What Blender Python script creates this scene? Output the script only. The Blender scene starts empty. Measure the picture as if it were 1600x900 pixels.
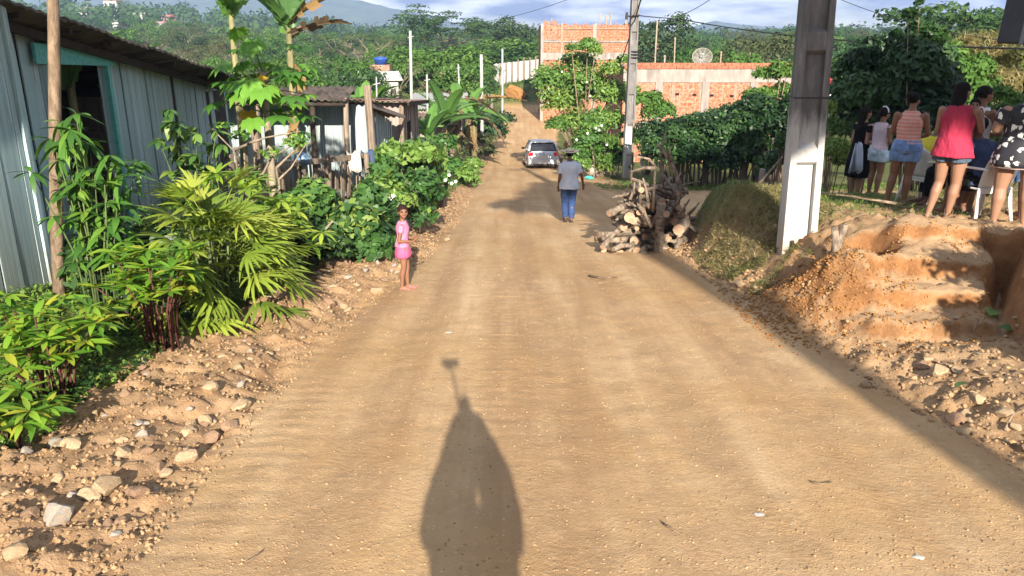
import bpy, bmesh, math, random
import numpy as np
from mathutils import Vector, Matrix, Euler
random.seed(7); rng = np.random.default_rng(7)
PI = math.pi
scene = bpy.context.scene
COL = scene.collection

# ------------------------------------------------------------------ camera, sky, sun, exposure
CAMH = 2.2; PITCH = math.radians(17.5); FPX = 1230.0
cd = bpy.data.cameras.new('camera'); cam = bpy.data.objects.new('camera', cd); COL.objects.link(cam)
cam.location = (0, 0, CAMH); cam.rotation_euler = (PI/2 - PITCH, 0, 0)
cd.sensor_width = 36; cd.lens = FPX/1600*36; cd.clip_start = 0.05; cd.clip_end = 30000
scene.camera = cam
SUN_EL = math.radians(22.7); SUN_AZ = math.radians(4.9)      # the sun stands behind the camera, a little to the right
sdir = Vector((math.sin(SUN_AZ)*math.cos(SUN_EL), -math.cos(SUN_AZ)*math.cos(SUN_EL), math.sin(SUN_EL)))
sl = bpy.data.lights.new('sun', 'SUN'); sun = bpy.data.objects.new('sun', sl); COL.objects.link(sun)
sl.energy = 5.0; sl.angle = math.radians(0.5); sl.color = (1.0, 0.90, 0.76)
sun.rotation_euler = sdir.to_track_quat('Z', 'Y').to_euler(); sun.location = (10, -60, 60)
world = bpy.data.worlds.new('World'); scene.world = world; world.use_nodes = True
wn = world.node_tree; wn.nodes.clear()
def N(nt, t, **kw):
    n = nt.nodes.new(t)
    for k, v in kw.items(): setattr(n, k, v)
    return n
sky = N(wn, 'ShaderNodeTexSky', sky_type='NISHITA', sun_disc=False)
sky.sun_elevation = SUN_EL; sky.sun_rotation = math.radians(180) - SUN_AZ; sky.air_density = 1.0; sky.dust_density = 1.2
bg1 = N(wn, 'ShaderNodeBackground'); bg1.inputs[1].default_value = 0.075
hs = N(wn, 'ShaderNodeHueSaturation'); hs.inputs['Saturation'].default_value = 0.9
wn.links.new(sky.outputs[0], hs.inputs['Color']); wn.links.new(hs.outputs[0], bg1.inputs[0])
geo = N(wn, 'ShaderNodeTexCoord'); mp = N(wn, 'ShaderNodeMapping'); mp.inputs['Scale'].default_value = (1, 1, 4.5)
mp.inputs['Location'].default_value = (0.9, 0.2, 0.4)
wn.links.new(geo.outputs['Generated'], mp.inputs[0])
nz = N(wn, 'ShaderNodeTexNoise'); nz.inputs['Scale'].default_value = 4.2; nz.inputs['Detail'].default_value = 8; nz.inputs['Roughness'].default_value = 0.55
wn.links.new(mp.outputs[0], nz.inputs[0])
cr = N(wn, 'ShaderNodeValToRGB'); cr.color_ramp.elements[0].position = 0.34; cr.color_ramp.elements[1].position = 0.50
wn.links.new(nz.outputs[0], cr.inputs[0])
nz2 = N(wn, 'ShaderNodeTexNoise'); nz2.inputs['Scale'].default_value = 6; nz2.inputs['Detail'].default_value = 6
wn.links.new(mp.outputs[0], nz2.inputs[0])
cr2 = N(wn, 'ShaderNodeValToRGB')
cr2.color_ramp.elements[0].position = 0.42; cr2.color_ramp.elements[0].color = (0.13, 0.17, 0.30, 1)
cr2.color_ramp.elements[1].position = 0.58; cr2.color_ramp.elements[1].color = (0.92, 0.93, 0.97, 1)
wn.links.new(nz2.outputs[0], cr2.inputs[0])
bg2 = N(wn, 'ShaderNodeBackground'); bg2.inputs[1].default_value = 0.50
wn.links.new(cr2.outputs[0], bg2.inputs[0])
mx = N(wn, 'ShaderNodeMixShader'); wo = N(wn, 'ShaderNodeOutputWorld')
wn.links.new(cr.outputs[0], mx.inputs[0]); wn.links.new(bg1.outputs[0], mx.inputs[1]); wn.links.new(bg2.outputs[0], mx.inputs[2]); wn.links.new(mx.outputs[0], wo.inputs[0])
scene.view_settings.view_transform = 'Standard'; scene.view_settings.look = 'None'; scene.view_settings.gamma = 1.0
scene.view_settings.exposure = 1.55
scene.render.engine = 'CYCLES'
try:
    scene.cycles.max_bounces = 6; scene.cycles.transparent_max_bounces = 6; scene.cycles.volume_bounces = 0
except Exception: pass

# ------------------------------------------------------------------ small maths: a point on the sight line of a survey pixel at forward distance Y
def P(px, py, Y):
    u = px-800; v = 450-py
    d = Vector((u, FPX*math.cos(PITCH)+v*math.sin(PITCH), -FPX*math.sin(PITCH)+v*math.cos(PITCH)))
    return Vector((0, 0, CAMH)) + d*(Y/d.y)

_T = rng.random((256, 256))
def vnoise(x, y):
    x = np.asarray(x, float); y = np.asarray(y, float)
    xi = np.floor(x).astype(int); yi = np.floor(y).astype(int)
    fx = x-xi; fy = y-yi; fx = fx*fx*(3-2*fx); fy = fy*fy*(3-2*fy)
    a = _T[xi & 255, yi & 255]; b = _T[(xi+1) & 255, yi & 255]; c = _T[xi & 255, (yi+1) & 255]; d = _T[(xi+1) & 255, (yi+1) & 255]
    return (a*(1-fx)+b*fx)*(1-fy)+(c*(1-fx)+d*fx)*fy
def fbm(x, y, o=4):
    s = 0; a = .5; t = 0
    for k in range(o):
        s = s+a*vnoise(x*2**k+17.3*k, y*2**k+5.1*k); t += a; a *= .5
    return s/t
def sst(a, b, x):
    t = np.clip((np.asarray(x, float)-a)/(b-a), 0, 1); return t*t*(3-2*t)

# ------------------------------------------------------------------ terrain
ZY = [-4000, -60, 0, 10, 19, 30, 43, 52, 60, 92, 96.5, 100, 130, 200, 400, 1000, 9000]
ZZ = [60, 5.4, 0, -.92, -2.02, -3.15, -4.45, -4.85, -5.0, -5.05, -2.75, -2.6, -3.4, -4.5, -3, -4, -8]
_yy = np.linspace(-60, 220, 2801); _zz = np.interp(_yy, ZY, ZZ); _k = np.ones(21)/21
_zz[10:-10] = np.convolve(_zz, _k, 'valid')
def zr(y):
    y = np.asarray(y, float)
    return np.where((y > -60) & (y < 219), np.interp(y, _yy, _zz), np.interp(y, ZY, ZZ))
def xl(y): return np.interp(y, [-10, 0, 7, 10, 15.5, 28, 43, 60, 92], [-2.2, -2.1, -2.0, -1.7, -1.35, -1.4, -2.2, -2.0, -1.0])
def xr(y): return np.interp(y, [-10, 0, 4, 6.5, 8, 12.6, 15, 27, 30, 43, 60, 92], [4.0, 3.8, 3.35, 3.05, 2.8, 2.75, 3.0, 4.0, 4.0, 3.1, 3.4, 6])
def terrain(x, y, fine=True):
    x = np.asarray(x, float); y = np.asarray(y, float)
    z = zr(y)
    L = xl(y); R = xr(y)
    # left: rubble berm and the house strip
    near = 1-sst(60, 90, y)
    b = sst(0.0, .5, L-x)*(1-sst(1.1, 1.7, L-x))
    z = z+near*(.13*b+.28*sst(1.2, 3.0, L-x)*(1-sst(20, 30, y))+.15*sst(1.0, 3.0, L-x))
    # right bank
    bank = (1-sst(14.0, 17.2, y+.35*(x-4)))*(1-sst(60, 75, -y))
    xe = np.interp(y, [0, 6.2, 7.0, 8.2, 8.8, 10.4, 12, 14, 16], [4.15, 4.2, 4.52, 5.15, 2.55, 2.6, 2.85, 3.0, 3.3])
    wd = np.interp(y, [0, 6.2, 7.0, 8.2, 8.8, 10.4, 12, 14, 16], [.8, .6, .3, .5, 1.9, 1.6, .7, .7, 1.1])
    top = 1.05+.05*np.sin(x*.9)
    prof = sst(0, 1, (x-xe)/wd)
    zb = top*prof
    # fresh soil spill between the road and the cut steps
    sp = np.exp(-(((x-3.35)/.55)**2+((y-8.35)/.7)**2))*.33+np.exp(-(((x-3.72)/.42)**2+((y-7.95)/.5)**2))*.42
    apron = .26*sst(0, .8, x-R)*(1-sst(12, 15, y))
    zb = np.maximum(zb, sp+apron*.9)
    z1 = z+bank*zb
    # steps cut in the bank
    yp = y+.26*(x-4.1-.5*(y-7.4))+.10*(fbm(x*2.6, y*1.0)-.5)+.04*(fbm(x*12, y*4)-.5)
    def rs(c): return sst(c-.06, c+.05, yp)
    zs = -.46+.14*rs(6.95)+.16*rs(7.35)+.15*rs(7.8)+.15*rs(8.42)+.13*sst(6.9, 8.5, y)
    zs = zs+.07*(fbm(x*4, y*5)-.5)+.035*(fbm(x*15, y*15, 3)-.5)-.03*sst(.0, .3, np.abs(x-4.4)-.2)
    xs_ = x-.5*(y-7); w = sst(3.22, 3.60, xs_+.06*np.sin(y*9))*(1-sst(4.48, 4.66, xs_+.05*np.sin(y*7)))*sst(6.3, 6.8, y)*(1-sst(8.7, 9.0, y))
    z1 = z1*(1-w)+zs*w
    # small grassy hump at the end of the bank
    z1 = z1+.22*np.exp(-(((x-3.6)/.8)**2+((y-12.4)/1.5)**2))
    # side of valley far away: wooded hill to the left, soft swells
    far = sst(95, 160, y)
    z1 = z1+far*(18*sst(30, 260, -x)*sst(140, 520, y)+6*(fbm(x/90, y/90)-.5)+5*sst(80, 300, x)*sst(150, 500, y))
    z1 = z1+sst(20, 60, x)*(1-far)*.6-sst(12, 40, -x)*(1-far)*1.0*sst(15, 50, y)
    # bank behind the road's end
    if fine:
        onroad = sst(-.1, .25, x-L)*(1-sst(-.2, .15, x-R))
        onroad = np.maximum(onroad, sst(16.3, 17.5, y)*(1-sst(27, 28.5, y))*sst(2, 3, x))
        rough = (1-onroad)*(1-sst(40, 80, y))
        z1 = z1+.012*onroad*(fbm(x*2.2, y*.7, 3)-.5)*2*(1-sst(30, 50, y))
        # tyre ruts and the cleat marks of the grader
        for c, wdt in ((-1.15, .22), (.35, .25), (1.2, .2), (2.35, .25)):
            z1 = z1-.016*np.exp(-((x-c-.12*np.sin(y*.23+c))/wdt)**2)*onroad*1.2
        cl = np.exp(-((x-L-.38)/.30)**2)*np.clip(np.sin(y*2*PI/.17+3*np.abs(x-L-.38)+9*fbm(x*1.3, y*1.5))*1.3-.3+.8*(fbm(x*7, y*5)-.5), 0, 1)
        z1 = z1-.009*cl*sst(.42, .6, fbm(x*.7+9, y*.5))*(1-sst(14, 20, y))
        cl2 = np.exp(-((x+.15)/.3)**2)*np.clip(np.sin(y*2*PI/.15), 0, 1)*sst(.5, .66, fbm(x*.6+3, y*.35))
        z1 = z1-.005*cl2*(1-sst(14, 20, y))
        z1 = z1+.016*onroad*(fbm(x*9, y*7, 4)-.5)*(1-sst(14, 22, y))
        z1 = z1+rough*(.16*(fbm(x*2.6, y*2.6, 4)-.5)+.11*(np.abs(fbm(x*6+9, y*6, 4)-.5)*2-.25)*(1-.5*w)+.045*(fbm(x*14, y*14, 3)-.5))
    return z1
def gz(x, y): return float(terrain(np.array([x]), np.array([y]))[0])
def G(px, py):
    t = .5; d = P(px, py, 1)-Vector((0, 0, CAMH))
    ts = np.concatenate([np.arange(2, 60, .02), np.arange(60, 400, .2)])
    h = CAMH+d.z*ts - terrain(d.x*ts, ts)
    i = int(np.argmax(h < 0)); t = ts[i] if h[i] < 0 else 400
    return Vector((d.x*t, t, gz(d.x*t, t)))
def on(x, y, dz=0): return Vector((x, y, gz(x, y)+dz))

# ------------------------------------------------------------------ object helpers
def tag(o, label=None, cat=None, group=None, kind=None):
    if label: o['label'] = label
    if cat: o['category'] = cat
    if group: o['group'] = group
    if kind: o['kind'] = kind
    return o
def thing(name, label, cat, loc=(0, 0, 0), rz=0, group=None):
    o = bpy.data.objects.new(name, None); COL.objects.link(o); o.location = loc; o.rotation_euler = (0, 0, rz); o.empty_display_size = .2
    return tag(o, label, cat, group)
def link(name, me, parent=None, mat=None):
    if mat is not None:
        me.materials.clear()
        for m in (mat if isinstance(mat, (list, tuple)) else [mat]): me.materials.append(m)
    o = bpy.data.objects.new(name, me); COL.objects.link(o)
    if parent: o.parent = parent
    return o
def copy_tree(o, parent=None):
    c = o.copy(); COL.objects.link(c)
    if parent: c.parent = parent
    for ch in list(o.children): copy_tree(ch, c)
    return c

class MB:
    """collects vertices and faces"""
    def __init__(s): s.v = []; s.f = []; s.m = []
    def add(s, v, f, m=0):
        n = len(s.v); s.v += [tuple(p) for p in v]; s.f += [tuple(i+n for i in q) for q in f]; s.m += [m]*len(f)
    def box(s, c, size, rot=None, m=0, taper=1.0):
        x, y, z = [k/2 for k in size]; R = rot or Matrix.Identity(3)
        vs = []
        for sz in (-1, 1):
            t = taper if sz > 0 else 1
            for sx, sy in ((-1, -1), (1, -1), (1, 1), (-1, 1)): vs.append(Vector(c)+R@Vector((sx*x*t, sy*y*t, sz*z)))
        s.add(vs, [(3, 2, 1, 0), (4, 5, 6, 7), (0, 1, 5, 4), (1, 2, 6, 5), (2, 3, 7, 6), (3, 0, 4, 7)], m)
    def tube(s, pts, rad, n=8, m=0, cap=True, flat=1.0):
        pts = [Vector(p) for p in pts]; k = len(pts)
        if not isinstance(rad, (list, tuple)): rad = [rad]*k
        up = None; base = len(s.v); vs = []; fs = []
        for i, p in enumerate(pts):
            d = (pts[min(i+1, k-1)]-pts[max(i-1, 0)])
            if d.length < 1e-9: d = Vector((0, 0, 1))
            d.normalize()
            if up is None:
                up = Vector((1, 0, 0)) if abs(d.x) < .9 else Vector((0, 1, 0))
            a = (up-d*up.dot(d)); a.normalize(); b = d.cross(a); up = a
            for j in range(n):
                t = 2*PI*j/n; vs.append(p+a*math.cos(t)*rad[i]+b*math.sin(t)*rad[i]*flat)
        for i in range(k-1):
            for j in range(n): fs.append((i*n+j, i*n+(j+1) % n, (i+1)*n+(j+1) % n, (i+1)*n+j))
        if cap: fs.append(tuple(reversed(range(n)))); fs.append(tuple(range((k-1)*n, k*n)))
        s.add(vs, fs, m)
    def rings(s, rings, n=16, m=0):
        """rings: (centre, rx, ry) stacked, each in the plane z = const; closed at both ends"""
        vs = []; fs = []; k = len(rings)
        for c, rx, ry in rings:
            for j in range(n):
                t = 2*PI*j/n; vs.append((c[0]+rx*math.cos(t), c[1]+ry*math.sin(t), c[2]))
        for i in range(k-1):
            for j in range(n): fs.append((i*n+j, i*n+(j+1) % n, (i+1)*n+(j+1) % n, (i+1)*n+j))
        fs.append(tuple(reversed(range(n)))); fs.append(tuple(range((k-1)*n, k*n)))
        s.add(vs, fs, m)
    def ball(s, c, r, nu=12, nv=8, m=0, rot=None):
        if not isinstance(r, (list, tuple)): r = (r, r, r)
        R = rot or Matrix.Identity(3); vs = []; fs = []
        for i in range(1, nv):
            ph = PI*i/nv
            for j in range(nu):
                th = 2*PI*j/nu
                vs.append(Vector(c)+R@Vector((r[0]*math.sin(ph)*math.cos(th), r[1]*math.sin(ph)*math.sin(th), -r[2]*math.cos(ph))))
        b = len(vs); vs.append(Vector(c)+R@Vector((0, 0, -r[2]))); vs.append(Vector(c)+R@Vector((0, 0, r[2])))
        for i in range(nv-2):
            for j in range(nu): fs.append((i*nu+j, i*nu+(j+1) % nu, (i+1)*nu+(j+1) % nu, (i+1)*nu+j))
        for j in range(nu):
            fs.append((b, (j+1) % nu, j)); fs.append((b+1, (nv-2)*nu+j, (nv-2)*nu+(j+1) % nu))
        s.add(vs, fs, m)
    def cap(s, a, b, ra, rb, n=10, flat=1.0, m=0):
        """tapered capsule"""
        a = Vector(a); b = Vector(b); d = b-a; L = d.length
        if L < 1e-6: s.ball(a, ra, m=m); return
        d.normalize(); pts = []; rad = []
        for t in (-85, -55, -25): pts.append(a+d*ra*math.sin(math.radians(t))); rad.append(ra*math.cos(math.radians(t)))
        pts.append(a); rad.append(ra); pts.append(b); rad.append(rb)
        for t in (25, 55, 85): pts.append(b+d*rb*math.sin(math.radians(t))); rad.append(rb*math.cos(math.radians(t)))
        s.tube(pts, rad, n, m, True, flat)
    def mesh(s, name='mesh', smooth=False):
        me = bpy.data.meshes.new(name); me.from_pydata(s.v, [], s.f)
        me.polygons.foreach_set('material_index', s.m)
        if smooth: me.polygons.foreach_set('use_smooth', [True]*len(s.f))
        me.update(); return me
    def build(s, name, mat, parent=None, smooth=False): return link(name, s.mesh(name, smooth), parent, mat)

def npmesh(name, v, f, smooth=False, tint=None):
    """fast mesh from numpy arrays, faces all the same size"""
    me = bpy.data.meshes.new(name); v = np.asarray(v, np.float32); f = np.asarray(f, np.int32); k = f.shape[1]
    me.vertices.add(len(v)); me.vertices.foreach_set('co', v.ravel())
    me.loops.add(f.size); me.loops.foreach_set('vertex_index', f.ravel())
    me.polygons.add(len(f)); me.polygons.foreach_set('loop_start', np.arange(0, f.size, k, dtype=np.int32))
    try: me.polygons.foreach_set('loop_total', np.full(len(f), k, np.int32))
    except Exception: pass
    me.polygons.foreach_set('use_smooth', np.full(len(f), smooth, bool))
    if tint is not None:
        a = me.attributes.new('tint', 'FLOAT', 'POINT'); a.data.foreach_set('value', np.asarray(tint, np.float32))
    me.update(calc_edges=True); me.validate(); return me

# ------------------------------------------------------------------ materials
class NT:
    def __init__(s, m): s.nt = m.node_tree; s.nt.nodes.clear()
    def n(s, t, ins={}, **kw):
        o = s.nt.nodes.new(t)
        for k, v in kw.items(): setattr(o, k, v)
        for k, v in ins.items(): s.set(o.inputs[k], v)
        return o
    def set(s, sock, v):
        if hasattr(v, 'is_output') or isinstance(v, bpy.types.NodeSocket): s.nt.links.new(v, sock)
        elif isinstance(v, (tuple, list)) and len(v) == 3 and sock.type == 'RGBA': sock.default_value = (*v, 1)
        else: sock.default_value = v
    def noise(s, vec, scale, detail=4, rough=.55): return s.n('ShaderNodeTexNoise', {'Vector': vec, 'Scale': scale, 'Detail': detail, 'Roughness': rough}).outputs[0]
    def ramp(s, fac, stops):
        r = s.n('ShaderNodeValToRGB', {'Fac': fac}); e = r.color_ramp.elements
        while len(e) < len(stops): e.new(.5)
        for i, (p, c) in enumerate(stops): e[i].position = p; e[i].color = (*c, 1) if isinstance(c, tuple) else (c, c, c, 1)
        return r.outputs[0]
    def mix(s, f, a, b, mode='MIX'):
        r = s.n('ShaderNodeMix', data_type='RGBA', blend_type=mode); s.set(r.inputs[0], f); s.set(r.inputs[6], a); s.set(r.inputs[7], b); return r.outputs[2]
    def math(s, op, a, b=0.0): return s.n('ShaderNodeMath', {0: a, 1: b}, operation=op).outputs[0]
    def map(s, vec, scale=(1, 1, 1), loc=(0, 0, 0), rot=(0, 0, 0)): return s.n('ShaderNodeMapping', {'Vector': vec, 'Scale': scale, 'Location': loc, 'Rotation': rot}).outputs[0]
    def bump(s, h, strength=.5, dist=.01): return s.n('ShaderNodeBump', {'Height': h, 'Strength': strength, 'Distance': dist}).outputs[0]
    def out(s, sh): s.n('ShaderNodeOutputMaterial', {'Surface': sh})
def newmat(name):
    m = bpy.data.materials.new(name); m.use_nodes = True; return m, NT(m)

def simple(name, c, rough=.8, var=.25, scale=8, bump=.3, bs=None, metal=0, stretch=(1, 1, 1), c2=None, dist=.01, spec=.4, dirt=None):
    m, t = newmat(name); tc = t.n('ShaderNodeTexCoord').outputs['Object']
    info = t.n('ShaderNodeObjectInfo').outputs['Random']
    off = t.n('ShaderNodeVectorMath', {0: tc}, operation='ADD'); cmb = t.n('ShaderNodeCombineXYZ', {0: t.math('MULTIPLY', info, 37.0), 1: t.math('MULTIPLY', info, 11.0), 2: 0.0}); t.set(off.inputs[1], cmb.outputs[0])
    v = t.map(off.outputs[0], stretch)
    n1 = t.noise(v, scale, 6, .6); n2 = t.noise(v, scale*5, 4)
    dk = tuple(k*(1-var) for k in c); lt = c2 or tuple(min(1, k*(1+var)) for k in c)
    base = t.ramp(n1, [(.32, dk), (.68, lt)])
    base = t.mix(t.math('MULTIPLY', t.math('SUBTRACT', info, .5), .5*var*2), base, (0, 0, 0)) if False else base
    br = t.n('ShaderNodeHueSaturation', {'Color': base, 'Value': t.math('ADD', t.math('MULTIPLY', info, var*.8), 1-var*.4)}).outputs[0]
    if dirt:
        dn = t.ramp(t.noise(t.map(v, (1, 1, 1), (5, 3, 1)), scale*.6, 6, .7), [(.48, 0.0), (.66, 1.0)]); br = t.mix(dn, br, dirt)
    b = t.n('ShaderNodeBsdfPrincipled', {'Base Color': br, 'Roughness': rough, 'Metallic': metal, 'Specular IOR Level': spec})
    if bump: t.set(b.inputs['Normal'], t.bump(t.mix(.5, n1, n2), bump, dist))
    t.out(b.outputs[0]); return m

def leafmat(name, stops, trans=.35, rough=.45, spec=.35):
    """stops: colours from the darkest leaf to the yellowest, chosen per leaf"""
    m, t = newmat(name)
    at = t.n('ShaderNodeAttribute', attribute_name='tint').outputs['Fac']; info = t.n('ShaderNodeObjectInfo').outputs['Random']
    tc = t.n('ShaderNodeTexCoord').outputs['Object']
    f = t.math('FRACT', t.math('ADD', at, t.math('MULTIPLY', info, .999)))
    f2 = t.math('ADD', t.math('MULTIPLY', f, .8), t.math('MULTIPLY', t.noise(tc, 1.3, 3), .25))
    k = len(stops)-1
    c = t.ramp(f2, [(i/k, s) for i, s in enumerate(stops)])
    b = t.n('ShaderNodeBsdfPrincipled', {'Base Color': c, 'Roughness': rough, 'Specular IOR Level': spec})
    tr = t.n('ShaderNodeBsdfTranslucent', {'Color': t.mix(1.0, c, (1.0, 1.0, .35), 'MULTIPLY')})
    mixs = t.n('ShaderNodeMixShader', {0: trans, 1: b.outputs[0], 2: tr.outputs[0]})
    t.out(mixs.outputs[0]); return m
# ------------------------------------------------------------------ the materials of the place
M = {}
def ground_mat():
    m, t = newmat('earth'); pos = t.n('ShaderNodeNewGeometry').outputs['Position']
    zone = t.n('ShaderNodeVertexColor', layer_name='zone').outputs[0]; sp = t.n('ShaderNodeSeparateColor', {0: zone})
    road, orange, green = sp.outputs[0], sp.outputs[1], sp.outputs[2]
    big = t.noise(pos, .55, 5, .6); mid = t.noise(pos, 3.5, 6, .65); fine = t.noise(pos, 22, 6, .7); grit = t.noise(pos, 90, 3, .7)
    streak = t.noise(t.map(pos, (2.2, .16, 1)), 1.0, 5, .6)
    streak2 = t.noise(t.map(pos, (9, .5, 1), (3, 1, 0)), 1.0, 4, .6)
    # packed road earth: tan with darker and redder bands where wheels ran
    c = t.ramp(streak, [(.34, (.36, .228, .122)), (.5, (.475, .32, .175)), (.68, (.55, .395, .232))])
    c = t.mix(t.math('MULTIPLY', t.ramp(big, [(.4, 0.0), (.62, 1.0)]), .6), c, (.40, .24, .10))
    trk = t.n('ShaderNodeVertexColor', layer_name='zone').outputs[1]; c = t.mix(t.math('MULTIPLY', trk, t.ramp(mid, [(.3, .12), (.6, .6)])), c, (.29, .18, .095))
    cleat = t.n('ShaderNodeTexWave', {'Vector': t.map(pos, (1, 1, 1), (0, 0, 0), (0, 0, .35)), 'Scale': 5.2, 'Distortion': 7.0, 'Detail': 3.0, 'Detail Scale': 1.6}, bands_direction='Y').outputs['Fac']
    cleat = t.math('MULTIPLY', t.math('MULTIPLY', cleat, trk), t.ramp(big, [(.47, 0.0), (.58, 1.0)]))
    c = t.mix(t.math('MULTIPLY', t.ramp(streak2, [(.5, 0.0), (.7, 1.0)]), .35), c, (.34, .225, .125))
    c = t.mix(t.math('MULTIPLY', t.ramp(mid, [(.5, 0.0), (.72, 1.0)]), .4), c, (.30, .20, .11))
    c = t.mix(t.math('MULTIPLY', t.ramp(fine, [(.58, 0.0), (.72, 1.0)]), .45), c, (.66, .53, .36))
    c = t.mix(t.math('MULTIPLY', t.ramp(fine, [(.28, 1.0), (.40, 0.0)]), .4), c, (.22, .13, .065))
    vo = t.n('ShaderNodeTexVoronoi', {'Vector': pos, 'Scale': 26.0}); spk = t.ramp(vo.outputs['Distance'], [(.10, 1.0), (.16, 0.0)])
    spk = t.math('MULTIPLY', spk, t.ramp(t.n('ShaderNodeSeparateColor', {0: vo.outputs['Color']}).outputs[0], [(.78, 0.0), (.8, 1.0)]))
    c = t.mix(t.math('MULTIPLY', spk, .8), c, (.66, .57, .44))
    # loose verge soil
    v = t.ramp(mid, [(.3, (.18, .10, .05)), (.5, (.31, .195, .105)), (.7, (.41, .27, .155))])
    v = t.mix(t.math('MULTIPLY', t.ramp(fine, [(.5, 0.0), (.7, 1.0)]), .6), v, (.40, .27, .16))
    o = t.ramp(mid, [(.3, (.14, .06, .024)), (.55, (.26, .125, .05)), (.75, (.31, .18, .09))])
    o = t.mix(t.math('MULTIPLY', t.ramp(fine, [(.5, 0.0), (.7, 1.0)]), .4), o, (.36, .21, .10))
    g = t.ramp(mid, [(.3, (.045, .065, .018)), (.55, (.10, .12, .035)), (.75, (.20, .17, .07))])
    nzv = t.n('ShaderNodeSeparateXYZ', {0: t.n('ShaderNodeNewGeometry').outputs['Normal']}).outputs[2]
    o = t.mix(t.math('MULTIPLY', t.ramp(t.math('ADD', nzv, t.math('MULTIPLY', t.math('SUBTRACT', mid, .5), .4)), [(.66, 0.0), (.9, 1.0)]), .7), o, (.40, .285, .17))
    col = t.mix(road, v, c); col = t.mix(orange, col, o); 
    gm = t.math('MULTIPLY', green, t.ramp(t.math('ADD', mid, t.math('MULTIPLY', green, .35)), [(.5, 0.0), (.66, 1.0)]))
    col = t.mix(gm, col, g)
    h = t.math('ADD', t.math('MULTIPLY', fine, .75), t.math('MULTIPLY', grit, .45)); h = t.math('ADD', h, t.math('MULTIPLY', mid, .6)); h = t.math('SUBTRACT', h, t.math('MULTIPLY', cleat, .12))
    h = t.math('ADD', h, t.math('MULTIPLY', spk, .25))
    b = t.n('ShaderNodeBsdfPrincipled', {'Base Color': col, 'Roughness': .95, 'Specular IOR Level': .15, 'Normal': t.bump(h, .7, .024)})
    t.out(b.outputs[0]); return m
M['earth'] = ground_mat()
M['clod'] = simple('clod_earth', (.32, .21, .118), .95, .45, 12, .6, dist=.01, spec=.1)
M['clod_orange'] = simple('clod_orange_earth', (.29, .145, .052), .95, .3, 10, .6, spec=.1)
M['stone'] = simple('pale_sandstone', (.33, .24, .145), .85, .3, 9, .6, c2=(.44, .34, .22), spec=.2, dirt=(.34, .21, .11))
M['stone_grey'] = simple('grey_stone', (.25, .235, .215), .8, .3, 12, .6, c2=(.38, .36, .33), stretch=(1, 3, 1), dirt=(.42, .28, .15))
M['stone_brown'] = simple('brown_stone', (.23, .145, .09), .9, .3, 9, .6)
def paint_wood():
    m, t = newmat('painted_board'); tc = t.n('ShaderNodeTexCoord').outputs['Object']; info = t.n('ShaderNodeObjectInfo').outputs['Random']
    cmb = t.n('ShaderNodeCombineXYZ', {0: t.math('MULTIPLY', info, 37.0), 1: t.math('MULTIPLY', info, 11.0), 2: t.math('MULTIPLY', info, 7.0)})
    o = t.n('ShaderNodeVectorMath', {0: tc, 1: cmb.outputs[0]}, operation='ADD').outputs[0]
    g = t.noise(t.map(o, (14, 14, .9)), 2.2, 6, .65); s = t.noise(t.map(o, (3, 3, .5)), 1.6, 5, .6)
    c = t.ramp(s, [(.3, (.25, .35, .37)), (.5, (.36, .475, .49)), (.72, (.45, .56, .57))])
    c = t.mix(t.math('MULTIPLY', t.ramp(info, [(.45, 0.0), (.9, 1.0)]), .45), c, (.22, .35, .36))
    c = t.mix(t.math('MULTIPLY', t.ramp(g, [(.52, 0.0), (.62, 1.0)]), .5), c, (.14, .16, .16))
    c = t.mix(t.math('MULTIPLY', t.ramp(t.noise(o, 2.4, 7, .75), [(.58, 0.0), (.66, 1.0)]), .7), c, (.17, .13, .09))
    z = t.n('ShaderNodeSeparateXYZ', {0: tc}).outputs[2]
    dirt = t.math('MULTIPLY', t.ramp(z, [(0.0, 1.0), (.4, 0.0)]), t.ramp(s, [(.3, .3), (.6, 1.0)]))
    c = t.mix(t.math('MULTIPLY', dirt, .6), c, (.16, .10, .06))
    b = t.n('ShaderNodeBsdfPrincipled', {'Base Color': c, 'Roughness': .72, 'Specular IOR Level': .25, 'Normal': t.bump(t.mix(.6, g, s), .5, .006)})
    t.out(b.outputs[0]); return m
M['paint'] = paint_wood()
M['paint_light'] = simple('pale_painted_board', (.30, .39, .42), .7, .3, 2, .4, stretch=(9, 9, .7), c2=(.36, .43, .45), dirt=(.13, .12, .10))
M['teal'] = simple('teal_paint', (.10, .36, .34), .6, .2, 3, .3, stretch=(1, 6, 6))
M['oldwood'] = simple('weathered_wood', (.18, .135, .10), .9, .45, 2.2, .7, stretch=(12, 12, .8), c2=(.30, .235, .18), spec=.15)
M['greywood'] = simple('grey_pink_wood', (.25, .20, .18), .9, .35, 2.2, .7, stretch=(10, 10, .8), c2=(.36, .30, .27), spec=.15)
M['darkwood'] = simple('dark_wood', (.035, .025, .02), .9, .4, 4, .5, stretch=(5, 5, 1))
M['paling'] = simple('paling_wood', (.19, .145, .105), .9, .5, 3, .8, stretch=(10, 10, 1), c2=(.31, .25, .185), dirt=(.12, .08, .05))
M['roofdark'] = simple('old_fibre_cement', (.05, .04, .035), .9, .5, 3, .5, c2=(.11, .085, .07))
M['roofrust'] = simple('rusty_sheet', (.16, .085, .055), .85, .5, 3, .4, c2=(.30, .2, .15))
M['bark'] = simple('bark', (.19, .13, .085), .95, .4, 5, .9, stretch=(3, 3, 1), c2=(.30, .22, .15), dirt=(.09, .06, .04), dist=.02)
M['barkpale'] = simple('pale_bark', (.24, .195, .14), .95, .35, 6, .7, stretch=(2, 2, 1))
M['log'] = simple('log_bark', (.18, .13, .095), .95, .5, 9, 1.0, stretch=(2, 2, 1), c2=(.32, .255, .19), dirt=(.07, .05, .035), dist=.02)
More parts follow.
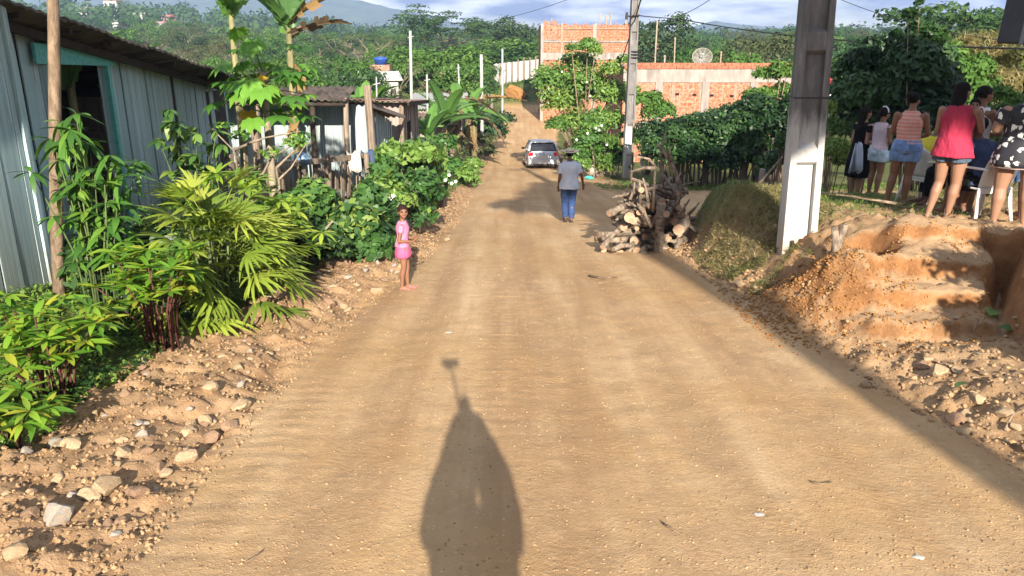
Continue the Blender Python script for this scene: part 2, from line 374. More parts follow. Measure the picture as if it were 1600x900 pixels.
M['logend'] = simple('cut_wood', (.33, .19, .12), .85, .25, 14, .4, c2=(.43, .29, .19))
M['rawwood'] = simple('split_wood', (.50, .34, .20), .85, .25, 4, .5, stretch=(6, 6, 1))
M['redstem'] = simple('red_stem', (.075, .024, .018), .7, .4, 6, .4)
M['greenstem'] = simple('green_stem', (.07, .10, .03), .7, .4, 6, .4)
M['dark'] = simple('room_dark', (.008, .007, .006), .9, .2, 2, 0)  # near-black stands in for the unlit room and vent holes
M['white_plastic'] = simple('white_plastic', (.66, .66, .64), .45, .08, 3, .05, spec=.5, dirt=(.52, .47, .40))
M['beige_plastic'] = simple('beige_plastic', (.48, .45, .41), .5, .1, 3, .05)
M['cable'] = simple('black_cable', (.02, .02, .02), .6, .1, 3, 0)
M['metalpost'] = simple('pale_post', (.30, .31, .30), .7, .2, 4, .3, stretch=(1, 1, .5))
M['black'] = simple('black_cloth', (.007, .007, .008), .9, .3, 20, .3, spec=.1)
M['cabinet'] = simple('dark_grey_cabinet', (.035, .037, .045), .7, .2, 8, .2)
M['cabinet_edge'] = simple('grey_edge', (.16, .17, .18), .6, .1, 8, .1)
L = {}
L['mango'] = leafmat('leaf_young_mango', [(.030, .075, .018), (.055, .15, .03), (.10, .24, .035), (.22, .34, .05)], .35)
L['whorl'] = leafmat('leaf_whorled', [(.05, .13, .02), (.09, .22, .025), (.17, .34, .03), (.28, .40, .045), (.42, .36, .04)], .4)
L['palm'] = leafmat('leaf_lady_palm', [(.08, .14, .02), (.16, .24, .03), (.26, .34, .045), (.38, .40, .08)], .3)
L['lime'] = leafmat('leaf_lime', [(.08, .17, .02), (.16, .29, .03), (.26, .38, .04), (.36, .40, .06)], .35)
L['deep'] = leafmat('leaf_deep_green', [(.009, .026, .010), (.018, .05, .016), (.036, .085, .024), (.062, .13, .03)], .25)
L['hib'] = leafmat('leaf_hibiscus', [(.020, .060, .018), (.038, .10, .025), (.075, .17, .035), (.15, .26, .05), (.19, .25, .05)], .3)
L['banana'] = leafmat('leaf_banana', [(.07, .15, .05), (.10, .22, .06), (.14, .30, .06), (.18, .33, .08)], .45, .4)
L['bananadry'] = leafmat('leaf_banana_dry', [(.11, .075, .04), (.17, .12, .07), (.22, .15, .08), (.30, .18, .06)], .3, .8)
L['papaya'] = leafmat('leaf_papaya', [(.05, .14, .02), (.08, .22, .03), (.14, .32, .04), (.18, .36, .05)], .4)
L['yellow'] = leafmat('leaf_yellow', [(.60, .38, .02), (.65, .42, .03), (.7, .45, .04), (.6, .4, .04)], .35)
L['treeA'] = leafmat('leaf_tree_mid', [(.018, .045, .014), (.032, .075, .020), (.05, .10, .027), (.08, .135, .036)], .25, .65, .15)
L['treeB'] = leafmat('leaf_tree_bright', [(.022, .06, .013), (.042, .105, .02), (.07, .15, .028), (.115, .20, .04)], .25, .6, .2)
L['treeC'] = leafmat('leaf_tree_olive', [(.028, .042, .016), (.05, .068, .024), (.075, .09, .036), (.115, .12, .055)], .2, .65, .15)
L['treeD'] = leafmat('leaf_tree_dark', [(.012, .028, .012), (.025, .05, .018), (.04, .075, .025), (.06, .10, .035)], .15, .65, .15)
L['grass'] = leafmat('grass_blades', [(.03, .08, .015), (.06, .14, .02), (.12, .22, .03), (.22, .26, .07)], .3)
L['drygrass'] = leafmat('dry_grass_blades', [(.07, .09, .025), (.13, .14, .045), (.20, .18, .07), (.28, .235, .11)], .3)
M['petal'] = simple('white_petal', (.60, .60, .57), .6, .05, 4, 0)

# ------------------------------------------------------------------ ground sheet
def axis(lo, hi, step, far_lo, far_hi, g=1.12):
    a = list(np.arange(lo, hi+1e-6, step)); s = step; v = hi
    while v < far_hi: s *= g; v += s; a.append(v)
    s = step; v = lo
    while v > far_lo: s *= g; v -= s; a.insert(0, v)
    return np.array(a)
gx = axis(-6.0, 6.4, .045, -1450, 1450, 1.11); 
gy = list(np.arange(2.6, 11, .045)); s_ = .045
while gy[-1] < 1850: s_ *= (1.02 if gy[-1] < 120 else 1.1); gy.append(gy[-1]+s_)
s_ = .045
while gy[0] > -1300: s_ *= 1.15; gy.insert(0, gy[0]-s_)
gy = np.array(gy)
X, Y = np.meshgrid(gx, gy, indexing='xy'); Z = terrain(X, Y)
nxx, nyy = len(gx), len(gy)
idx = np.arange(nxx*nyy).reshape(nyy, nxx)
F = np.stack([idx[:-1, :-1], idx[:-1, 1:], idx[1:, 1:], idx[1:, :-1]], -1).reshape(-1, 4)
me = npmesh('ground', np.stack([X, Y, Z], -1).reshape(-1, 3), F, True)
Lx = xl(Y); Rx = xr(Y); jag = .22*(fbm(X*2.2, Y*2.2)-.5)+.5*(fbm(X*.8+7, Y*.8)-.5)
roadw = sst(-.15, .2, X-Lx+jag)*(1-sst(-.25, .2, X-Rx+jag))*(1-sst(91, 93, Y))*sst(-60, -50, Y)
side = sst(16.2, 17.6, Y+jag)*(1-sst(27, 29, Y+jag))*sst(2, 3, X)*(1-sst(40, 50, X))
roadw = np.maximum(roadw, side)
orange = sst(2.7, 3.2, X+jag)*sst(6.5, 7.3, Y+jag)*(1-sst(8.7, 9.3, Y))*(1-roadw)
orange = np.maximum(orange, .75*sst(3.0, 3.6, X+jag)*sst(4.5, 6, Y)*(1-sst(8.7, 9.3, Y))*(1-roadw))
green = (1-roadw)*(1-orange)*np.clip(sst(1.05, 1.5, Lx-X-jag)+sst(10.2, 12, Y+jag*3)*sst(.1, .6, X-Rx)*.75+.35*sst(9, 10, Y)*sst(.5, 1., X-Rx)+sst(93, 95, Y)*.9+sst(30, 50, Y), 0, 1)
green *= np.where((X > 6), .6+.4*sst(20, 40, Y), 1)
track = sum(np.exp(-((X-c_-.12*np.sin(Y*.23+c_)-.25*(fbm(X*0+Y*.12+c_*3, Y*.05)-.5))/w_)**2)*a_ for c_, w_, a_ in ((-1.55, .13, .9), (-1.05, .2, 1), (-.35, .12, .5), (.3, .22, 1), (.75, .1, .6), (1.25, .2, .8), (2.1, .14, .7), (2.5, .2, .8)))*(.35+1.1*fbm(X*1.5, Y*.3)); track = np.clip(track*roadw, 0, 1)
ca = me.color_attributes.new('zone', 'FLOAT_COLOR', 'POINT')
ca.data.foreach_set('color', np.stack([roadw, orange, green, track], -1).astype(np.float32).ravel())
tag(link('ground', me, None, M['earth']), 'tan packed earth road, verges and banks running downhill', kind='structure')

# ------------------------------------------------------------------ far hills
def hills(name, y0, pts, depth, label, mat, seed, k_=1.0):
    """a ridge seen far off: pts = (x, height)"""
    pts = [(a*k_, b*k_) for a, b in pts]; xs = np.linspace(pts[0][0], pts[-1][0], 420); ys = np.linspace(0, 1, 40)
    XX, T = np.meshgrid(xs, ys); crest = np.interp(xs, [p[0] for p in pts], [p[1] for p in pts])
    H = crest[None, :]*(sst(0, .75, T)*(1-sst(.8, 1.0, T)*.6))
    H = H*(.9+.35*(fbm(XX/260+seed, T*5, 4)-.5))+crest.mean()*.10*(fbm(XX/40, T*20+seed, 3)-.5)
    YY = y0+T*depth; i = np.arange(XX.size).reshape(XX.shape)
    f = np.stack([i[:-1, :-1], i[:-1, 1:], i[1:, 1:], i[1:, :-1]], -1).reshape(-1, 4)
    return tag(link(name, npmesh(name, np.stack([XX, YY, H-12], -1).reshape(-1, 3), f, True), None, mat), label, kind='structure')
M['farwood'] = simple('far_forest', (.035, .06, .025), .95, .4, .03, .8, dist=3)
hills('hills', 1500, [(-2600, 190), (-1900, 245), (-1350, 235), (-1100, 215), (-900, 225), (-640, 205), (-480, 165), (-300, 120), (-150, 75), (0, 50), (300, 40), (600, 60), (750, 92), (850, 80), (1100, 60), (1500, 66), (1900, 60), (2600, 90)], 450,
      'blue wooded mountain ridge on the horizon', M['farwood'], 3, .60)
hills('hills', 1000, [(-1400, 90), (-900, 86), (-600, 62), (-420, 52), (-250, 36), (0, 30), (250, 26), (600, 30), (1000, 34), (1400, 40)], 350,
      'low green wooded ridge in front of the mountains', M['farwood'], 11, .9)

# ------------------------------------------------------------------ foliage engine
def leaf_arrays(cent, normal, size, aspect=.5, along=None):
    """one bent rhombus of two quads per leaf -> verts (n,6,3), faces"""
    n = len(cent)
    nrm = normal/np.linalg.norm(normal, axis=1, keepdims=True)
    r = along if along is not None else rng.normal(size=(n, 3))
    a = r-nrm*np.sum(r*nrm, 1, keepdims=True); a /= (np.linalg.norm(a, axis=1, keepdims=True)+1e-9)
    b = np.cross(nrm, a); s = size[:, None]
    v = np.stack([cent-a*s*.5, cent+b*s*aspect*.5-nrm*s*.04, cent+a*s*.5-nrm*s*.12, cent-b*s*aspect*.5-nrm*s*.04], 1)
    return v
def blades(name, label, fn, n, h, leafm, w=.09, lean=.35):
    xs, ys = fn(n); n = len(xs); hh = h*(.4+.9*rng.random(n))*(.5+fbm(xs*2.3, ys*2.3)); pos = np.stack([xs, ys, terrain(xs, ys)+hh*.42], -1)
    nrm = rng.normal(size=(n, 3)); nrm[:, 2] *= .15; al = rng.normal(size=(n, 3))*lean; al[:, 2] = 1
    return tag(link(name, leaves_mesh(name, pos, nrm, hh, w, al, tint=np.clip(fbm(xs*1.4, ys*1.4)*.7+.35*rng.random(n), 0, .98)), None, leafm), label, kind='stuff')
def leaves_mesh(name, cent, normal, size, aspect=.5, along=None, tint=None):
    v = leaf_arrays(cent, normal, size, aspect, along); n = len(v)
    f = np.arange(n*4).reshape(n, 4)
    t = np.repeat(rng.random(n) if tint is None else tint, 4)
    return npmesh(name, v.reshape(-1, 3), f, True, t)
def clump_leaves(clumps, n, ls, jitter=.35, up=.35, shell=.55):
    """clumps: (centre, (rx,ry,rz)); leaves lie mostly towards the outside of each clump"""
    w = np.array([c[1][0]*c[1][1]+c[1][0]*c[1][2] for c in clumps]); w = w/w.sum()
    k = rng.choice(len(clumps), n, p=w)
    C = np.array([c[0] for c in clumps])[k]; Rr = np.array([c[1] for c in clumps])[k]
    d = rng.normal(size=(n, 3)); d /= np.linalg.norm(d, axis=1, keepdims=True); d[:, 2] = np.where(d[:, 2] < -.4, -d[:, 2]*.6, d[:, 2])
    rad = shell+(1-shell)*rng.random(n)**.6; rad *= 1+.12*rng.normal(size=n)
    pos = C+d*Rr*rad[:, None]
    nrm = d+jitter*rng.normal(size=(n, 3))+np.array([0, 0, up])
    size = ls*(.6+.8*rng.random(n))
    # whole clumps share a leaning in tint, so that crowns break into lighter and darker masses
    ct = rng.random(len(clumps)); tint = np.clip(.12+.62*ct[k]+.34*(rng.random(n)-.4), 0, .98)
    return pos, nrm, size, tint
def branchy(mb, base, height, spread, r0, n1=6, forks=2, lean=(0, 0), start=.45, n=7, seed=0, up=.6):
    """trunk with limbs; returns the tips"""
    rd = random.Random(seed); tips = []
    top = Vector((base[0]+lean[0], base[1]+lean[1], base[2]+height*.72))
    b = Vector(base); pts = [b+(top-b)*t+Vector((rd.uniform(-1, 1), rd.uniform(-1, 1), 0))*r0*.6*(t > 0) for t in (0, .15, .35, .6, .8, 1)]
    mb.tube(pts, [r0*1.25, r0, r0*.85, r0*.65, r0*.5, r0*.3], n)
    tips.append(top)
    for i in range(n1):
        t = start+(1-start)*(i+.5)/n1*.95; p = b+(top-b)*t
        a = 2*PI*(i*.382+rd.random()*.15); L_ = spread*(.7+.4*rd.random())
        e = p+Vector((math.cos(a)*L_, math.sin(a)*L_, L_*up*(.6+.7*rd.random())))
        m_ = p+(e-p)*.5+Vector((0, 0, -.06*L_+rd.uniform(-.05, .1)*L_))
        r = r0*.45*(1.1-t*.5); mb.tube([p, m_, e], [r, r*.7, r*.3], 5)
        tips.append(e)
        for k in range(forks):
            q = p+(e-p)*(.55+.3*rd.random()); a2 = a+rd.choice((-1, 1))*(.5+.7*rd.random()); L2 = L_*.45
            e2 = q+Vector((math.cos(a2)*L2, math.sin(a2)*L2, L2*(.3+.8*rd.random())))
            mb.tube([q, (q+e2)/2+Vector((0, 0, .03*L2)), e2], [r*.5, r*.35, r*.15], 4); tips.append(e2)
    return tips
def make_tree(proto, name, label, cat, loc, height, spread, r0, leafm, nleaf, ls, cl, seed=0, flat=.6, start=.45, lean=(0, 0), n1=7, forks=2, up=.6, aspect=.5, group=None, bark=None, jitter=.5):
    """proto cache: shares meshes between copies"""
    key = proto
    if key and key in PROTO: tm, cm = PROTO[key]
    else:
        global rng
        mb = MB(); tips = branchy(mb, (0, 0, 0), height, spread, r0, n1, forks, lean, start, seed=seed, up=up); tm = mb.mesh('trunk', True)
        rd = random.Random(seed+1)
        cls = []
        for p in tips:
            for q in range(2):
                r = cl*(.65+.6*rd.random()); cls.append(((p.x+rd.uniform(-1, 1)*cl*.6, p.y+rd.uniform(-1, 1)*cl*.6, p.z+rd.uniform(-.3, .5)*cl), (r, r, r*flat)))
        pos, nrm, size, ti = clump_leaves(cls, nleaf, ls, jitter)
        cm = leaves_mesh('crown', pos, nrm, size, aspect, tint=ti)
        tm.materials.append(bark or M['bark']); cm.materials.append(leafm)
        if key: PROTO[key] = (tm, cm)
    r = thing(name, label, cat, loc, 0, group); link('trunk', tm, r); link('crown', cm, r); return r
PROTO = {}

# one leaf as a small mesh: folded along the midrib, drooping to the tip; length 1 along +y
def leafmesh(name, w, droop=.25, fold=.12, segs=5, widest=.4, tipw=.0, mat=None, wave=0.0):
    v = []; f = []
    for i in range(segs+1):
        t = i/segs; ww = w*math.sin(PI*min(1, (t/(widest*2)) if t < widest else .5+(t-widest)/(1-widest)*.5))
        ww = max(ww, w*.06 if i < segs else 0.001)
        z = -droop*t*t+.08*t; z2 = z+fold*ww+wave*math.sin(i*2.1)*w
        v += [(-ww, t, z2), (0, t*1.0, z), (ww, t, z2-2*wave*math.sin(i*2.1)*w)]
    for i in range(segs):
        a = i*3; f += [(a, a+1, a+4, a+3), (a+1, a+2, a+5, a+4)]
    me = bpy.data.meshes.new(name); me.from_pydata(v, [], f); me.polygons.foreach_set('use_smooth', [True]*len(f)); me.update()
    if mat: me.materials.append(mat)
    return me
def put_leaf(me, parent, p, az, el, s, roll=0, name='leaf', sx=1):
    o = bpy.data.objects.new(name, me); COL.objects.link(o); o.parent = parent
    o.location = p; o.rotation_mode = 'XYZ'
    Rm = Matrix.Rotation(az, 4, 'Z')@Matrix.Rotation(el, 4, 'X')@Matrix.Rotation(roll, 4, 'Y')
    o.rotation_euler = Rm.to_euler(); o.scale = (s*sx, s, s); return o
def whorl_shrub(name, label, base, nst, height, spread, leaf, ls, per=11, whorls=2, stem=None, seed=0, elev=(.15, .75), radial=.12, cap=300, group=None, cat='shrub', r=.009):
    rd = random.Random(seed); root = thing(name, label, cat, base, 0, group); cnt = 0; ex = []
    for i in range(nst):
        a = 2*PI*i/nst+rd.uniform(-.4, .4); rr = spread*math.sqrt(rd.random())*1.0; h = height*(1-.28*(rr/spread)**1.5)*(.8+.3*rd.random())
        s0 = Vector((math.cos(a)*radial*1.6*rd.random(), math.sin(a)*radial*1.6*rd.random(), -.05))
        e = Vector((math.cos(a)*rr, math.sin(a)*rr, h)); md = s0+(e-s0)*.5; md.x *= .65; md.y *= .65
        mb = MB(); mb.tube([s0, md, e], [r*1.3, r, r*.5], 6); mb.build('stem', stem or M['redstem'], root, True)
        for w in range(whorls):
            t = 1-.26*w*rd.uniform(.7, 1.1); q = (md+(e-md)*((t-.5)*2)) if t > .5 else s0+(md-s0)*t*2
            for k in range(per):
                cnt += 1; az = 2*PI*k/per*1.0+rd.uniform(-.25, .25)+w; el = rd.uniform(*elev)*(1 if w == 0 else .4)
                if cnt > cap: ex.append((q.copy(), az, el, ls*rd.uniform(.7, 1.15), rd.uniform(-.3, .3))); continue
                put_leaf(rd.choice(leaf), root, q+Vector((0, 0, -.02*k/per*4*ls)), az, el, ls*rd.uniform(.7, 1.15), rd.uniform(-.3, .3))
    if ex:                                                          # leaves past the count limit, joined
        src = leaf[0]; v0 = np.array([v.co[:] for v in src.vertices]); f0 = np.array([p.vertices[:] for p in src.polygons]); V = []; Fc = []; T = []
        for i, (q, az, el, s, ro) in enumerate(ex):
            R = np.array((Matrix.Rotation(az, 3, 'Z')@Matrix.Rotation(el, 3, 'X')@Matrix.Rotation(ro, 3, 'Y'))); V.append(v0@R.T*s+np.array(q)); Fc.append(f0+i*len(v0)); T.append(np.full(len(v0), rd.random()))
        o = link('foliage', npmesh('foliage', np.concatenate(V), np.concatenate(Fc), True, np.concatenate(T)), root, src.materials[0]); o['kind'] = 'stuff'
    return root
# ------------------------------------------------------------------ boards and sheets
def plank_mesh(seed, th=.018, ragged=.0):
    rd = random.Random(seed); v = []; f = []; k = 4
    for i in range(k+1):
        z = i/k; wl = -.5+rd.uniform(-.03, .03); wr = .5+rd.uniform(-.03, .03); dz = ragged*rd.uniform(-1, 1) if i == k else 0; dz2 = ragged*rd.uniform(-1, 1) if i == k else 0
        v += [(wl, -th/2, z+dz), (wr, -th/2, z+dz2), (wr, th/2, z+dz2), (wl, th/2, z+dz)]
    for i in range(k):
        a = i*4
        for j in range(4): f.append((a+j, a+(j+1) % 4, a+4+(j+1) % 4, a+4+j))
    f.append((3, 2, 1, 0)); f.append((k*4, k*4+1, k*4+2, k*4+3))
    me = bpy.data.meshes.new('plank'); me.from_pydata(v, [], f); me.update(); return me
_pl = {}
def planks(mat, ragged=0.0, n=4):
    k = (mat.name, ragged)
    if k not in _pl:
        _pl[k] = []
        for s in range(n):
            me = plank_mesh(s+len(_pl)*10, ragged=ragged); me.materials.append(mat); _pl[k].append(me)
    return _pl[k]
def plank_wall(root, A, B, zb, zt, w, mat, name='plank', gap=-.012, seed=0, skip=None, lean=.004, ragged=0.0, alt=.021, batten=False):
    """vertical boards from A to B (x, y); zb, zt: functions of the way t along the wall; skip(t) -> new bottom height or None"""
    rd = random.Random(seed); A = Vector((*A, 0)); B = Vector((*B, 0)); Lw = (B-A).length; d = (B-A)/Lw; ang = math.atan2(d.y, d.x); t = 0; i = 0
    nrm = Vector((-d.y, d.x, 0)); ms = planks(mat, ragged)
    while t < Lw-.03:
        ww = min(w*rd.uniform(.72, 1.25), Lw-t); c = A+d*(t+ww/2); tt = (t+ww/2)/Lw; b = zb(tt); tp = zt(tt)
        if skip:
            s = skip(tt)
            if s is not None: b = s
        if tp-b > .05:
            o = bpy.data.objects.new(name, ms[rd.randrange(len(ms))]); COL.objects.link(o); o.parent = root
            o.location = c+nrm*((i % 2)*alt+rd.uniform(-.001, .001))+Vector((0, 0, b))-root.location
            o.rotation_euler = (rd.uniform(-lean, lean), rd.uniform(-lean, lean), ang); o.scale = (ww-gap, 1, tp-b)
        t += ww; i += 1
def corr_sheet(A, B, C_, D, pitch=.12, amp=.02, th=.012, n=None):
    """corrugated sheet, A->B the eave (waves run across it), D->C the ridge"""
    A, B, C_, D = [Vector(p) for p in (A, B, C_, D)]; Lw = (B-A).length; n = n or max(4, int(Lw/pitch*6)); n = min(n, 160)
    up = (B-A).cross(D-A).normalized(); v = []; f = []
    for i in range(n+1):
        t = i/n; h = math.sin(t*Lw/pitch*2*PI)*amp
        p = A+(B-A)*t+up*h; q = D+(C_-D)*t+up*h; v += [p, q, q-up*th, p-up*th]
    for i in range(n):
        a = i*4
        for j in range(4): f.append((a+j, a+4+j, a+4+(j+1) % 4, a+(j+1) % 4))
    f.append((0, 1, 2, 3)); f.append((n*4+3, n*4+2, n*4+1, n*4))
    return v, f
def roof(root, A, B, C_, D, mat, sheet=1.0, name='roof_sheet', sag=.015, **kw):
    A, B, C_, D = [Vector(p) for p in (A, B, C_, D)]; k = max(1, round((B-A).length/sheet))
    for i in range(k):
        t0 = i/k; t1 = (i+1)/k+.004; o = Vector((0, 0, (.018 if i % 2 else 0)+random.uniform(-sag, sag)))
        v, f = corr_sheet(A+(B-A)*t0+o, A+(B-A)*t1+o, D+(C_-D)*t1+o, D+(C_-D)*t0+o, **kw)
        mb = MB(); mb.add([p-root.location for p in v], f); mb.build(name, mat, root)
def bar(root, a, b, r, mat, name, n=6, jit=0, r2=None, square=None):
    mb = MB(); a = Vector(a)-root.location; b = Vector(b)-root.location
    if square:
        d = b-a; Lb = d.length; R = d.to_track_quat('Z', 'Y').to_matrix(); mb.box((a+b)/2, (square[0], square[1], Lb), R)
    else:
        k = 5 if jit else 2; mb.tube([a+(b-a)*i/(k-1)+Vector((random.uniform(-jit, jit), random.uniform(-jit, jit), 0))*(0 < i < k-1) for i in range(k)], [r+((r2 or r)-r)*i/(k-1) for i in range(k)], n)
    return mb.build(name, mat, root, not square)

# ------------------------------------------------------------------ left: the blue board house (end of the nearest house, then the long one)
h0 = thing('plank_house', 'end wall of a pale blue board house cut off by the left edge', 'house', on(-4.95, 6.0))
plank_wall(h0, (-5.0, 3.2), (-4.93, 8.0), lambda t: -.62, lambda t: 3.0, .27, M['paint'], seed=4, gap=.018, alt=.010)
plank_wall(h0, (-4.95, 8.02), (-9.0, 8.05), lambda t: -.9, lambda t: 2.9, .3, M['paint'], seed=5)
bar(h0, (-4.93, 8.04, -.7), (-4.93, 8.04, 3.0), .04, M['paint'], 'corner_post', square=(.07, .07))
roof(h0, (-4.55, 3.0, 3.12), (-4.55, 7.9, 3.02), (-9.2, 7.9, 2.6), (-9.2, 3.0, 2.7), M['roofdark'], 1.1)
plank_wall(h0, (-9.0, 8.0), (-9.0, 3.2), lambda t: -.9, lambda t: 2.6, .35, M['paint'], seed=6)
bar(h0, (-4.9, 3.2, -.3), (-4.9, 8.0, -.55), .02, M['paint_light'], 'skirting_board', square=(.03, .20))

h1 = thing('plank_house', 'long blue-grey board house with a dark open doorway and low dark roof', 'house', on(-5.35, 9.5))
zt1 = lambda y: 2.47-.155*(y-8)
def sk(t):
    y = 8+7.3*t
    return 2.0 if 9.3 < y < 10.55 else None
plank_wall(h1, (-5.30, 8.0), (-5.42, 15.3), lambda t: -.62-.75*t, lambda t: min(zt1(8+7.3*t), 99), .20, M['paint'], seed=9, skip=sk, gap=.020, alt=.010)
plank_wall(h1, (-5.42, 15.32), (-9.5, 15.4), lambda t: -1.5, lambda t: 1.25, .25, M['paint'], seed=10)
plank_wall(h1, (-9.5, 15.3), (-9.5, 8.1), lambda t: -1.2, lambda t: zt1(15.3-7.2*t)-.6, .3, M['oldwood'], seed=11)
mb = MB(); mb.box((-7.4+5.35, 11.7-9.5, -.75-gz(-5.35, 9.5)), (4.0, 7.0, .06)); mb.build('floor', M['dark'], h1); mb = MB(); mb.box((-6.7+5.35, 11.6-9.5, .8), (.05, 6.8, 3.0)); mb.box((-6.0+5.35, 8.9-9.5, .8), (1.3, .04, 3.0)); mb.build('doorway_backdrop', M['darkwood'], h1)  # near-black floor and inner wall added so the doorway reads dark
bar(h1, (-5.24, 9.0, 2.06), (-5.24, 10.75, 1.98), .02, M['teal'], 'lintel', square=(.035, .22))
bar(h1, (-5.27, 10.62, -.75), (-5.27, 10.62, 1.9), .05, M['teal'], 'door_post', square=(.06, .07))
bar(h1, (-5.27, 9.25, -.7), (-5.27, 9.25, 1.98), .05, M['paint'], 'door_post', square=(.08, .06))
mb = MB()                                                            # the door leaf, swung inwards
for k in range(4): mb.box((-.12-.24*k, 1.02+.02*k, .75-.0*k), (.225, .03, 2.3))
for zz in (.1, 1.4): mb.box((-.5, .99, zz), (.9, .03, .1))
mb.build('door', M['darkwood'], h1)
mb = MB()                                                            # near-black sheets added behind the boards so gaps read dark, open at the doorway
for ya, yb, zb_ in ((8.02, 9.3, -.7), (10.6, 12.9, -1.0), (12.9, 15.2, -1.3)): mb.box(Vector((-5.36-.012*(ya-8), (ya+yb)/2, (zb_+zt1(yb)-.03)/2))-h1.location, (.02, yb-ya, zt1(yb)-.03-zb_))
mb.build('gap_backing', M['darkwood'], h1); mb = MB(); mb.box(Vector((-5.03, 5.6, 1.2))-h0.location, (.02, 4.7, 3.4)); mb.build('gap_backing', M['darkwood'], h0)  # same dark sheet added behind the gaps of the near house
EX = -4.80
for i in range(7):
    ya, yb = 7.95+i*.96, 7.95+(i+1)*.96+.05; zo = .02*(i % 2)
    ze = lambda y: 2.56-.157*(y-8)
    v, f = corr_sheet((EX, ya, ze(ya)+zo), (EX, yb, ze(yb)+zo), (-9.9, yb, ze(yb)-.75+zo), (-9.9, ya, ze(ya)-.75+zo), pitch=.17, amp=.009, th=.03)
    mb = MB(); mb.add([p-h1.location for p in v], f); mb.build('roof_sheet', M['roofdark'], h1)
bar(h1, (-5.14, 8.0, 2.40), (-5.2, 14.9, 1.32), .03, M['darkwood'], 'eave_beam', square=(.06, .09))
for k in range(8):
    y = 8.3+k*.9; bar(h1, (-4.9, y, ze(y)-.075), (-5.6, y, ze(y)-.16), .02, M['darkwood'], 'rafter', square=(.05, .06))

# lean-to with a dark sheet roof on posts
lt = thing('lean_to', 'open lean-to with a dark sheet roof on rough posts, beyond the long blue house', 'shelter', on(-4.6, 17.5))
roof(lt, (-8.6, 18.5, .90), (-3.85, 18.7, .86), (-3.85, 20.12, 1.08), (-8.6, 20.12, 1.12), M['roofdark'], 1.2, pitch=.17, amp=.025, th=.02)
bar(lt, (-8.6, 18.75, .80), (-3.9, 18.85, .76), .05, M['darkwood'], 'eave_beam', jit=.02)
bar(lt, (-8.6, 20.0, .98), (-3.9, 20.0, .95), .05, M['darkwood'], 'beam', jit=.02)
for x, y, m in ((-4.72, 18.8, 'darkwood'), (-6.0, 18.7, 'oldwood'), (-3.95, 18.85, 'oldwood')):
    bar(lt, on(x, y, -.1), (x+.05, y+.1, .9), .075, M[m], 'post', 8, .02, .06)
# pale board house behind it
h2 = thing('plank_house', 'pale blue board shed behind the lean-to with its front facing up the road', 'house', on(-5.0, 20.2))
plank_wall(h2, (-9.0, 20.2), (-3.68, 20.2), lambda t: -2.2, lambda t: .66, .27, M['paint_light'], seed=21)
plank_wall(h2, (-3.68, 20.22), (-3.62, 24.0), lambda t: -2.2-.3*t, lambda t: .62-.75*t, .2, M['paint_light'], seed=22)
plank_wall(h2, (-9.0, 24.0), (-3.62, 24.0), lambda t: -2.6, lambda t: -.15, .3, M['oldwood'], seed=23)
roof(h2, (-9.1, 19.9, .76), (-3.4, 19.9, .76), (-3.4, 24.2, -.02), (-9.1, 24.2, -.02), M['roofrust'], 1.1, pitch=.17, amp=.025)
bar(h2, (-3.45, 19.8, .66), (-3.3, 24.6, -.05), .05, M['greywood'], 'barge_board', square=(.04, .10))
bar(h2, on(-3.45, 19.6), (-3.5, 19.6, 1.15), .09, M['oldwood'], 'corner_post', 8, .02)
# weathered shack
h3 = thing('plank_shack', 'weathered grey-brown board shack with a rusty sheet roof half way down the left side', 'shed', on(-4.0, 26.0))
plank_wall(h3, (-5.9, 25.0), (-3.5, 25.0), lambda t: -2.8, lambda t: .28, .2, M['greywood'], seed=31, ragged=.01)
plank_wall(h3, (-3.5, 25.02), (-3.45, 29.5), lambda t: -2.9-.4*t, lambda t: .25-.25*t, .22, M['greywood'], seed=32, ragged=.01, skip=lambda t: -.4 if .35 < t < .55 else None)
plank_wall(h3, (-5.9, 29.5), (-3.45, 29.5), lambda t: -3.3, lambda t: 0, .3, M['oldwood'], seed=33)
roof(h3, (-6.2, 24.5, .48), (-3.1, 24.5, .42), (-3.05, 29.9, .08), (-6.2, 29.9, .12), M['roofrust'], 1.0, pitch=.17, amp=.022)
bar(h3, (-3.15, 24.45, .34), (-3.1, 29.9, .0), .04, M['darkwood'], 'eave_beam', square=(.05, .09))
bar(h3, on(-3.42, 24.9), (-3.42, 24.9, .35), .07, M['oldwood'], 'corner_post', 7, .02)
bar(h3, (-5.9, 24.95, -1.0), (-3.5, 24.95, -1.05), .03, M['oldwood'], 'rail', square=(.03, .12))
# farther shacks
h4 = thing('plank_shack', 'small pinkish board shack with a grey roof among the banana plants', 'shed', on(-3.3, 39.0))
plank_wall(h4, (-5.2, 38.0), (-2.75, 38.0), lambda t: -4.2, lambda t: -1.75, .3, M['greywood'], seed=41)
plank_wall(h4, (-2.75, 38.02), (-2.9, 42.0), lambda t: -4.6, lambda t: -1.8, .3, M['greywood'], seed=42)
roof(h4, (-5.5, 37.6, -1.6), (-2.4, 37.6, -1.6), (-2.5, 42.2, -1.45), (-5.5, 42.2, -1.45), M['roofrust'], 1.1, pitch=.2, amp=.03)
h5 = thing('plank_shack', 'low grey shack with a faded sheet roof seen above the pinkish shack', 'shed', on(-3.5, 48.0))
plank_wall(h5, (-5.9, 47.0), (-3.0, 47.0), lambda t: -5.0, lambda t: -1.75, .35, M['greywood'], seed=43)
plank_wall(h5, (-3.0, 47.02), (-3.1, 51.0), lambda t: -5.2, lambda t: -1.8, .35, M['greywood'], seed=44)
roof(h5, (-6.2, 46.6, -1.6), (-2.7, 46.6, -1.6), (-2.8, 51.3, -1.0), (-6.2, 51.3, -1.0), M['metalpost'], 1.1, pitch=.2, amp=.03)

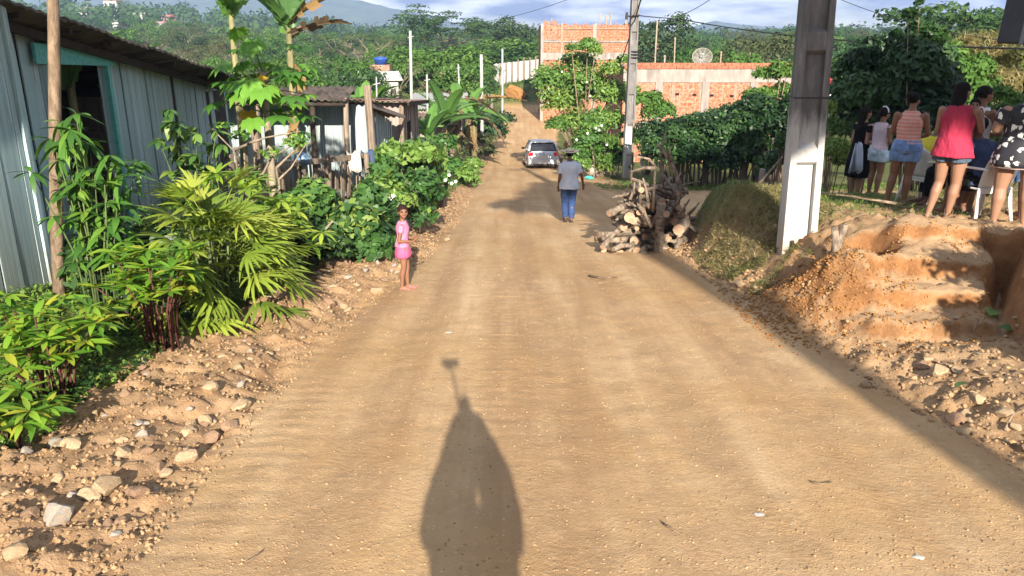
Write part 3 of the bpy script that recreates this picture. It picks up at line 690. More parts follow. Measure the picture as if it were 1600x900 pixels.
# rough paling fence with its sagging rail
pf = thing('paling_fence', 'ragged fence of old split palings in front of the lean-to', 'fence', on(-4.2, 14.0))
def paling_run(root, pts, sp, hfn, seed, mat, w=.075, lean=.09):
    rd = random.Random(seed); ms = planks(mat, .03)
    for (a, b) in zip(pts[:-1], pts[1:]):
        a = Vector((*a, 0)); b = Vector((*b, 0)); n = int((b-a).length/sp); ang = math.atan2(b.y-a.y, b.x-a.x)
        for i in range(n):
            p = a+(b-a)*(i+rd.uniform(-.2, .2))/n; z = gz(p.x, p.y)-.12; h = hfn()*rd.uniform(.72, 1.15)
            if rd.random() < .06: continue
            o = bpy.data.objects.new('paling', rd.choice(ms)); COL.objects.link(o); o.parent = root; o.location = Vector((p.x+rd.uniform(-.02, .02), p.y, z))-root.location
            o.rotation_euler = (rd.uniform(-lean, lean), rd.uniform(-lean, lean), ang+rd.uniform(-.2, .2)); o.scale = (w*rd.uniform(.6, 1.5), 1.1, h)
paling_run(pf, [(-4.75, 11.7), (-4.3, 14.0), (-3.35, 17.6)], .085, lambda: 1.25, 5, M['paling'])
bar(pf, (-4.35, 13.8, .08), (-3.3, 17.7, -.28), .05, M['oldwood'], 'rail', square=(.03, .11))
bar(pf, (-4.72, 11.9, .1), (-4.35, 13.9, -.05), .03, M['oldwood'], 'rail', square=(.03, .07))
for x, y, h in ((-4.42, 13.6, 1.7), (-3.75, 16.0, 1.3), (-3.3, 17.7, 1.5)): bar(pf, on(x, y, -.1), (x+.03, y, gz(x, y)+h), .06, M['oldwood'], 'post', 7, .02)
def rag(name, label, cat, c, size, mat, seed=0, drop=.35):
    v = []; f = []; n = 9; rd = random.Random(seed)
    for j in range(n):
        for i in range(n):
            s = i/(n-1)-.5; t = j/(n-1)-.5
            zz = -abs(t)**1.3*2*drop+.04*math.sin(s*9+t*5)+rd.uniform(-.015, .015); v.append((s*size[0]*(1-.25*abs(t)), t*size[1]*(.5 if drop > .2 else 1)+.03*math.sin(s*14), zz))
    for j in range(n-1):
        for i in range(n-1): a = j*n+i; f.append((a, a+1, a+n+1, a+n))
    mb = MB(); mb.add(v, f); me = mb.mesh(name, True); o = link(name, me, None, mat); o.location = c; o.rotation_euler = (0, 0, .5); md = o.modifiers.new('thick', 'SOLIDIFY'); md.thickness = .012
    return tag(o, label, cat)
M['bluebag'] = simple('blue_grey_plastic', (.09, .17, .27), .35, .3, 6, .5, c2=(.2, .3, .4), dist=.03)
M['navy'] = simple('navy_cloth', (.03, .05, .12), .8, .3, 8, .4); M['cream'] = simple('cream_cloth', (.48, .43, .36), .9, .2, 8, .4)
mb = MB(); mb.ball((0, 0, 0), (.17, .13, .13), 16, 10); me = mb.mesh('plastic_bag', True)
for v in me.vertices: v.co *= 1+.28*(float(fbm(np.array(v.co.x*14+3), np.array(v.co.z*14+v.co.y*9)))-.5)*2
o = link('plastic_bag', me, None, M['bluebag']); o.location = (-4.02, 15.1, .02); tag(o, 'crumpled blue-grey plastic bag lying on the fence rail', 'bag')
rag('draped_cloth', 'cream cloth hung over the end of the paling fence', 'cloth', (-3.42, 17.1, -.12), (.32, .5), M['cream'], 2, .5)
rag('draped_cloth', 'dark navy cloth on the fence beside the cream one', 'cloth', (-3.25, 17.9, -.2), (.35, .5), M['navy'], 3, .4)

# thin pale posts along the left side
def post(label, bx, by, tx, ty, y=None, r=.05, mat='metalpost', name='fence_post', cat='post', wires=0):
    if y is None: b = G(bx, by)
    else: b = P(bx, by, y); b.z = gz(b.x, b.y)-.1
    t = P(tx, ty, b.y); root = thing(name, label, cat, b); bar(root, b-Vector((0, 0, .2)), t, r*1.1, M[mat], 'shaft', 8, .01, r*.8)
    mb = MB(); mb.tube([t-b+Vector((-.1, 0, -.25)), t-b+Vector((.12, 0, -.2))], .02, 5); mb.build('bracket', M[mat], root); return t
pt = [post('tall white post rising above the weathered shack', 641, 160, 641, 48, 31, .065),
      post('thin leaning post in front of the banana clump by the roadside', 723, 247, 716, 100, None, .05),
      post('slim pale post left of the banana leaves', 668, 200, 667, 116, 33, .05),
      post('stout pale post beside the dark mango bush', 753, 200, 752, 85, 47, .11),
      post('small grey post in front of the far white fence', 785, 160, 785, 76, 72, .10),
      post('thin pole standing beside the rusty roof corner', 588, 200, 588, 120, 27, .03)]

# stones, the ones that can be told apart
def stone_mesh(seed, q=(1, .8, .62), sub=2):
    bm = bmesh.new(); bmesh.ops.create_icosphere(bm, subdivisions=sub, radius=1); rd = random.Random(seed); r3 = [Vector((rd.uniform(-1, 1), rd.uniform(-1, 1), rd.uniform(-1, 1))).normalized() for _ in range(11)]
    hs_ = [rd.uniform(.48, .80) for _ in r3]
    for v in bm.verts:
        p = v.co.copy()
        for n_, h in zip(r3, hs_):
            d = p.dot(n_)
            if d > h: p -= n_*(d-h)*.97
        p += p.normalized()*rd.uniform(-.035, .035); v.co = Vector((p.x*q[0], p.y*q[1], p.z*q[2]))
    me = bpy.data.meshes.new('stone'); bm.to_mesh(me); bm.free(); return me
stm = {}
for mk in ('stone', 'stone_grey', 'stone_brown'):
    stm[mk] = []
    for s in range(7):
        me = stone_mesh(s*7+len(stm), (1, random.uniform(.7, .95), random.uniform(.55, .8)), 2); me.materials.append(M[mk]); stm[mk].append(me)
def stone(px, py, d, label, mk='stone', group=None, seed=None):
    p = G(px, py+d*.25); s = d/FPX*(p-Vector((0, 0, CAMH))).length*.5
    o = bpy.data.objects.new('stone', (stm[mk][(seed if seed is not None else random.randrange(7)) % 7])); COL.objects.link(o); o.location = p+Vector((0, 0, s*.22)); o.scale = (s, s, s); o.rotation_euler = (random.uniform(-.3, .3), random.uniform(-.3, .3), random.uniform(0, 6.28))
    return tag(o, label, 'stone', group)
big = [(163, 760, 52, 'largest pale sandstone lump in the rubble at lower left', 'stone'), (87, 803, 50, 'pale grey rock beside the largest sandstone lump', 'stone_grey'), (292, 712, 36, 'round tan rock among the rubble, up and right of the largest lump', 'stone'),
       (190, 702, 30, 'upright tan stone above the largest sandstone lump', 'stone'), (93, 745, 27, 'small yellowish stone just left of the largest lump', 'stone'), (328, 602, 32, 'cream stone at the rubble edge under the whorled bush', 'stone'),
       (372, 570, 27, 'oval cream stone highest up beside the lady palm', 'stone'), (320, 655, 27, 'rounded stone in the cluster of three', 'stone'), (378, 630, 34, 'angular pale stone with a dark hollow beside it', 'stone'), (360, 660, 32, 'flat brown stone nearest the road in the cluster', 'stone_brown'),
       (263, 740, 24, 'small round stone below the round tan rock', 'stone'), (1157, 442, 26, 'single pale stone at the foot of the right bank', 'stone'), (1568, 643, 30, 'yellow-brown stone near the right edge of the rubble', 'stone'), (1525, 625, 24, 'square tan stone at upper right of the rubble', 'stone'), (1440, 568, 26, 'brown block in the rubble below the cut steps', 'stone_brown'), (1465, 580, 28, 'tan block leaning on the brown one below the steps', 'stone'),
       (590, 452, 24, 'white stone on the verge left of the girl in pink', 'stone'), (22, 862, 36, 'tan stone at the lowest left corner', 'stone'), (515, 470, 24, 'brown stone on the verge beyond the lady palm', 'stone_brown'), (222, 676, 24, 'chalky white stone among crumbs of soil', 'stone_grey'),
       (1490, 652, 34, 'broad flat slab of soil-coloured stone in the right rubble', 'stone_brown'), (1350, 600, 20, 'small stone at the inner edge of the right rubble', 'stone'), (700, 372, 14, 'pale stone on the left verge beyond the girl', 'stone')]
for i, (a, b, d, lb, mk) in enumerate(big): stone(a, b, d, lb, mk, None, i)
for k in range(210):
    y = 3.6+9.5*random.random()**1.4; x = float(xl(y))-.05-1.15*random.random()
    s = random.choice((.022, .028, .034, .045, .06, .035, .05))*random.uniform(.8, 1.15)*(1+y*.03); mk = random.choice(('stone', 'stone_brown', 'stone_brown', 'stone_grey', 'stone'))
    o = bpy.data.objects.new('stone', random.choice(stm[mk])); COL.objects.link(o); o.location = on(x, y, s*.08); o.scale = (s*1.1, s*1.1, s*.9); o.rotation_euler = (random.uniform(-.4, .4), random.uniform(-.4, .4), random.uniform(0, 6.28))
    cn = {'stone': 'tan', 'stone_grey': 'greyish', 'stone_brown': 'brown'}[mk]; zn = 'nearest the lower left corner' if y < 5 else 'beside the whorled bushes' if y < 7.2 else 'beside the lady palm' if y < 9.5 else 'near the girl in pink'
    tag(o, ('small ' if s < .035 else 'fist-sized ')+cn+' stone in the left rubble strip '+zn, 'stone', 'small stones in the left rubble strip')
for k in range(80):
    y = 4.6+2.4*random.random(); x = 3.2+1.5*random.random(); s = random.choice((.025, .03, .04, .055))*random.uniform(.8, 1.2)
    mk = random.choice(('stone', 'stone_brown', 'stone')); o = bpy.data.objects.new('stone', random.choice(stm[mk])); COL.objects.link(o); o.location = on(x, y, s*.08); o.scale = (s*1.1, s*1.1, s*.85); o.rotation_euler = (random.uniform(-.4, .4), random.uniform(-.4, .4), random.uniform(0, 6.28))
    tag(o, ('small ' if s < .034 else 'fist-sized ')+('tan' if mk == 'stone' else 'brown')+' stone in the right rubble, '+('at its near end' if y < 5.5 else 'close below the cut steps'), 'stone', 'small stones in the right rubble')

# crumbs of soil and gravel: nobody could count them
def scatter(name, label, N_, fn, size, mat, protos=5, seed=0):
    bases = []
    for s in range(protos):
        me = stone_mesh(100+s+seed, (1, .85, .7), 1); bases.append((np.array([v.co[:] for v in me.vertices]), np.array([p.vertices[:] for p in me.polygons]))); bpy.data.meshes.remove(me)
    xs, ys = fn(N_); n = len(xs); sc = size[0]+(size[1]-size[0])*rng.random(n)**2.6; zs = terrain(xs, ys)+sc*.15; V = []; Fc = []; T = 0
    for s in range(protos):
        k = np.arange(n) % protos == s; bv, bf = bases[s]; a = rng.random(k.sum())*6.28; ca_, sa = np.cos(a), np.sin(a)
        vv = bv[None]*sc[k][:, None, None]; x = vv[..., 0]*ca_[:, None]-vv[..., 1]*sa[:, None]; y = vv[..., 0]*sa[:, None]+vv[..., 1]*ca_[:, None]
        vv = np.stack([x+xs[k][:, None], y+ys[k][:, None], vv[..., 2]+zs[k][:, None]], -1); V.append(vv.reshape(-1, 3)); Fc.append((bf[None]+(np.arange(k.sum())*len(bv))[:, None, None]+T).reshape(-1, 3)); T += vv.shape[0]*len(bv)
    return tag(link(name, npmesh(name, np.concatenate(V), np.concatenate(Fc), False), None, mat), label, kind='stuff')
def f1(n):
    y = 3.2+11*rng.random(n)**1.5; x = xl(y)+.18-1.5*rng.random(n)**.9; return x, y
scatter('gravel', 'loose crumbs of tan soil and gravel along the left verge', 12000, f1, (.004, .026), M['clod'])
def f2(n):
    y = 12+16*rng.random(n); x = xl(y)+.1-.9*rng.random(n)**.9; return x, y
scatter('gravel', 'gravel strip farther down the left verge', 2500, f2, (.010, .04), M['clod'])
def f3(n):
    y = 4.0+4.2*rng.random(n); x = 3.0+1.9*rng.random(n); k = (x > xr(y)-.1) & ((y < 6.7) | (x < 3.35)); return x[k], y[k]
scatter('gravel', 'loose soil clods at the foot of the cut steps', 4200, f3, (.006, .034), M['clod'], seed=3)
def f4(n):
    x = 3.2+.62*rng.normal(size=n)*.75; y = 8.2+.7*rng.normal(size=n)*.8; k = (x > 2.55) & (x < 3.9) & (y > 6.9) & (y < 10); return x[k], y[k]
scatter('gravel', 'orange soil crumbs spilled from the bank', 5200, f4, (.005, .028), M['clod_orange'], seed=5)
def f5(n):
    y = 3.3+14*rng.random(n)**1.6; x = xl(y)+.2+(xr(y)-xl(y))*rng.random(n); return x, y
scatter('gravel', 'scattered grit on the road surface', 12000, f5, (.002, .012), M['clod'], seed=8)
def f6(n):
    y = 9+6*rng.random(n); x = xr(y)-.1+.5*rng.random(n); return x, y
scatter('gravel', 'soil crumbs at the foot of the right bank', 2200, f6, (.01, .045), M['clod'], seed=9)

def f7(n):
    y = 6.5+2.1*rng.random(n); x = 3.4+.5*(y-7)+1.1*rng.random(n); k = fbm(x*4, y*5) > .42; return x[k], y[k]
scatter('gravel', 'crumbs of earth lying on the cut steps', 3200, f7, (.003, .022), M['clod_orange'], seed=15)
M['scrap'] = simple('pale_scrap', (.42, .40, .36), .8, .2, 9, .5)
for a, b, lb in ((1188, 806, 'pale crumpled scrap trodden into the near road, right of the shadow'), (1432, 872, 'pale scrap at the lower right corner of the road'), (700, 520, 'small pale chip on the road above the phone shadow')):
    o = link('scrap', stone_mesh(a, (1, .6, .25), 1), None, M['scrap']); o.location = G(a, b); o.scale = (.05, .05, .03); tag(o, lb, 'litter')
# twigs lying about
def twig(pts, r, label, mat='barkpale'):
    mb = MB(); c = pts[0]; mb.tube([p-c for p in pts], [r*(1-.6*i/(len(pts)-1)) for i in range(len(pts))], 5); o = mb.build('twig', M[mat], None, True); o.location = c; return tag(o, label, 'twig')
def gpts(l, dz=.02): return [G(a, b)+Vector((0, 0, dz)) for a, b in l]
twig(gpts([(1515, 553), (1530, 558), (1546, 556)]), .008, 'short pale twig lying on the right rubble')
twig(gpts([(1518, 528), (1527, 512), (1521, 506)], .05), .006, 'thin curled twig sticking from the rubble near the steps')
twig(gpts([(1568, 680), (1580, 660), (1599, 650)], .03), .008, 'pale root at the right edge of the rubble')
twig(gpts([(385, 885), (400, 872), (412, 862)], .01), .006, 'short dark twig on the road at the lower left', 'bark')
twig(gpts([(1268, 757), (1285, 759), (1300, 756)], .01), .007, 'dark chip of wood on the right of the road', 'bark')
twig(gpts([(920, 433), (945, 437), (965, 434)], .015), .02, 'dry twig on the road in front of the firewood', 'bark')
twig(gpts([(1035, 822), (1050, 830), (1064, 838)], .01), .007, 'small dark twig in the middle of the near road', 'bark')
lg = [leafmesh('leaf', .22, .25, .1, 5, .4, mat=L['banana'])]
for a, b, s, lb in ((1510, 605, .16, 'green leaf lying on the right rubble'), (1545, 500, .3, 'large fallen leaf on the side of the excavation'), (1556, 520, .28, 'second fallen leaf on the side of the excavation, lower')):
    o = link('fallen_leaf', lg[0]); o.location = G(a, b)+Vector((0, 0, .04)); o.scale = (s, s, s); o.rotation_euler = (.1, .2, a); tag(o, lb, 'leaf')
# ------------------------------------------------------------------ left: garden plants near the viewer
LM = {}
LM['mango'] = [leafmesh('leaf', .115, d, .14, 5, .42, mat=L['mango'], wave=.04) for d in (.25, .55, .85)]
LM['whorl'] = [leafmesh('leaf', .135, d, .15, 4, .45, mat=L['whorl'], wave=.03) for d in (.15, .35, .55)]
LM['lime'] = [leafmesh('leaf', .13, d, .15, 4, .45, mat=L['lime']) for d in (.2, .5, .7)]
LM['hib'] = [leafmesh('leaf', .26, d, .12, 4, .38, mat=L['hib']) for d in (.15, .35, .6)]
tr = thing('slim_tree', 'slim bare brown trunk standing in front of the blue board wall', 'tree', on(P(90, 430, 7.6).x, 7.6))
a = P(90, 470, 7.6); bar(tr, (a.x, 7.6, tr.location.z-.2), P(74, -160, 7.6), .066, M['bark'], 'trunk', 10, .02, .045)
mb = MB(); q = P(74, -160, 7.6)-tr.location
for k in range(5): mb.tube([q-Vector((0, 0, .2)), q+Vector((math.cos(k*1.3)*.6, math.sin(k*1.3)*.6, .5)), q+Vector((math.cos(k*1.3)*1.3, math.sin(k*1.3)*1.3, .9))], [.04, .025, .01], 5)
mb.build('limb', M['bark'], tr, True)
cl = [((q.x+math.cos(k*1.3)*1.1, q.y+math.sin(k*1.3)*1.1, q.z+.9), (.6, .6, .4)) for k in range(5)]
pos, nrm, sz, ti = clump_leaves(cl, 1500, .16); link('crown', leaves_mesh('crown', pos, nrm, sz, .4, tint=ti), tr, L['mango'])

def bush(name, label, cat, base, clumps, n, ls, leafm, aspect=.5, stems=5, stemmat='bark', group=None, seed=0, jitter=.6, up=.35, r=.015, shell=.5):
    """a bush: stems from the base to the clumps, and a foliage mesh; clumps in coordinates relative to the base"""
    root = thing(name, label, cat, base, 0, group); rd = random.Random(seed); mb = MB()
    for k in range(min(stems, 60)):
        c = clumps[k % len(clumps)]; e = Vector(c[0])+Vector((rd.uniform(-.4, .4)*c[1][0], rd.uniform(-.4, .4)*c[1][1], c[1][2]*rd.uniform(-.2, .5)))
        s = Vector((rd.uniform(-1, 1)*.1+e.x*.15, rd.uniform(-1, 1)*.1+e.y*.15, -.1)); mb.tube([s, s+(e-s)*.5+Vector((0, 0, .08*e.z)), e], [r, r*.8, r*.3], 5)
    mb.build('stem', M[stemmat], root, True)
    pos, nrm, sz, ti = clump_leaves(clumps, n, ls, jitter, up, shell); link('foliage', leaves_mesh('foliage', pos, nrm, sz, aspect, tint=ti), root, leafm); return root
# drooping young-leaved sapling against the wall
b = on(-3.95, 7.25)
whorl_shrub('sapling', 'sapling with drooping glossy young leaves in front of the doorway', b, 17, 2.0, .5, LM['mango'], .25, 9, 3, M['greenstem'], 3, (-.9, .4), .15, 290)
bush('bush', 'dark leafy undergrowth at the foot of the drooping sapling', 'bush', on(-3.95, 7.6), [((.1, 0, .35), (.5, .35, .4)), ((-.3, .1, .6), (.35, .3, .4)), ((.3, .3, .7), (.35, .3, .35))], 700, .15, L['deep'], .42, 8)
whorl_shrub('vine_shrub', 'dark green drooping shrub climbing the board wall beyond the doorway', on(-4.45, 10.8), 13, 2.05, .5, LM['hib'], .20, 8, 4, M['greenstem'], 5, (-1.1, .2), .2, 290)
whorl_shrub('garden_shrub', 'bright yellow-green shrub behind the lady palm', on(-3.55, 9.6), 20, 1.42, .72, LM['lime'], .27, 11, 2, M['greenstem'], 6, (-.5, .6), .2, 290)
whorl_shrub('garden_shrub', 'yellow-green shrub just beyond the lady palm on the road side', on(-2.95, 9.9), 17, 1.1, .55, LM['lime'], .24, 11, 2, M['greenstem'], 8, (-.5, .6), .2, 220)
whorl_shrub('whorled_shrub', 'large bush of leaf whorls on red stems in front of the lady palm', on(-3.12, 6.55), 22, 1.05, .5, LM['whorl'], .185, 12, 2, M['redstem'], 11, (-.25, .6), .1, 295)
whorl_shrub('whorled_shrub', 'leaf-whorl bush with red stems at the left edge, in front of the large one', on(-3.42, 5.35), 20, .88, .5, LM['whorl'], .185, 12, 2, M['redstem'], 12, (-.25, .6), .1, 295)
whorl_shrub('whorled_shrub', 'low leaf-whorl bush cut off by the lower left edge', on(-3.25, 4.45), 12, .42, .34, LM['whorl'], .17, 12, 2, M['redstem'], 13, (-.2, .5), .1, 290)
# lady palm: fan leaves
def fan_mesh(seed):
    rd = random.Random(seed); mb = MB(); mb.tube([(0, 0, 0), (0, .18, .02), (0, .34, 0)], [.006, .005, .004], 4, 0)
    k = 9
    for i in range(k):
        a = (i-(k-1)/2)*.27+rd.uniform(-.05, .05); Lb = .44*(1-.10*abs(i-4)/4)*rd.uniform(.88, 1.1); w = .021*rd.uniform(.85, 1.2); dr = rd.uniform(.10, .24)
        d = Vector((math.sin(a), math.cos(a), 0)); s = Vector((math.cos(a), -math.sin(a), 0)); c = Vector((0, .33, 0)); v = []
        for q in range(5):
            t = q/4; ww = w*(.4, 1, 1, .75, .12)[q]; p = c+d*Lb*t+Vector((0, 0, -dr*t*t+.02*t)); v += [p-s*ww+Vector((0, 0, .3*ww)), p, p+s*ww+Vector((0, 0, .3*ww))]
        mb.add(v, [(3*q+j, 3*q+j+1, 3*q+j+4, 3*q+j+3) for q in range(4) for j in (0, 1)], 0)
    me = mb.mesh('frond', True); me.materials.append(L['palm']); return me
fans = [fan_mesh(s) for s in range(6)]
def lady_palm(label, base, nf, h, spread, seed, sc=1.0):
    rd = random.Random(seed); root = thing('lady_palm', label, 'palm', base)
    for i in range(nf):
        a = rd.uniform(0, 2*PI); e = math.sqrt(rd.random()); z = h*(1-e**2*.75)*rd.uniform(.5, 1.0); rr = spread*e*.5
        p = Vector((math.cos(a)*rr, math.sin(a)*rr, z)); el = 1.2-1.0*e-.4*(1-z/h)+rd.uniform(-.3, .3)
        put_leaf(fans[i % 6], root, p, a-PI/2, el, sc*rd.uniform(.8, 1.1), rd.uniform(-.5, .5), 'frond')
    for i in range(9):
        a = rd.uniform(0, 6.28); rr = spread*.22*rd.random(); mb = MB(); mb.tube([(math.cos(a)*rr*.6, math.sin(a)*rr*.6, -.05), (math.cos(a)*rr*1.5, math.sin(a)*rr*1.5, h*.8)], [.016, .011], 6); mb.build('stem', M['greenstem'], root, True)
    return root
lady_palm('big lady palm clump with narrow yellow-green fingers in front of the blue wall', on(-3.15, 8.05), 150, 1.22, .95, 2, .86)
# spiky plant by the girl
sp = thing('spiky_plant', 'dark spiky plant with long narrow leaves behind the girl in pink', 'plant', on(-2.15, 12.2)); lsp = leafmesh('leaf', .045, .35, .2, 5, .4, mat=L['deep'])
for k in range(70): put_leaf(lsp, sp, (0, 0, .35+.25*random.random()), random.uniform(0, 6.28), random.uniform(-.5, 1.1), random.uniform(.5, .75))
# hibiscus hedge
def rc(n, sx, sy, z0, z1, r, seed, fl=.85):
    rd = random.Random(seed); return [((rd.uniform(-sx, sx), rd.uniform(-sy, sy), rd.uniform(z0, z1)), (r*rd.uniform(.6, 1.2), r*rd.uniform(.6, 1.2), r*fl*rd.uniform(.6, 1.1))) for _ in range(n)]
def flowers(root, pts, s=.06, name='flower'):
    for p in pts:
        mb = MB()
        for k in range(5):
            a = 2*PI*k/5; d = Vector((math.cos(a), 0, math.sin(a))); t = Vector((-math.sin(a), 0, math.cos(a))); c = Vector((0, -.02, 0))
            mb.add([c, c+d*s*.6+t*s*.42+Vector((0, -.03, 0)), c+d*s+Vector((0, -.02, 0)), c+d*s*.6-t*s*.42+Vector((0, -.03, 0))], [(0, 1, 2, 3)])
        mb.tube([c, c+Vector((0, -.05, .01))], .008, 4); o = mb.build(name, M['petal'], root); o.location = Vector(p)-root.location
hb1 = bush('hibiscus_bush', 'green hibiscus bush with white flowers on the left, nearest the palm', 'bush', on(-2.75, 12.3), rc(9, .75, .8, .25, 1.0, .42, 1), 4200, .13, L['hib'], .6, 12)
hb2 = bush('hibiscus_bush', 'hibiscus bush just behind the girl in pink', 'bush', on(-2.25, 14.0), rc(9, .6, .8, .3, 1.15, .42, 2), 3800, .13, L['hib'], .6, 12)
flowers(hb2, [P(a, b_, 13.3) for a, b_ in ((580, 309), (589, 310), (600, 307), (611, 309), (603, 302), (615, 305))], .04)
hb3 = bush('hibiscus_bush', 'tall leggy hibiscus leaning over the verge beyond the girl', 'bush', on(-2.1, 16.5), rc(11, .62, 1.1, .7, 1.75, .36, 3), 3600, .15, L['hib'], .6, 18, seed=4, r=.022)
hb4 = bush('hibiscus_bush', 'airy green bush against the shack fence farther down the left side', 'bush', on(-2.7, 19.5), rc(10, .7, 1.3, .5, 1.7, .4, 4), 3300, .16, L['mango'], .5, 16, seed=5, r=.02)
hb5 = bush('hibiscus_bush', 'small bush of pale flowers at the verge past the last shack', 'bush', on(-1.9, 20.5), rc(6, .5, .9, .3, 1.3, .32, 7), 1700, .14, L['hib'], .5, 12, seed=6, r=.02)
flowers(hb5, [P(a, b_, 19.9) for a, b_ in ((702, 273), (706, 286), (696, 281), (712, 283), (683, 252))], .05)
bush('bush', 'leafy bush in front of the paling fence', 'bush', on(-3.5, 13.4), rc(7, .55, .8, .2, .9, .36, 9), 2200, .14, L['hib'], .5, 9)
bush('bush', 'low bush filling the gap between palm and hibiscus', 'bush', on(-3.0, 11.0), rc(6, .45, .7, .15, .6, .32, 10), 1800, .13, L['deep'], .5, 9)
bush('bush', 'bright green bush standing by the weathered shack', 'bush', on(-2.9, 23.5), rc(8, .6, 1.6, .3, 1.4, .45, 12), 2200, .17, L['hib'], .5, 9)
bush('bush', 'ragged bush beside the banana plants', 'bush', on(-2.9, 28.5), rc(8, .6, 2.0, .3, 1.4, .5, 13), 1900, .2, L['mango'], .5, 9)
bush('bush', 'dark round mango bush at the bend of the left verge', 'bush', on(-1.9, 52.5), rc(14, 1.2, 1.6, .8, 3.0, .95, 14), 4200, .28, L['deep'], .4, 9)
bush('bush', 'dry weedy bush under the dark mango bush', 'bush', on(-1.9, 47.5), rc(11, .7, 2.6, .2, 1.3, .5, 15), 2200, .2, L['treeC'], .3, 9)
bush('bush', 'brownish undergrowth at the foot of the banana plants', 'bush', on(-2.3, 37), rc(12, .7, 3.2, .2, 1.2, .5, 25), 2600, .2, L['treeC'], .3, 14)
bush('bush', 'green weeds and canes beside the thin leaning post', 'bush', on(-1.9, 31), rc(10, .4, 2.6, .2, .9, .4, 26), 2000, .18, L['hib'], .4, 14)
# bare gnarled shrub by the fence
bs = thing('bare_shrub', 'crooked leafless branches in front of the paling fence', 'shrub', on(-4.2, 12.2)); 
for pts in ([(400, 330), (385, 290), (365, 235), (330, 200)], [(385, 290), (412, 270), (425, 245), (470, 220)], [(440, 345), (436, 280), (455, 262), (478, 225)], [(365, 235), (395, 222), (415, 215), (470, 205)], [(436, 290), (432, 262), (460, 235), (465, 200)], [(470, 430), (485, 385), (520, 345)]):
    y = 12.2 if pts[0][0] < 460 else 10.5; mb = MB(); mb.tube([P(a, b_, y-.1*i)-bs.location for i, (a, b_) in enumerate(pts)], [.03, .022, .014, .006][:len(pts)], 6); mb.build('branch', M['barkpale'], bs, True)
pos, nrm, sz, ti = clump_leaves([((P(a, b_, 12)-bs.location)[:], (.2, .2, .12)) for a, b_ in ((345, 200), (470, 215), (425, 240), (375, 215), (460, 225))], 260, .09); link('foliage', leaves_mesh('foliage', pos, nrm, sz, .5, tint=ti), bs, L['mango'])
# low ground cover
def gcover(name, label, fn, n, ls, leafm, h=.08, asp=.5, vert=.5):
    xs, ys = fn(n); n = len(xs); pos = np.stack([xs, ys, terrain(xs, ys)+h*rng.random(n)], -1); nrm = rng.normal(size=(n, 3))*vert; nrm[:, 2] += 1; clump = fbm(xs*3, ys*3); 
    return tag(link(name, leaves_mesh(name, pos, nrm, ls*(.5+.9*rng.random(n)), asp, tint=np.clip(clump*.8+.2*rng.random(n), 0, .98)), None, leafm), label, kind='stuff')
def c1(n):
    y = 3.5+10*rng.random(n); x = xl(y)-1.08-.95*rng.random(n)**1.2; k = fbm(x*3, y*3) > .36; return x[k], y[k]
gcover('ground_cover', 'low green weeds between the bushes and the rubble', c1, 15000, .05, L['hib'], .10)
def c1b(n):
    y = 4.6+5*rng.random(n); x = -4.95+1.3*rng.random(n); return x, y
gcover('ground_cover', 'low dark weeds between the bushes and the blue wall', c1b, 9000, .06, L['hib'], .12)
def c2(n):
    y = 20+36*rng.random(n); x = xl(y)-.5-1.6*rng.random(n); k = fbm(x*1.5, y*1.5) > .42; return x[k], y[k]
gcover('ground_cover', 'grass and weeds on the left verge farther down', c2, 9000, .13, L['grass'], .15, .2, 1.2)
def c3(n):
    y = 9.5+7*rng.random(n); x = 2.9+7*rng.random(n)**1.5; k = (fbm(x*1.6+4, y*1.6) > .46) & (x > xr(y)+.3); return x[k], y[k]
gcover('grass', 'short grass and weeds on top of the right bank', c3, 8000, .05, L['grass'], .04, .2, 1.2)
blades('grass', 'standing grass blades and tufts on the right bank', c3, 15000, .07, L['grass'])
def c4(n):
    y = 8.9+7.2*rng.random(n); x = 2.8+8*rng.random(n); k = (fbm(x*2+9, y*2) > .5) & (x > xr(y)+.1); return x[k], y[k]
gcover('dry_grass', 'straw and dry grass on the right bank', c4, 14000, .07, L['drygrass'], .03, .1, 1.0)
def c8(n):
    y = 9.8+2.2*rng.random(n); x = 2.8+1.3*rng.random(n); return x, y
gcover('dry_grass', 'straw heaped on the near face of the bank left of the pole', c8, 9000, .10, L['drygrass'], .07, .07, 1.2)
def c9(n):
    y = 9.0+1.3*rng.random(n); x = 2.9+1.3*rng.random(n); k = fbm(x*4+2, y*4) > .5; return x[k], y[k]
gcover('dry_grass', 'dry weeds and roots round the foot of the near pole', c9, 6000, .09, L['drygrass'], .08, .07, 1.4)
def c5(n):
    y = 93+8*rng.random(n); x = -6+14*rng.random(n); k = fbm(x*.6, y*.6) > .48; return x[k], y[k]
gcover('grass', 'patch of grass on the bank closing the far end of the road', c5, 6000, .3, L['grass'], .3, .3, 1.0)
def c6(n):
    y = 27.5+3*rng.random(n); x = 3.2+14*rng.random(n); return x, y
gcover('grass', 'weeds at the foot of the dark hedge', c6, 4000, .14, L['grass'], .15, .2, 1.2)

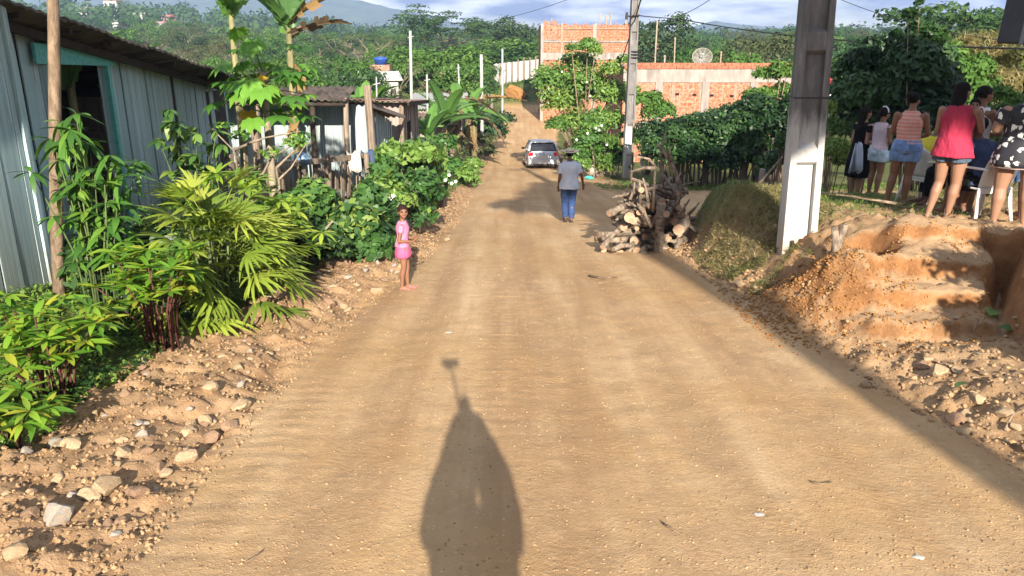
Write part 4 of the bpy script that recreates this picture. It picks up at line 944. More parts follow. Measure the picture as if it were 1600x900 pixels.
# papaya
def papaya_leaf(seed, mat):
    rd = random.Random(seed); mb = MB()
    for i in range(7):
        a = (i-3)*.62; Lb = (.34, .42, .5, .54, .5, .42, .34)[i]; d = Vector((math.sin(a), math.cos(a), 0)); s = Vector((math.cos(a), -math.sin(a), 0)); v = []
        for q, (t, w) in enumerate(((0, .03), (.35, .07), (.6, .12), (.75, .06), (1, .003))):
            p = d*Lb*t+Vector((0, 0, -.18*t*t)); v += [p-s*w+Vector((0, 0, w*.2)), p, p+s*w+Vector((0, 0, w*.2))]
        mb.add(v, [(3*q+j, 3*q+j+1, 3*q+j+4, 3*q+j+3) for q in range(4) for j in (0, 1)])
    me = mb.mesh('leaf', True); me.materials.append(mat); return me
pb = P(426, 300, 13.0); pp = thing('papaya_tree', 'slender papaya tree with lobed leaves above the paling fence', 'tree', on(pb.x, 13.0))
topz = 1.72; bar(pp, on(pb.x, 13.0, -.1), (pb.x+.02, 13.0, topz), .075, M['barkpale'], 'trunk', 9, .008, .05)
pls = [papaya_leaf(s, L['papaya']) for s in range(3)]; ply = papaya_leaf(9, L['yellow'])
for i in range(38):
    a = i*2.4; el = random.uniform(-.1, .9); Lp = random.uniform(.35, .95); c = Vector((0.02, 0, topz-.02*i-pp.location.z+.3*0)); d = Vector((math.cos(a)*math.cos(el), math.sin(a)*math.cos(el), math.sin(el))); e = c+d*Lp
    mb = MB(); mb.tube([c, c+d*Lp*.5+Vector((0, 0, .04)), e], [.012, .009, .006], 5); mb.build('petiole', M['greenstem'], pp)
    put_leaf(pls[i % 3], pp, e, a-PI/2, random.uniform(-.9, .1), random.uniform(.45, .68))
put_leaf(ply, pp, P(402, 126, 12.9)-pp.location, 2.2, -1.45, .62); put_leaf(ply, pp, P(388, 176, 13.2)-pp.location, .2, -1.2, .4)

# bananas
def banana_leaf(seed, mat, torn=.5, droop=.45):
    rd = random.Random(seed); n = 14; mb = MB(); rib = []
    def c(t): return Vector((0, t*(1-.12*t), .10*t-droop*t*t))
    for i in range(n+1): rib.append(c(i/n))
    mb.tube(rib, [.016*(1-.8*i/n) for i in range(n+1)], 4)
    for side in (-1, 1):
        off = 0
        for i in range(n):
            t = (i+.5)/n; w = .15*math.sin(PI*min(1, .12+t*.9))**.6*rd.uniform(.85, 1.05)
            if rd.random() < torn: off = rd.uniform(-.5, .45)*torn
            a, b_ = rib[i], rib[i+1]; tip = Vector((side*w, w*.25, w*(.25+off)-.05*w)); k = .96
            m1 = a+Vector((side*w*.5, w*.1, w*.18)); m2 = b_+Vector((side*w*.5, w*.1, w*.18))
            q = [a, b_, m2-(m2-m1)*.02, m1, a+tip, a+(b_-a)*k+tip]
            mb.add(q, [(0, 1, 2, 3), (3, 2, 5, 4)] if side > 0 else [(3, 2, 1, 0), (4, 5, 2, 3)])
    me = mb.mesh('leaf', True); me.materials.append(mat); return me
BL = [banana_leaf(s, L['banana'], .25+.12*s, .25+.14*s) for s in range(4)]; BD = [banana_leaf(20+s, L['bananadry'], .9, .9+.3*s) for s in range(2)]; BD.append(banana_leaf(30, L['bananadry'], .7, .30))
M['banstem'] = simple('banana_stem', (.15, .13, .06), .8, .45, 3, .4, stretch=(4, 4, .6), c2=(.24, .22, .10))
def banana(label, base, h, leaves, r=.10, seed=0, group=None, dead=4):
    rd = random.Random(seed); root = thing('banana_plant', label, 'banana plant', base, 0, group); mb = MB()
    mb.tube([(0, 0, -.1), (0, 0, h*.5), (.02, 0, h)], [r, r*.8, r*.5], 10); mb.build('stem', M['banstem'], root, True)
    for (az, el, s, dry) in leaves: put_leaf((BD[2] if dry == 2 else (BD if dry else BL)[rd.randrange(2 if dry else 4)]), root, (0, 0, h*rd.uniform(.93, 1.0)), az, el, s, rd.uniform(-.4, .4))
    for k in range(dead): put_leaf(BD[k % 2], root, (0, 0, h*rd.uniform(.7, .95)), rd.uniform(0, 6.28), rd.uniform(-1.4, -1.0), h*.38, 0)
    return root
def std(n, s, seed, lo=.3, hi=1.3, dry=0):
    rd = random.Random(seed); return [(2*PI*i/n+rd.uniform(-.3, .3), rd.uniform(lo, hi), s*rd.uniform(.8, 1.15), rd.random() < dry) for i in range(n)]
b = P(366, 90, 17.5); banana('tall banana plant behind the lean-to roof, left of the pair', on(b.x, 17.5), 4.3, [(.4, 1.2, 1.9, 0), (-.5, 1.15, 2.0, 0), (1.5, 1.0, 1.7, 0), (-1.5, 1.0, 1.7, 0), (3.2, .9, 1.6, 0), (2.3, 1.1, 1.6, 0)], .10, 1, dead=0)
b = P(452, 80, 19.5); banana('tall banana plant with a ragged dry leaf, right of the pair', on(b.x, 19.5), 4.2, [(-1.5, .62, 2.2, 2), (-1.35, .40, 1.7, 2), (-1.2, 1.05, 1.6, 0), (.8, 1.1, 1.8, 0), (1.7, .9, 1.4, 0), (-.2, 1.35, 2.2, 0), (2.6, 1.0, 1.6, 0), (.9, 1.3, 2.0, 0)], .12, 2, dead=1)
for (px, y, s, lb, sd) in ((95, 10.5, 1.1, 'banana leaf plant showing one bright leaf above the near roof', 3), (168, 13.0, 1.2, 'banana plant behind the roof, second from the left', 4), (275, 15.5, 1.3, 'banana plant behind the roof with an upright narrow leaf', 5)):
    b = P(px, 60, y); banana(lb, on(b.x, y), 2.3 if y < 11 else 2.0+.1*(15-y), std(5, s, sd, .8, 1.35), .1, sd, dead=0)
banana('banana plant behind the rusty roof left of the small white house', on(-5.6, 31), 2.6, std(8, 1.8, 6, .4, 1.25), .12, 6)
banana('banana plant beside the thin leaning post with upright bright leaves', on(-2.9, 34.5), 2.3, std(11, 2.4, 7, .4, 1.35), .14, 7, dead=6)
banana('banana plant between the weathered shack and the bright one', on(-3.2, 31.0), 1.9, std(9, 2.0, 8, .2, 1.3), .13, 8, dead=5)
banana('dry ragged banana plant by the stout pale post', on(-2.0, 42.0), 2.6, std(10, 2.4, 9, 0, 1.1, .35), .18, 9, dead=9)
banana('tall dry banana trunk leaning between the two pale posts', on(-2.6, 38.0), 3.4, std(6, 1.8, 19, -.4, .9, .5), .2, 19, dead=9)
banana('banana plant farther down, half dry, beside the mango bush', on(-2.5, 46.0), 2.9, std(9, 2.4, 10, 0, 1.1, .3), .16, 10, dead=7)

# ------------------------------------------------------------------ far and middle trees
def ftree(px, pytop, y, kind, label=None, w=None, group=None, z0=None):
    """kind: (proto key, height, spread, ...) scaled so that its top stands at the surveyed height"""
    x = P(px, 100, y).x; zb = gz(x, y)-.2; zt = P(px, pytop, y).z; h = max(3.0, zt-zb)
    key = kind+str(random.randrange(3)); sd = int(key[-1])*7+len(kind)
    k = dict(umb=dict(height=10, spread=5.2, r0=.28, nleaf=5200, ls=.42, cl=1.5, flat=.38, start=.55, n1=9, forks=3, up=.45, leafm=L['treeA']),
             rnd=dict(height=8, spread=2.6, r0=.2, nleaf=5200, ls=.34, cl=1.25, flat=.9, start=.3, n1=9, forks=2, up=.6, leafm=L['treeB']),
             mng=dict(height=7, spread=2.7, r0=.25, nleaf=6000, ls=.34, cl=1.3, flat=.85, start=.15, n1=10, forks=2, up=.4, leafm=L['deep'], aspect=.4),
             mngb=dict(height=7, spread=2.7, r0=.25, nleaf=6000, ls=.36, cl=1.3, flat=.85, start=.15, n1=10, forks=2, up=.4, leafm=L['treeB'], aspect=.45),
             oli=dict(height=8, spread=3.0, r0=.16, nleaf=2800, ls=.30, cl=1.2, flat=.7, start=.35, n1=9, forks=3, up=.8, leafm=L['treeC'], bark=M['barkpale']),
             bare=dict(height=8, spread=3.0, r0=.16, nleaf=700, ls=.26, cl=1.0, flat=.7, start=.3, n1=11, forks=4, up=1.0, leafm=L['treeC'], bark=M['barkpale']),
             drk=dict(height=8, spread=2.1, r0=.2, nleaf=5000, ls=.32, cl=1.0, flat=.9, start=.25, n1=9, forks=2, up=.9, leafm=L['treeD']),
             brt=dict(height=6, spread=2.4, r0=.15, nleaf=4600, ls=.36, cl=1.15, flat=.75, start=.15, n1=9, forks=2, up=.5, leafm=L['treeB']))[kind]
    zn = 'above the blue house' if px < 330 else 'behind the tall banana plants' if px < 600 else 'left of the brick building' if px < 850 else 'behind the brick building' if px < 1010 else 'behind the long brick wall' if px < 1250 else 'behind the crowd'
    rw = ', near row' if y < 92 else ', middle row' if y < 150 else ', farthest rows'
    lbs = dict(umb='wide flat-topped tree', rnd='round-crowned green tree', mng='dense dark mango tree', mngb='dense bright mango tree', oli='thin olive-green tree', bare='nearly bare pale-limbed tree', drk='dark narrow-crowned tree', brt='low bright-leaved tree')
    nm = dict(umb='umbrella_tree', rnd='round_tree', mng='mango_tree', mngb='mango_tree', oli='olive_tree', bare='bare_tree', drk='dark_tree', brt='leafy_tree')[kind]
    o = make_tree(key, nm, label or (lbs[kind]+' in the woods '+zn+rw), 'tree', (x, y, zb), seed=sd, group=group or (None if label else lbs[kind]+'s in the woods'), **k)
    if kind == 'oli': o.name = 'thin_tree'
    s = h/(k['height']*1.08); sx = s if w is None else w/(k['spread']*2.3); o.scale = (sx, sx, s); o.rotation_euler.z = random.uniform(0, 6.28); return o
nt = [(690, 22, 150, 'umb', 'broad flat-topped tree on the skyline left of the brick building', 17), (800, 20, 135, 'drk', 'dark ragged tree alone on the skyline left of the brick building', 6.5),
      (690, 55, 66, 'mngb', 'big bright-leaved tree above the banana plants', 7), (650, 62, 74, 'mngb', 'bright tree left of the big bright-leaved one', 6.5), (530, 84, 46, 'mng', 'round dense mango tree behind the lean-to', 4.6), (480, 92, 40, 'mngb', 'green mango tree behind the papaya', 4.4),
      (570, 100, 50, 'mng', 'small round mango tree beside the little white house', 2.6), (575, 48, 105, 'bare', 'pale bare-limbed tree above the round mango tree', 9), (1025, 14, 92, 'drk', 'tall dark tree right of the leaning far pole', 7.0), (1000, 22, 96, 'drk', 'dark tree just left of the tall dark one', 6),
      (1175, 50, 62, 'oli', 'speckled thin tree behind the long brick wall', 7), (1090, 70, 66, 'brt', 'bright low tree behind the satellite dish', 5), (1220, 85, 54, 'brt', 'bright tree just left of the near concrete pole', 4), (1130, 75, 70, 'brt', 'green tree right of the satellite dish', 6),
      (1540, 8, 62, 'umb', 'wide fern-leaved tree on the skyline at upper right', 13), (1600, 14, 58, 'umb', 'fern-leaved tree at the right edge of the skyline', 12), (1495, 42, 50, 'oli', 'thin yellowish tree behind the crowd', 6), (1570, 60, 40, 'brt', 'bright tree behind the loudspeaker', 5), (820, 60, 105, 'brt', 'bright tree above the far white fence', 9), (770, 58, 112, 'rnd', 'green tree behind the far white fence', 9)]
for a, b_, y, kd, lb, w in nt: ftree(a, b_, y, kd, lb, w)
kinds = ['rnd', 'rnd', 'oli', 'mng', 'drk', 'brt', 'brt', 'umb', 'oli', 'bare', 'rnd', 'mngb']
for row, (y0, top, st) in enumerate(((62, 96, 95), (82, 84, 75), (102, 72, 62), (128, 62, 52), (160, 54, 46), (200, 50, 42), (250, 48, 38), (310, 47, 36))):
    px = -60+random.uniform(0, 30)
    while px < 1680:
        yy = y0*random.uniform(.9, 1.12); t = top+random.uniform(-6, 12)
        if px < 480 and y0 > 100: t -= (480-px)/480*34*min(1, (y0-100)/160)
        if px > 1250 and y0 > 100: t -= 6
        if not (px > 840 and px < 1010 and yy < 92) and not (760 < px < 850 and yy < 112) and not (1000 < px < 1260 and yy < 66): ftree(px, t, yy, random.choice(kinds))
        px += st*random.uniform(.7, 1.3)
# the far wood that reads as one mass
cl = []
for k in range(900):
    y = 330+620*random.random(); x = (random.random()*2-1)*y*.85; z = gz(x, y)
    r = random.uniform(4, 8); cl.append(((x, y, z+r*.7), (r*1.2, r*1.2, r)))
pos, nrm, sz, ti = clump_leaves(cl, 90000, 2.3, .5)
tag(link('far_wood', leaves_mesh('far_wood', pos, nrm, sz, .7, tint=ti), None, L['treeA']), 'hazy wooded slopes beyond the valley', kind='stuff')
# ------------------------------------------------------------------ concrete poles
def concrete_mat(paintz, fade=.25):
    m, t = newmat('pole_concrete'); tc = t.n('ShaderNodeTexCoord').outputs['Object']; z = t.n('ShaderNodeSeparateXYZ', {0: tc}).outputs[2]
    n = t.noise(t.map(tc, (1, 1, .18)), 9, 6, .7); n2 = t.noise(tc, 28, 5, .7); n3 = t.noise(t.map(tc, (1, 1, .5)), 3.5, 5, .6)
    c = t.ramp(n, [(.3, (.085, .082, .080)), (.55, (.16, .155, .15)), (.75, (.25, .24, .23))])
    wp = t.ramp(n3, [(.35, (.36, .35, .33)), (.6, (.48, .48, .465))]); wp = t.mix(t.math('MULTIPLY', t.ramp(n2, [(.56, 0.0), (.68, 1.0)]), .5), wp, (.34, .29, .22))
    low = t.ramp(t.math('ADD', z, t.math('MULTIPLY', n, .5)), [(.28, 1.0), (.75, 0.0)])
    wp = t.mix(t.math('MULTIPLY', low, .5), wp, (.40, .28, .16))
    f = t.math('ADD', t.math('MULTIPLY', t.math('SUBTRACT', paintz, z), 1/fade), t.math('MULTIPLY', t.math('SUBTRACT', n, .5), 3.0))
    f = t.n('ShaderNodeClamp', {0: f}).outputs[0]
    c = t.mix(f, c, wp)
    b = t.n('ShaderNodeBsdfPrincipled', {'Base Color': c, 'Roughness': .9, 'Specular IOR Level': .2, 'Normal': t.bump(t.mix(.5, n, n2), .45, .008)}); t.out(b.outputs[0]); return m
def hpole(label, x, y, h, w0, w1, d0, rz, paint, cell, first, lean=0, zoff=0):
    base = on(x, y, -.15+zoff); root = thing('utility_pole', label, 'utility pole', base, rz); mb = MB(); fw = .20
    def W(z): return w0+(w1-w0)*z/h
    def D(z): return d0*(.75+.25*(W(z)/w0))
    for sx in (-1, 1):                                              # the two flanges
        v = []
        for z in (-1.2, h):
            w = W(max(z, 0)); d = D(max(z, 0)); a = sx*w/2; b_ = sx*(w/2-w*fw)
            v += [(a, -d/2, z), (b_, -d/2, z), (b_*.97, d/2, z), (a, d/2, z)]
        f = [(0, 1, 5, 4), (1, 2, 6, 5), (2, 3, 7, 6), (3, 0, 4, 7), (4, 5, 6, 7)]
        if sx < 0: f = [tuple(reversed(q)) for q in f]
        mb.add(v, f)
    def fr(z): return W(z)*(.5-fw)+.004
    v = []                                                          # the web between them
    for z in (-1.2, h):
        w = fr(max(z, 0)); v += [(-w, -.05, z), (w, -.05, z), (w, .05, z), (-w, .05, z)]
    mb.add(v, [(0, 1, 5, 4), (2, 3, 7, 6), (4, 5, 6, 7)])
    z = first; k = 0
    while z < h-.3:                                                  # solid bridges that close each recess, sloped below
        t_ = .16 if k == 0 else .20; d = D(z)/2-.012
        if k >= 2: t_ = cell*.72
        t_ = min(t_, h-z); w = fr(z); w2 = fr(z+t_)
        v = [(-w, -.05, z-.05), (w, -.05, z-.05), (w, -d, z), (-w, -d, z), (-w2, -d, z+t_), (w2, -d, z+t_), (-w2, -.05, z+t_+.05), (w2, -.05, z+t_+.05)]
        mb.add(v, [(0, 1, 2, 3), (3, 2, 5, 4), (4, 5, 7, 6)]); v2 = [(a, -b_, c) for a, b_, c in v]; mb.add(v2, [(3, 2, 1, 0), (4, 5, 2, 3), (6, 7, 5, 4)])
        z += cell; k += 1
    o = mb.build('shaft', concrete_mat(paint), root); md = o.modifiers.new('bevel', 'BEVEL'); md.width = .008; md.segments = 2; md.limit_method = 'ANGLE'
    return root
p1 = hpole('big near concrete utility pole, painted white below and grey above, on the right bank', 3.61, 9.7, 9.6, .44, .225, .30, math.radians(-4), 1.75, 1.30, 1.15)
zb = 1.55-p1.location.z; p1.rotation_euler.y = -.024
mb = MB(); w, d = .21, .146; mb.tube([(-w, -d, zb), (w, -d, zb-.01), (w, d, zb), (-w, d, zb+.01), (-w, -d, zb)], .008, 5); mb.build('wire_tie', M['cable'], p1)
mb = MB(); mb.box((0, -.2, 9.2), (1.6, .09, .11)); 
mb.build('crossarm', M['darkwood'], p1)
for s in (-.7, -.25, .25, .7): mb = MB(); mb.rings([((s, -.2, 9.27), .03, .03), ((s, -.2, 9.32), .05, .05), ((s, -.2, 9.36), .03, .03), ((s, -.2, 9.41), .045, .045), ((s, -.2, 9.46), .02, .02)], 8); mb.build('insulator', M['white_plastic'], p1, True)
p2 = hpole('slimmer concrete utility pole with white painted foot beside the flowering tree', P(980, 278, 34).x, 34, 9.4, .45, .28, .28, math.radians(8), 2.45, 1.25, 1.2)
c = P(993, 26, 34)-p2.location; mb = MB(); mb.tube([c+Vector((-.42, -.18, -.0)), c+Vector((.1, -.2, .05))], .04, 6); mb.tube([c+Vector((-.42, -.18, .16)), c+Vector((-.42, -.18, -.12))], .055, 6); mb.build('insulator_bracket', M['cable'], p2)
c = P(991, 86, 34)-p2.location; mb = MB()
for k in range(3): mb.tube([c+Vector((math.cos(a)*.22, math.sin(a)*.19, .12*k-.1)) for a in [q*PI/4 for q in range(9)]], .03, 5)
mb.build('cable_wrap', M['cable'], p2)
def cable(label, a, b, sag, r, n=14):
    a = Vector(a); b = Vector(b); mb = MB(); mb.tube([(a+(b-a)*(i/n)+Vector((0, 0, -sag*4*(i/n)*(1-i/n))))-a for i in range(n+1)], r, 5); o = mb.build('cable', M['cable'], None, True); o.location = a; return tag(o, label, 'cable')
t1 = p1.location+Vector((-.93, -.2, 9.42)); P2t = P(991, 34, 34)
cable('thick overhead cable running from the far pole up to the near pole', P2t, t1, .55, .028)
cable('overhead cable from the far pole to the left arm of the near pole', P(998, 8, 34), t1+Vector((.45, 0, 0)), .9, .014)
cable('dark cable crossing behind the near pole and along the dark trees at right', P(1058, 29, 33), P(1700, 78, 17), .25, .022)
cable('short cable from the far pole to where the crossing cable starts', P(996, 24, 34), P(1058, 29, 33), .02, .02, 5)
cable('thin wire in the sky right of the near pole', P(1310, -2, 26), P(1660, 72, 20), .25, .010)
cable('dark drop cable from the far pole down behind the flowering tree', P(987, 45, 34), P(955, 118, 40), .35, .022)
cable('thin cable against the clouds left of the far pole', P(700, 35, 60), P(980, -40, 34), .6, .012)
cable('thin wire rising to the upper edge from the dark tree', P(1058, 27, 33), P(1150, -30, 26), .1, .012, 6)

# ------------------------------------------------------------------ brick buildings
def brick_mat(name, bw, bh, mort, plaster_hi=None, drips=0.0, tone=0):
    m, t = newmat(name); tc = t.n('ShaderNodeTexCoord').outputs['Object']; s = t.n('ShaderNodeSeparateXYZ', {0: tc}); u = t.math('ADD', s.outputs[0], s.outputs[1])
    uv = t.n('ShaderNodeCombineXYZ', {0: u, 1: s.outputs[2], 2: 0.0}).outputs[0]
    b = t.n('ShaderNodeTexBrick', {'Vector': uv, 'Color1': (.225, .052, .024), 'Color2': (.30, .09, .045), 'Mortar': (.24, .16, .12), 'Scale': 1.0, 'Mortar Size': mort, 'Mortar Smooth': .3, 'Bias': 0.0, 'Brick Width': bw, 'Row Height': bh})
    n = t.noise(t.map(tc, (1, 1, .22)), 2.6, 6, .65); n2 = t.noise(tc, 6, 5, .6); n3 = t.noise(tc, .7, 4, .6)
    c = t.mix(t.math('MULTIPLY', t.ramp(n2, [(.42, 0.0), (.62, 1.0)]), .45), b.outputs[0], (.66, .40, .26))
    c = t.mix(t.math('MULTIPLY', t.ramp(n3, [(.45, 0.0), (.6, 1.0)]), .4), c, (.31, .11, .05))
    if drips: c = t.mix(t.math('MULTIPLY', t.ramp(t.noise(t.map(tc, (1, 1, .06)), 7, 4, .6), [(.52, 0.0), (.62, 1.0)]), drips), c, (.33, .27, .24))
    sh = t.n('ShaderNodeBsdfPrincipled', {'Base Color': c, 'Roughness': .92, 'Specular IOR Level': .15, 'Normal': t.bump(t.math('SUBTRACT', t.math('MULTIPLY', n2, .4), b.outputs['Fac']), .6, .02)}); t.out(sh.outputs[0]); return m
M['brickA'] = brick_mat('hollow_brick', .40, .21, .018, drips=.15); M['brickB'] = brick_mat('weathered_hollow_brick', .30, .24, .022, drips=.5)
M['conc'] = simple('rough_concrete', (.22, .19, .17), .9, .3, 2.5, .4, stretch=(1, 1, .3), c2=(.33, .30, .27), dirt=(.22, .19, .17))
M['concred'] = simple('brick_dust_concrete', (.28, .17, .12), .9, .3, 2.5, .4)
M['clay'] = simple('clay_tile', (.30, .105, .06), .85, .35, 3, .4, stretch=(3, 3, 3))
def slab(root, c, size, mat, name, rot=None):
    mb = MB(); mb.box(Vector(c)-root.location, size, rot); return mb.build(name, mat, root)
bb = thing('brick_building', 'unfinished two-storey red brick building with bare concrete frame at the end of the road', 'building', on(6.9, 75))
x0, x1, yb_, z0, zt = P(846, 100, 75).x, P(990, 100, 75).x, 75, -5.6, 3.55
o = bb.location; wv = MB()
wx0, wx1, wz0, wz1 = P(853, 60, 75).x, P(872, 60, 75).x, P(860, 62, 75).z, P(860, 44, 75).z
def rect(a, b_, c_, d_): wv.box(Vector(((a+b_)/2, yb_+.1, (c_+d_)/2))-o, (b_-a, .2, d_-c_))
rect(x0, wx0, z0, zt); rect(wx1, x1, z0, zt-.25); rect(wx0, wx1, z0, wz0); rect(wx0, wx1, wz1, zt-.05)
wv.box(Vector((x0+.1, yb_+4.5, (z0+zt)/2))-o, (.2, 8.8, zt-z0-.02)); wv.box(Vector((x1-.1, yb_+4.5, (z0+zt)/2))-o, (.2, 8.8, zt-z0-.3)); wv.box(Vector(((x0+x1)/2, yb_+8.9, (z0+zt)/2))-o, (x1-x0-.1, .2, zt-z0-.1)); wv.build('wall', M['brickA'], bb)
slab(bb, ((x0+x1)/2, yb_+4.3, -.6), (x1-x0-.5, 8.2, .15), M['conc'], 'floor')
for px, w in ((847, .24), (878, .2), (929, .32), (988, .24)): x = P(px, 60, 75).x; slab(bb, (x, yb_-.02, (z0+zt)/2), (w, .18, zt-z0+.06), M['conc' if px != 878 else 'concred'], 'column')
slab(bb, ((x0+x1)/2, yb_-.035, P(900, 88, 75).z), (x1-x0+.1, .16, .62), M['conc'], 'floor_beam'); slab(bb, ((x0+x1)/2, yb_-.03, P(900, 65, 75).z), (x1-x0, .15, .14), M['conc'], 'lintel_band')
slab(bb, ((x0+x1)/2+.2, yb_-.03, P(900, 45, 75).z), (x1-x0-.5, .15, .10), M['concred'], 'lintel_band'); slab(bb, (P(860, 60, 75).x, yb_-.05, wz0-.03), (wx1-wx0+.2, .2, .10), M['conc'], 'window_sill')
mbk = MB()
for k in range(26): x = x0+.3+k*(x1-x0-.5)/26; mbk.box(Vector((x, yb_+.1, (zt if x < wx1 else zt-.25)+.09+.06*(k % 3 == 0)))-o, (.26, .18, .2+.12*(k % 3 == 0)))
mbk.build('top_course', M['brickA'], bb)
for px, top in ((937, 20), (954, 18), (947, 24), (978, 24), (862, 28)): x = P(px, 50, 75).x; b_ = slab(bb, (x, yb_+.3, (P(px, top, 75).z+3.0)/2), (.14, .14, P(px, top, 75).z-3.0), M['conc'], 'column_stub')
# long low building
lb = thing('brick_building', 'long single-storey brick building with a red clay coping and grey plaster band', 'building', on(11.5, 46))
o = lb.location; X0, X1 = P(975, 100, 46).x, P(1243, 100, 46).x+.2; zA = .86; wv = MB()
hw = [P(a, b_, 46) for a, b_ in ((1058, 147), (1085, 148), (1112, 149), (1143, 150), (1170, 151), (1029, 146))]
wv.box(Vector(((X0+X1)/2, 46.1, -2.2))-o, (X1-X0, .2, 6.0)); wv.box(Vector((X0+.1, 50.2, -2.2))-o, (.2, 8, 5.9)); wv.box(Vector((X1-.1, 50.2, -2.2))-o, (.2, 8, 5.9)); wv.box(Vector(((X0+X1)/2, 54.1, -2.2))-o, (X1-X0-.5, .2, 5.9)); wv.build('wall', M['brickB'], lb)
for h in hw: mb = MB(); mb.box(h+Vector((0, -.012, 0))-o, (.22, .06, .12)); mb.build('vent_shade', M['dark'], lb)  # dark blocks on the wall stand in for shade inside the vents
slab(lb, ((X0+X1)/2, 46.06, .26), (X1-X0+.02, .22, .72), M['conc'], 'ring_beam')
for px in (1030, 1103, 1178, 990, 1236): slab(lb, (P(px, 130, 46).x, 46.04, -2.2), (.42, .24, 4.3), M['conc'], 'column')
slab(lb, ((X0+X1)/2, 50, .60), (X1-X0-.5, 7.6, .1), M['conc'], 'roof_slab')
n = int((X1-X0)/.42); cm_ = None
for k in range(n):
    mb = MB() if cm_ is None else None
    if mb is not None: mb.box((0, 0, 0), (.40, .34, .15)); cm_ = mb.mesh('coping_brick'); cm_.materials.append(M['clay'])
    for r_ in range(2):
        q = bpy.data.objects.new('coping_brick', cm_); COL.objects.link(q); q.parent = lb; q.location = Vector((X0+.21+k*.42+.2*r_, 46.05+.02*r_, .72+.155*r_+random.uniform(-.008, .008)))-o; q.rotation_euler.z = random.uniform(-.03, .03)
# dish
dp = P(1097, 92, 47.5); ds = thing('satellite_dish', 'large mesh satellite dish on the roof of the long brick building', 'satellite dish', (dp.x, dp.y, .66)); M['dish'] = simple('dish_mesh', (.30, .26, .23), .6, .2, 5, .2)
R0 = .56; rot = Euler((math.radians(58), 0, math.radians(-12))).to_matrix(); c0 = Vector((0, 0, dp.z-.66))
def dpt(r, a): return c0+rot@Vector((math.cos(a)*r, math.sin(a)*r, .42*r*r/R0))
mb = MB()
for ri in range(9):
    r = R0*(.16+ri*.105); mb.tube([dpt(r, 2*PI*k/28) for k in range(29)], .010 if ri < 8 else .022, 4)
for k in range(40): mb.tube([dpt(.1, 2*PI*k/40), dpt(R0*.6, 2*PI*k/40), dpt(R0, 2*PI*k/40)], .006, 3)
mb.build('mesh_panel', M['dish'], ds)
for k in range(10): mb = MB(); mb.tube([dpt(.05, 2*PI*k/10), dpt(R0*.5, 2*PI*k/10), dpt(R0, 2*PI*k/10)], .018, 4); mb.build('rib', M['metalpost'], ds)
mb = MB(); f_ = c0+rot@Vector((0, 0, .55)); mb.tube([c0, f_], .02, 5); mb.tube([f_, f_+rot@Vector((0, 0, -.1))], .06, 8)
for k in range(3): mb.tube([dpt(R0*.95, 2*PI*k/3), f_], .008, 4)
mb.build('feed_horn', M['metalpost'], ds); mb = MB(); mb.tube([(0, 0, -.02), c0], .04, 8); mb.build('mast', M['metalpost'], ds)
# thin posts behind the wall
for lb_, px, pb_, ty, y in (('tall leaning pale pole in front of the tall dark tree', 1023, 110, 32, 56), ('short post by the end of the brick wall', 1039, 110, 86, 50), ('thin post behind the satellite dish', 1127, 110, 80, 58), ('thin post left of the near pole, behind the coping', 1172, 110, 78, 60), ('small post with a cap behind the wall', 1055, 110, 58, 62), ('small grey post right of the near pole in the hazy garden', 1298, 105, 70, 60)):
    b_ = P(px, pb_, y); t_ = P(px+4 if 'leaning' in lb_ else px, ty, y); g = on(b_.x, y); rt = thing('post', lb_, 'post', g); bar(rt, g-Vector((0, 0, .2)), t_, .07, M['barkpale'], 'shaft', 7, .02, .05); mb = MB(); mb.tube([t_-g+Vector((-.09, 0, -.1)), t_-g+Vector((.09, 0, -.1))], .025, 4); mb.build('cleat', M['barkpale'], rt)
# little white house with blue tank; far houses on the hill
M['white_wall'] = simple('white_wall', (.42, .42, .41), .8, .12, 3, .2, dirt=(.3, .28, .24)); M['bluetank'] = simple('blue_tank', (.02, .07, .32), .4, .15, 3, .1); M['glassdark'] = simple('dark_window', (.02, .025, .03), .2, .1, 2, 0, spec=.6); M['pinkwall'] = simple('pink_wall', (.36, .21, .2), .85, .15, 3, .2)
def cottage(label, px, pybase, y, w, h, wall, roofm, depth=6, rz=.0, nwin=2, roofh=.9, name='cottage'):
    b_ = P(px, pybase, y); rt = thing(name, label, 'house', (b_.x, y, b_.z), rz); mb = MB(); mb.box((0, depth/2, h/2-2), (w, depth, h+4)); mb.build('wall', wall, rt)
    mb = MB(); e = .3; v = [(-w/2-e, -e, h), (w/2+e, -e, h), (w/2+e, depth+e, h), (-w/2-e, depth+e, h), (-w/2-e, depth/2, h+roofh), (w/2+e, depth/2, h+roofh)]; v += [(a, b2, c2-.08) for a, b2, c2 in v[:4]]
    mb.add(v, [(0, 1, 5, 4), (2, 3, 4, 5), (1, 2, 5), (3, 0, 4), (6, 9, 8, 7), (0, 6, 7, 1), (1, 7, 8, 2), (2, 8, 9, 3), (3, 9, 6, 0)]); mb.build('roof', roofm, rt)
    for k in range(nwin):
        xx = -w/2+w*(k+.5)/nwin; mb = MB(); ww = min(.9, w/nwin*.5); mb.box((xx, -.02, h*.55), (ww, .08, h*.36)); f = mb.build('window', M['glassdark'], rt); mb = MB(); mb.box((xx, -.05, h*.55-h*.19), (ww+.14, .12, .07)); mb.build('sill', M['white_wall'], f)
    return rt
cottage('small white cottage with dark windows seen above the rusty shack roof', 608, 180, 58, 1.5, 2.5, M['white_wall'], M['white_wall'], 4, .25, 2, .5)
wt = thing('water_tower', 'blue water tank on a rough brick base behind the small white cottage', 'water tank', (P(597, 140, 62).x, 62, P(597, 150, 62).z)); zt_ = P(597, 101, 62).z-wt.location.z
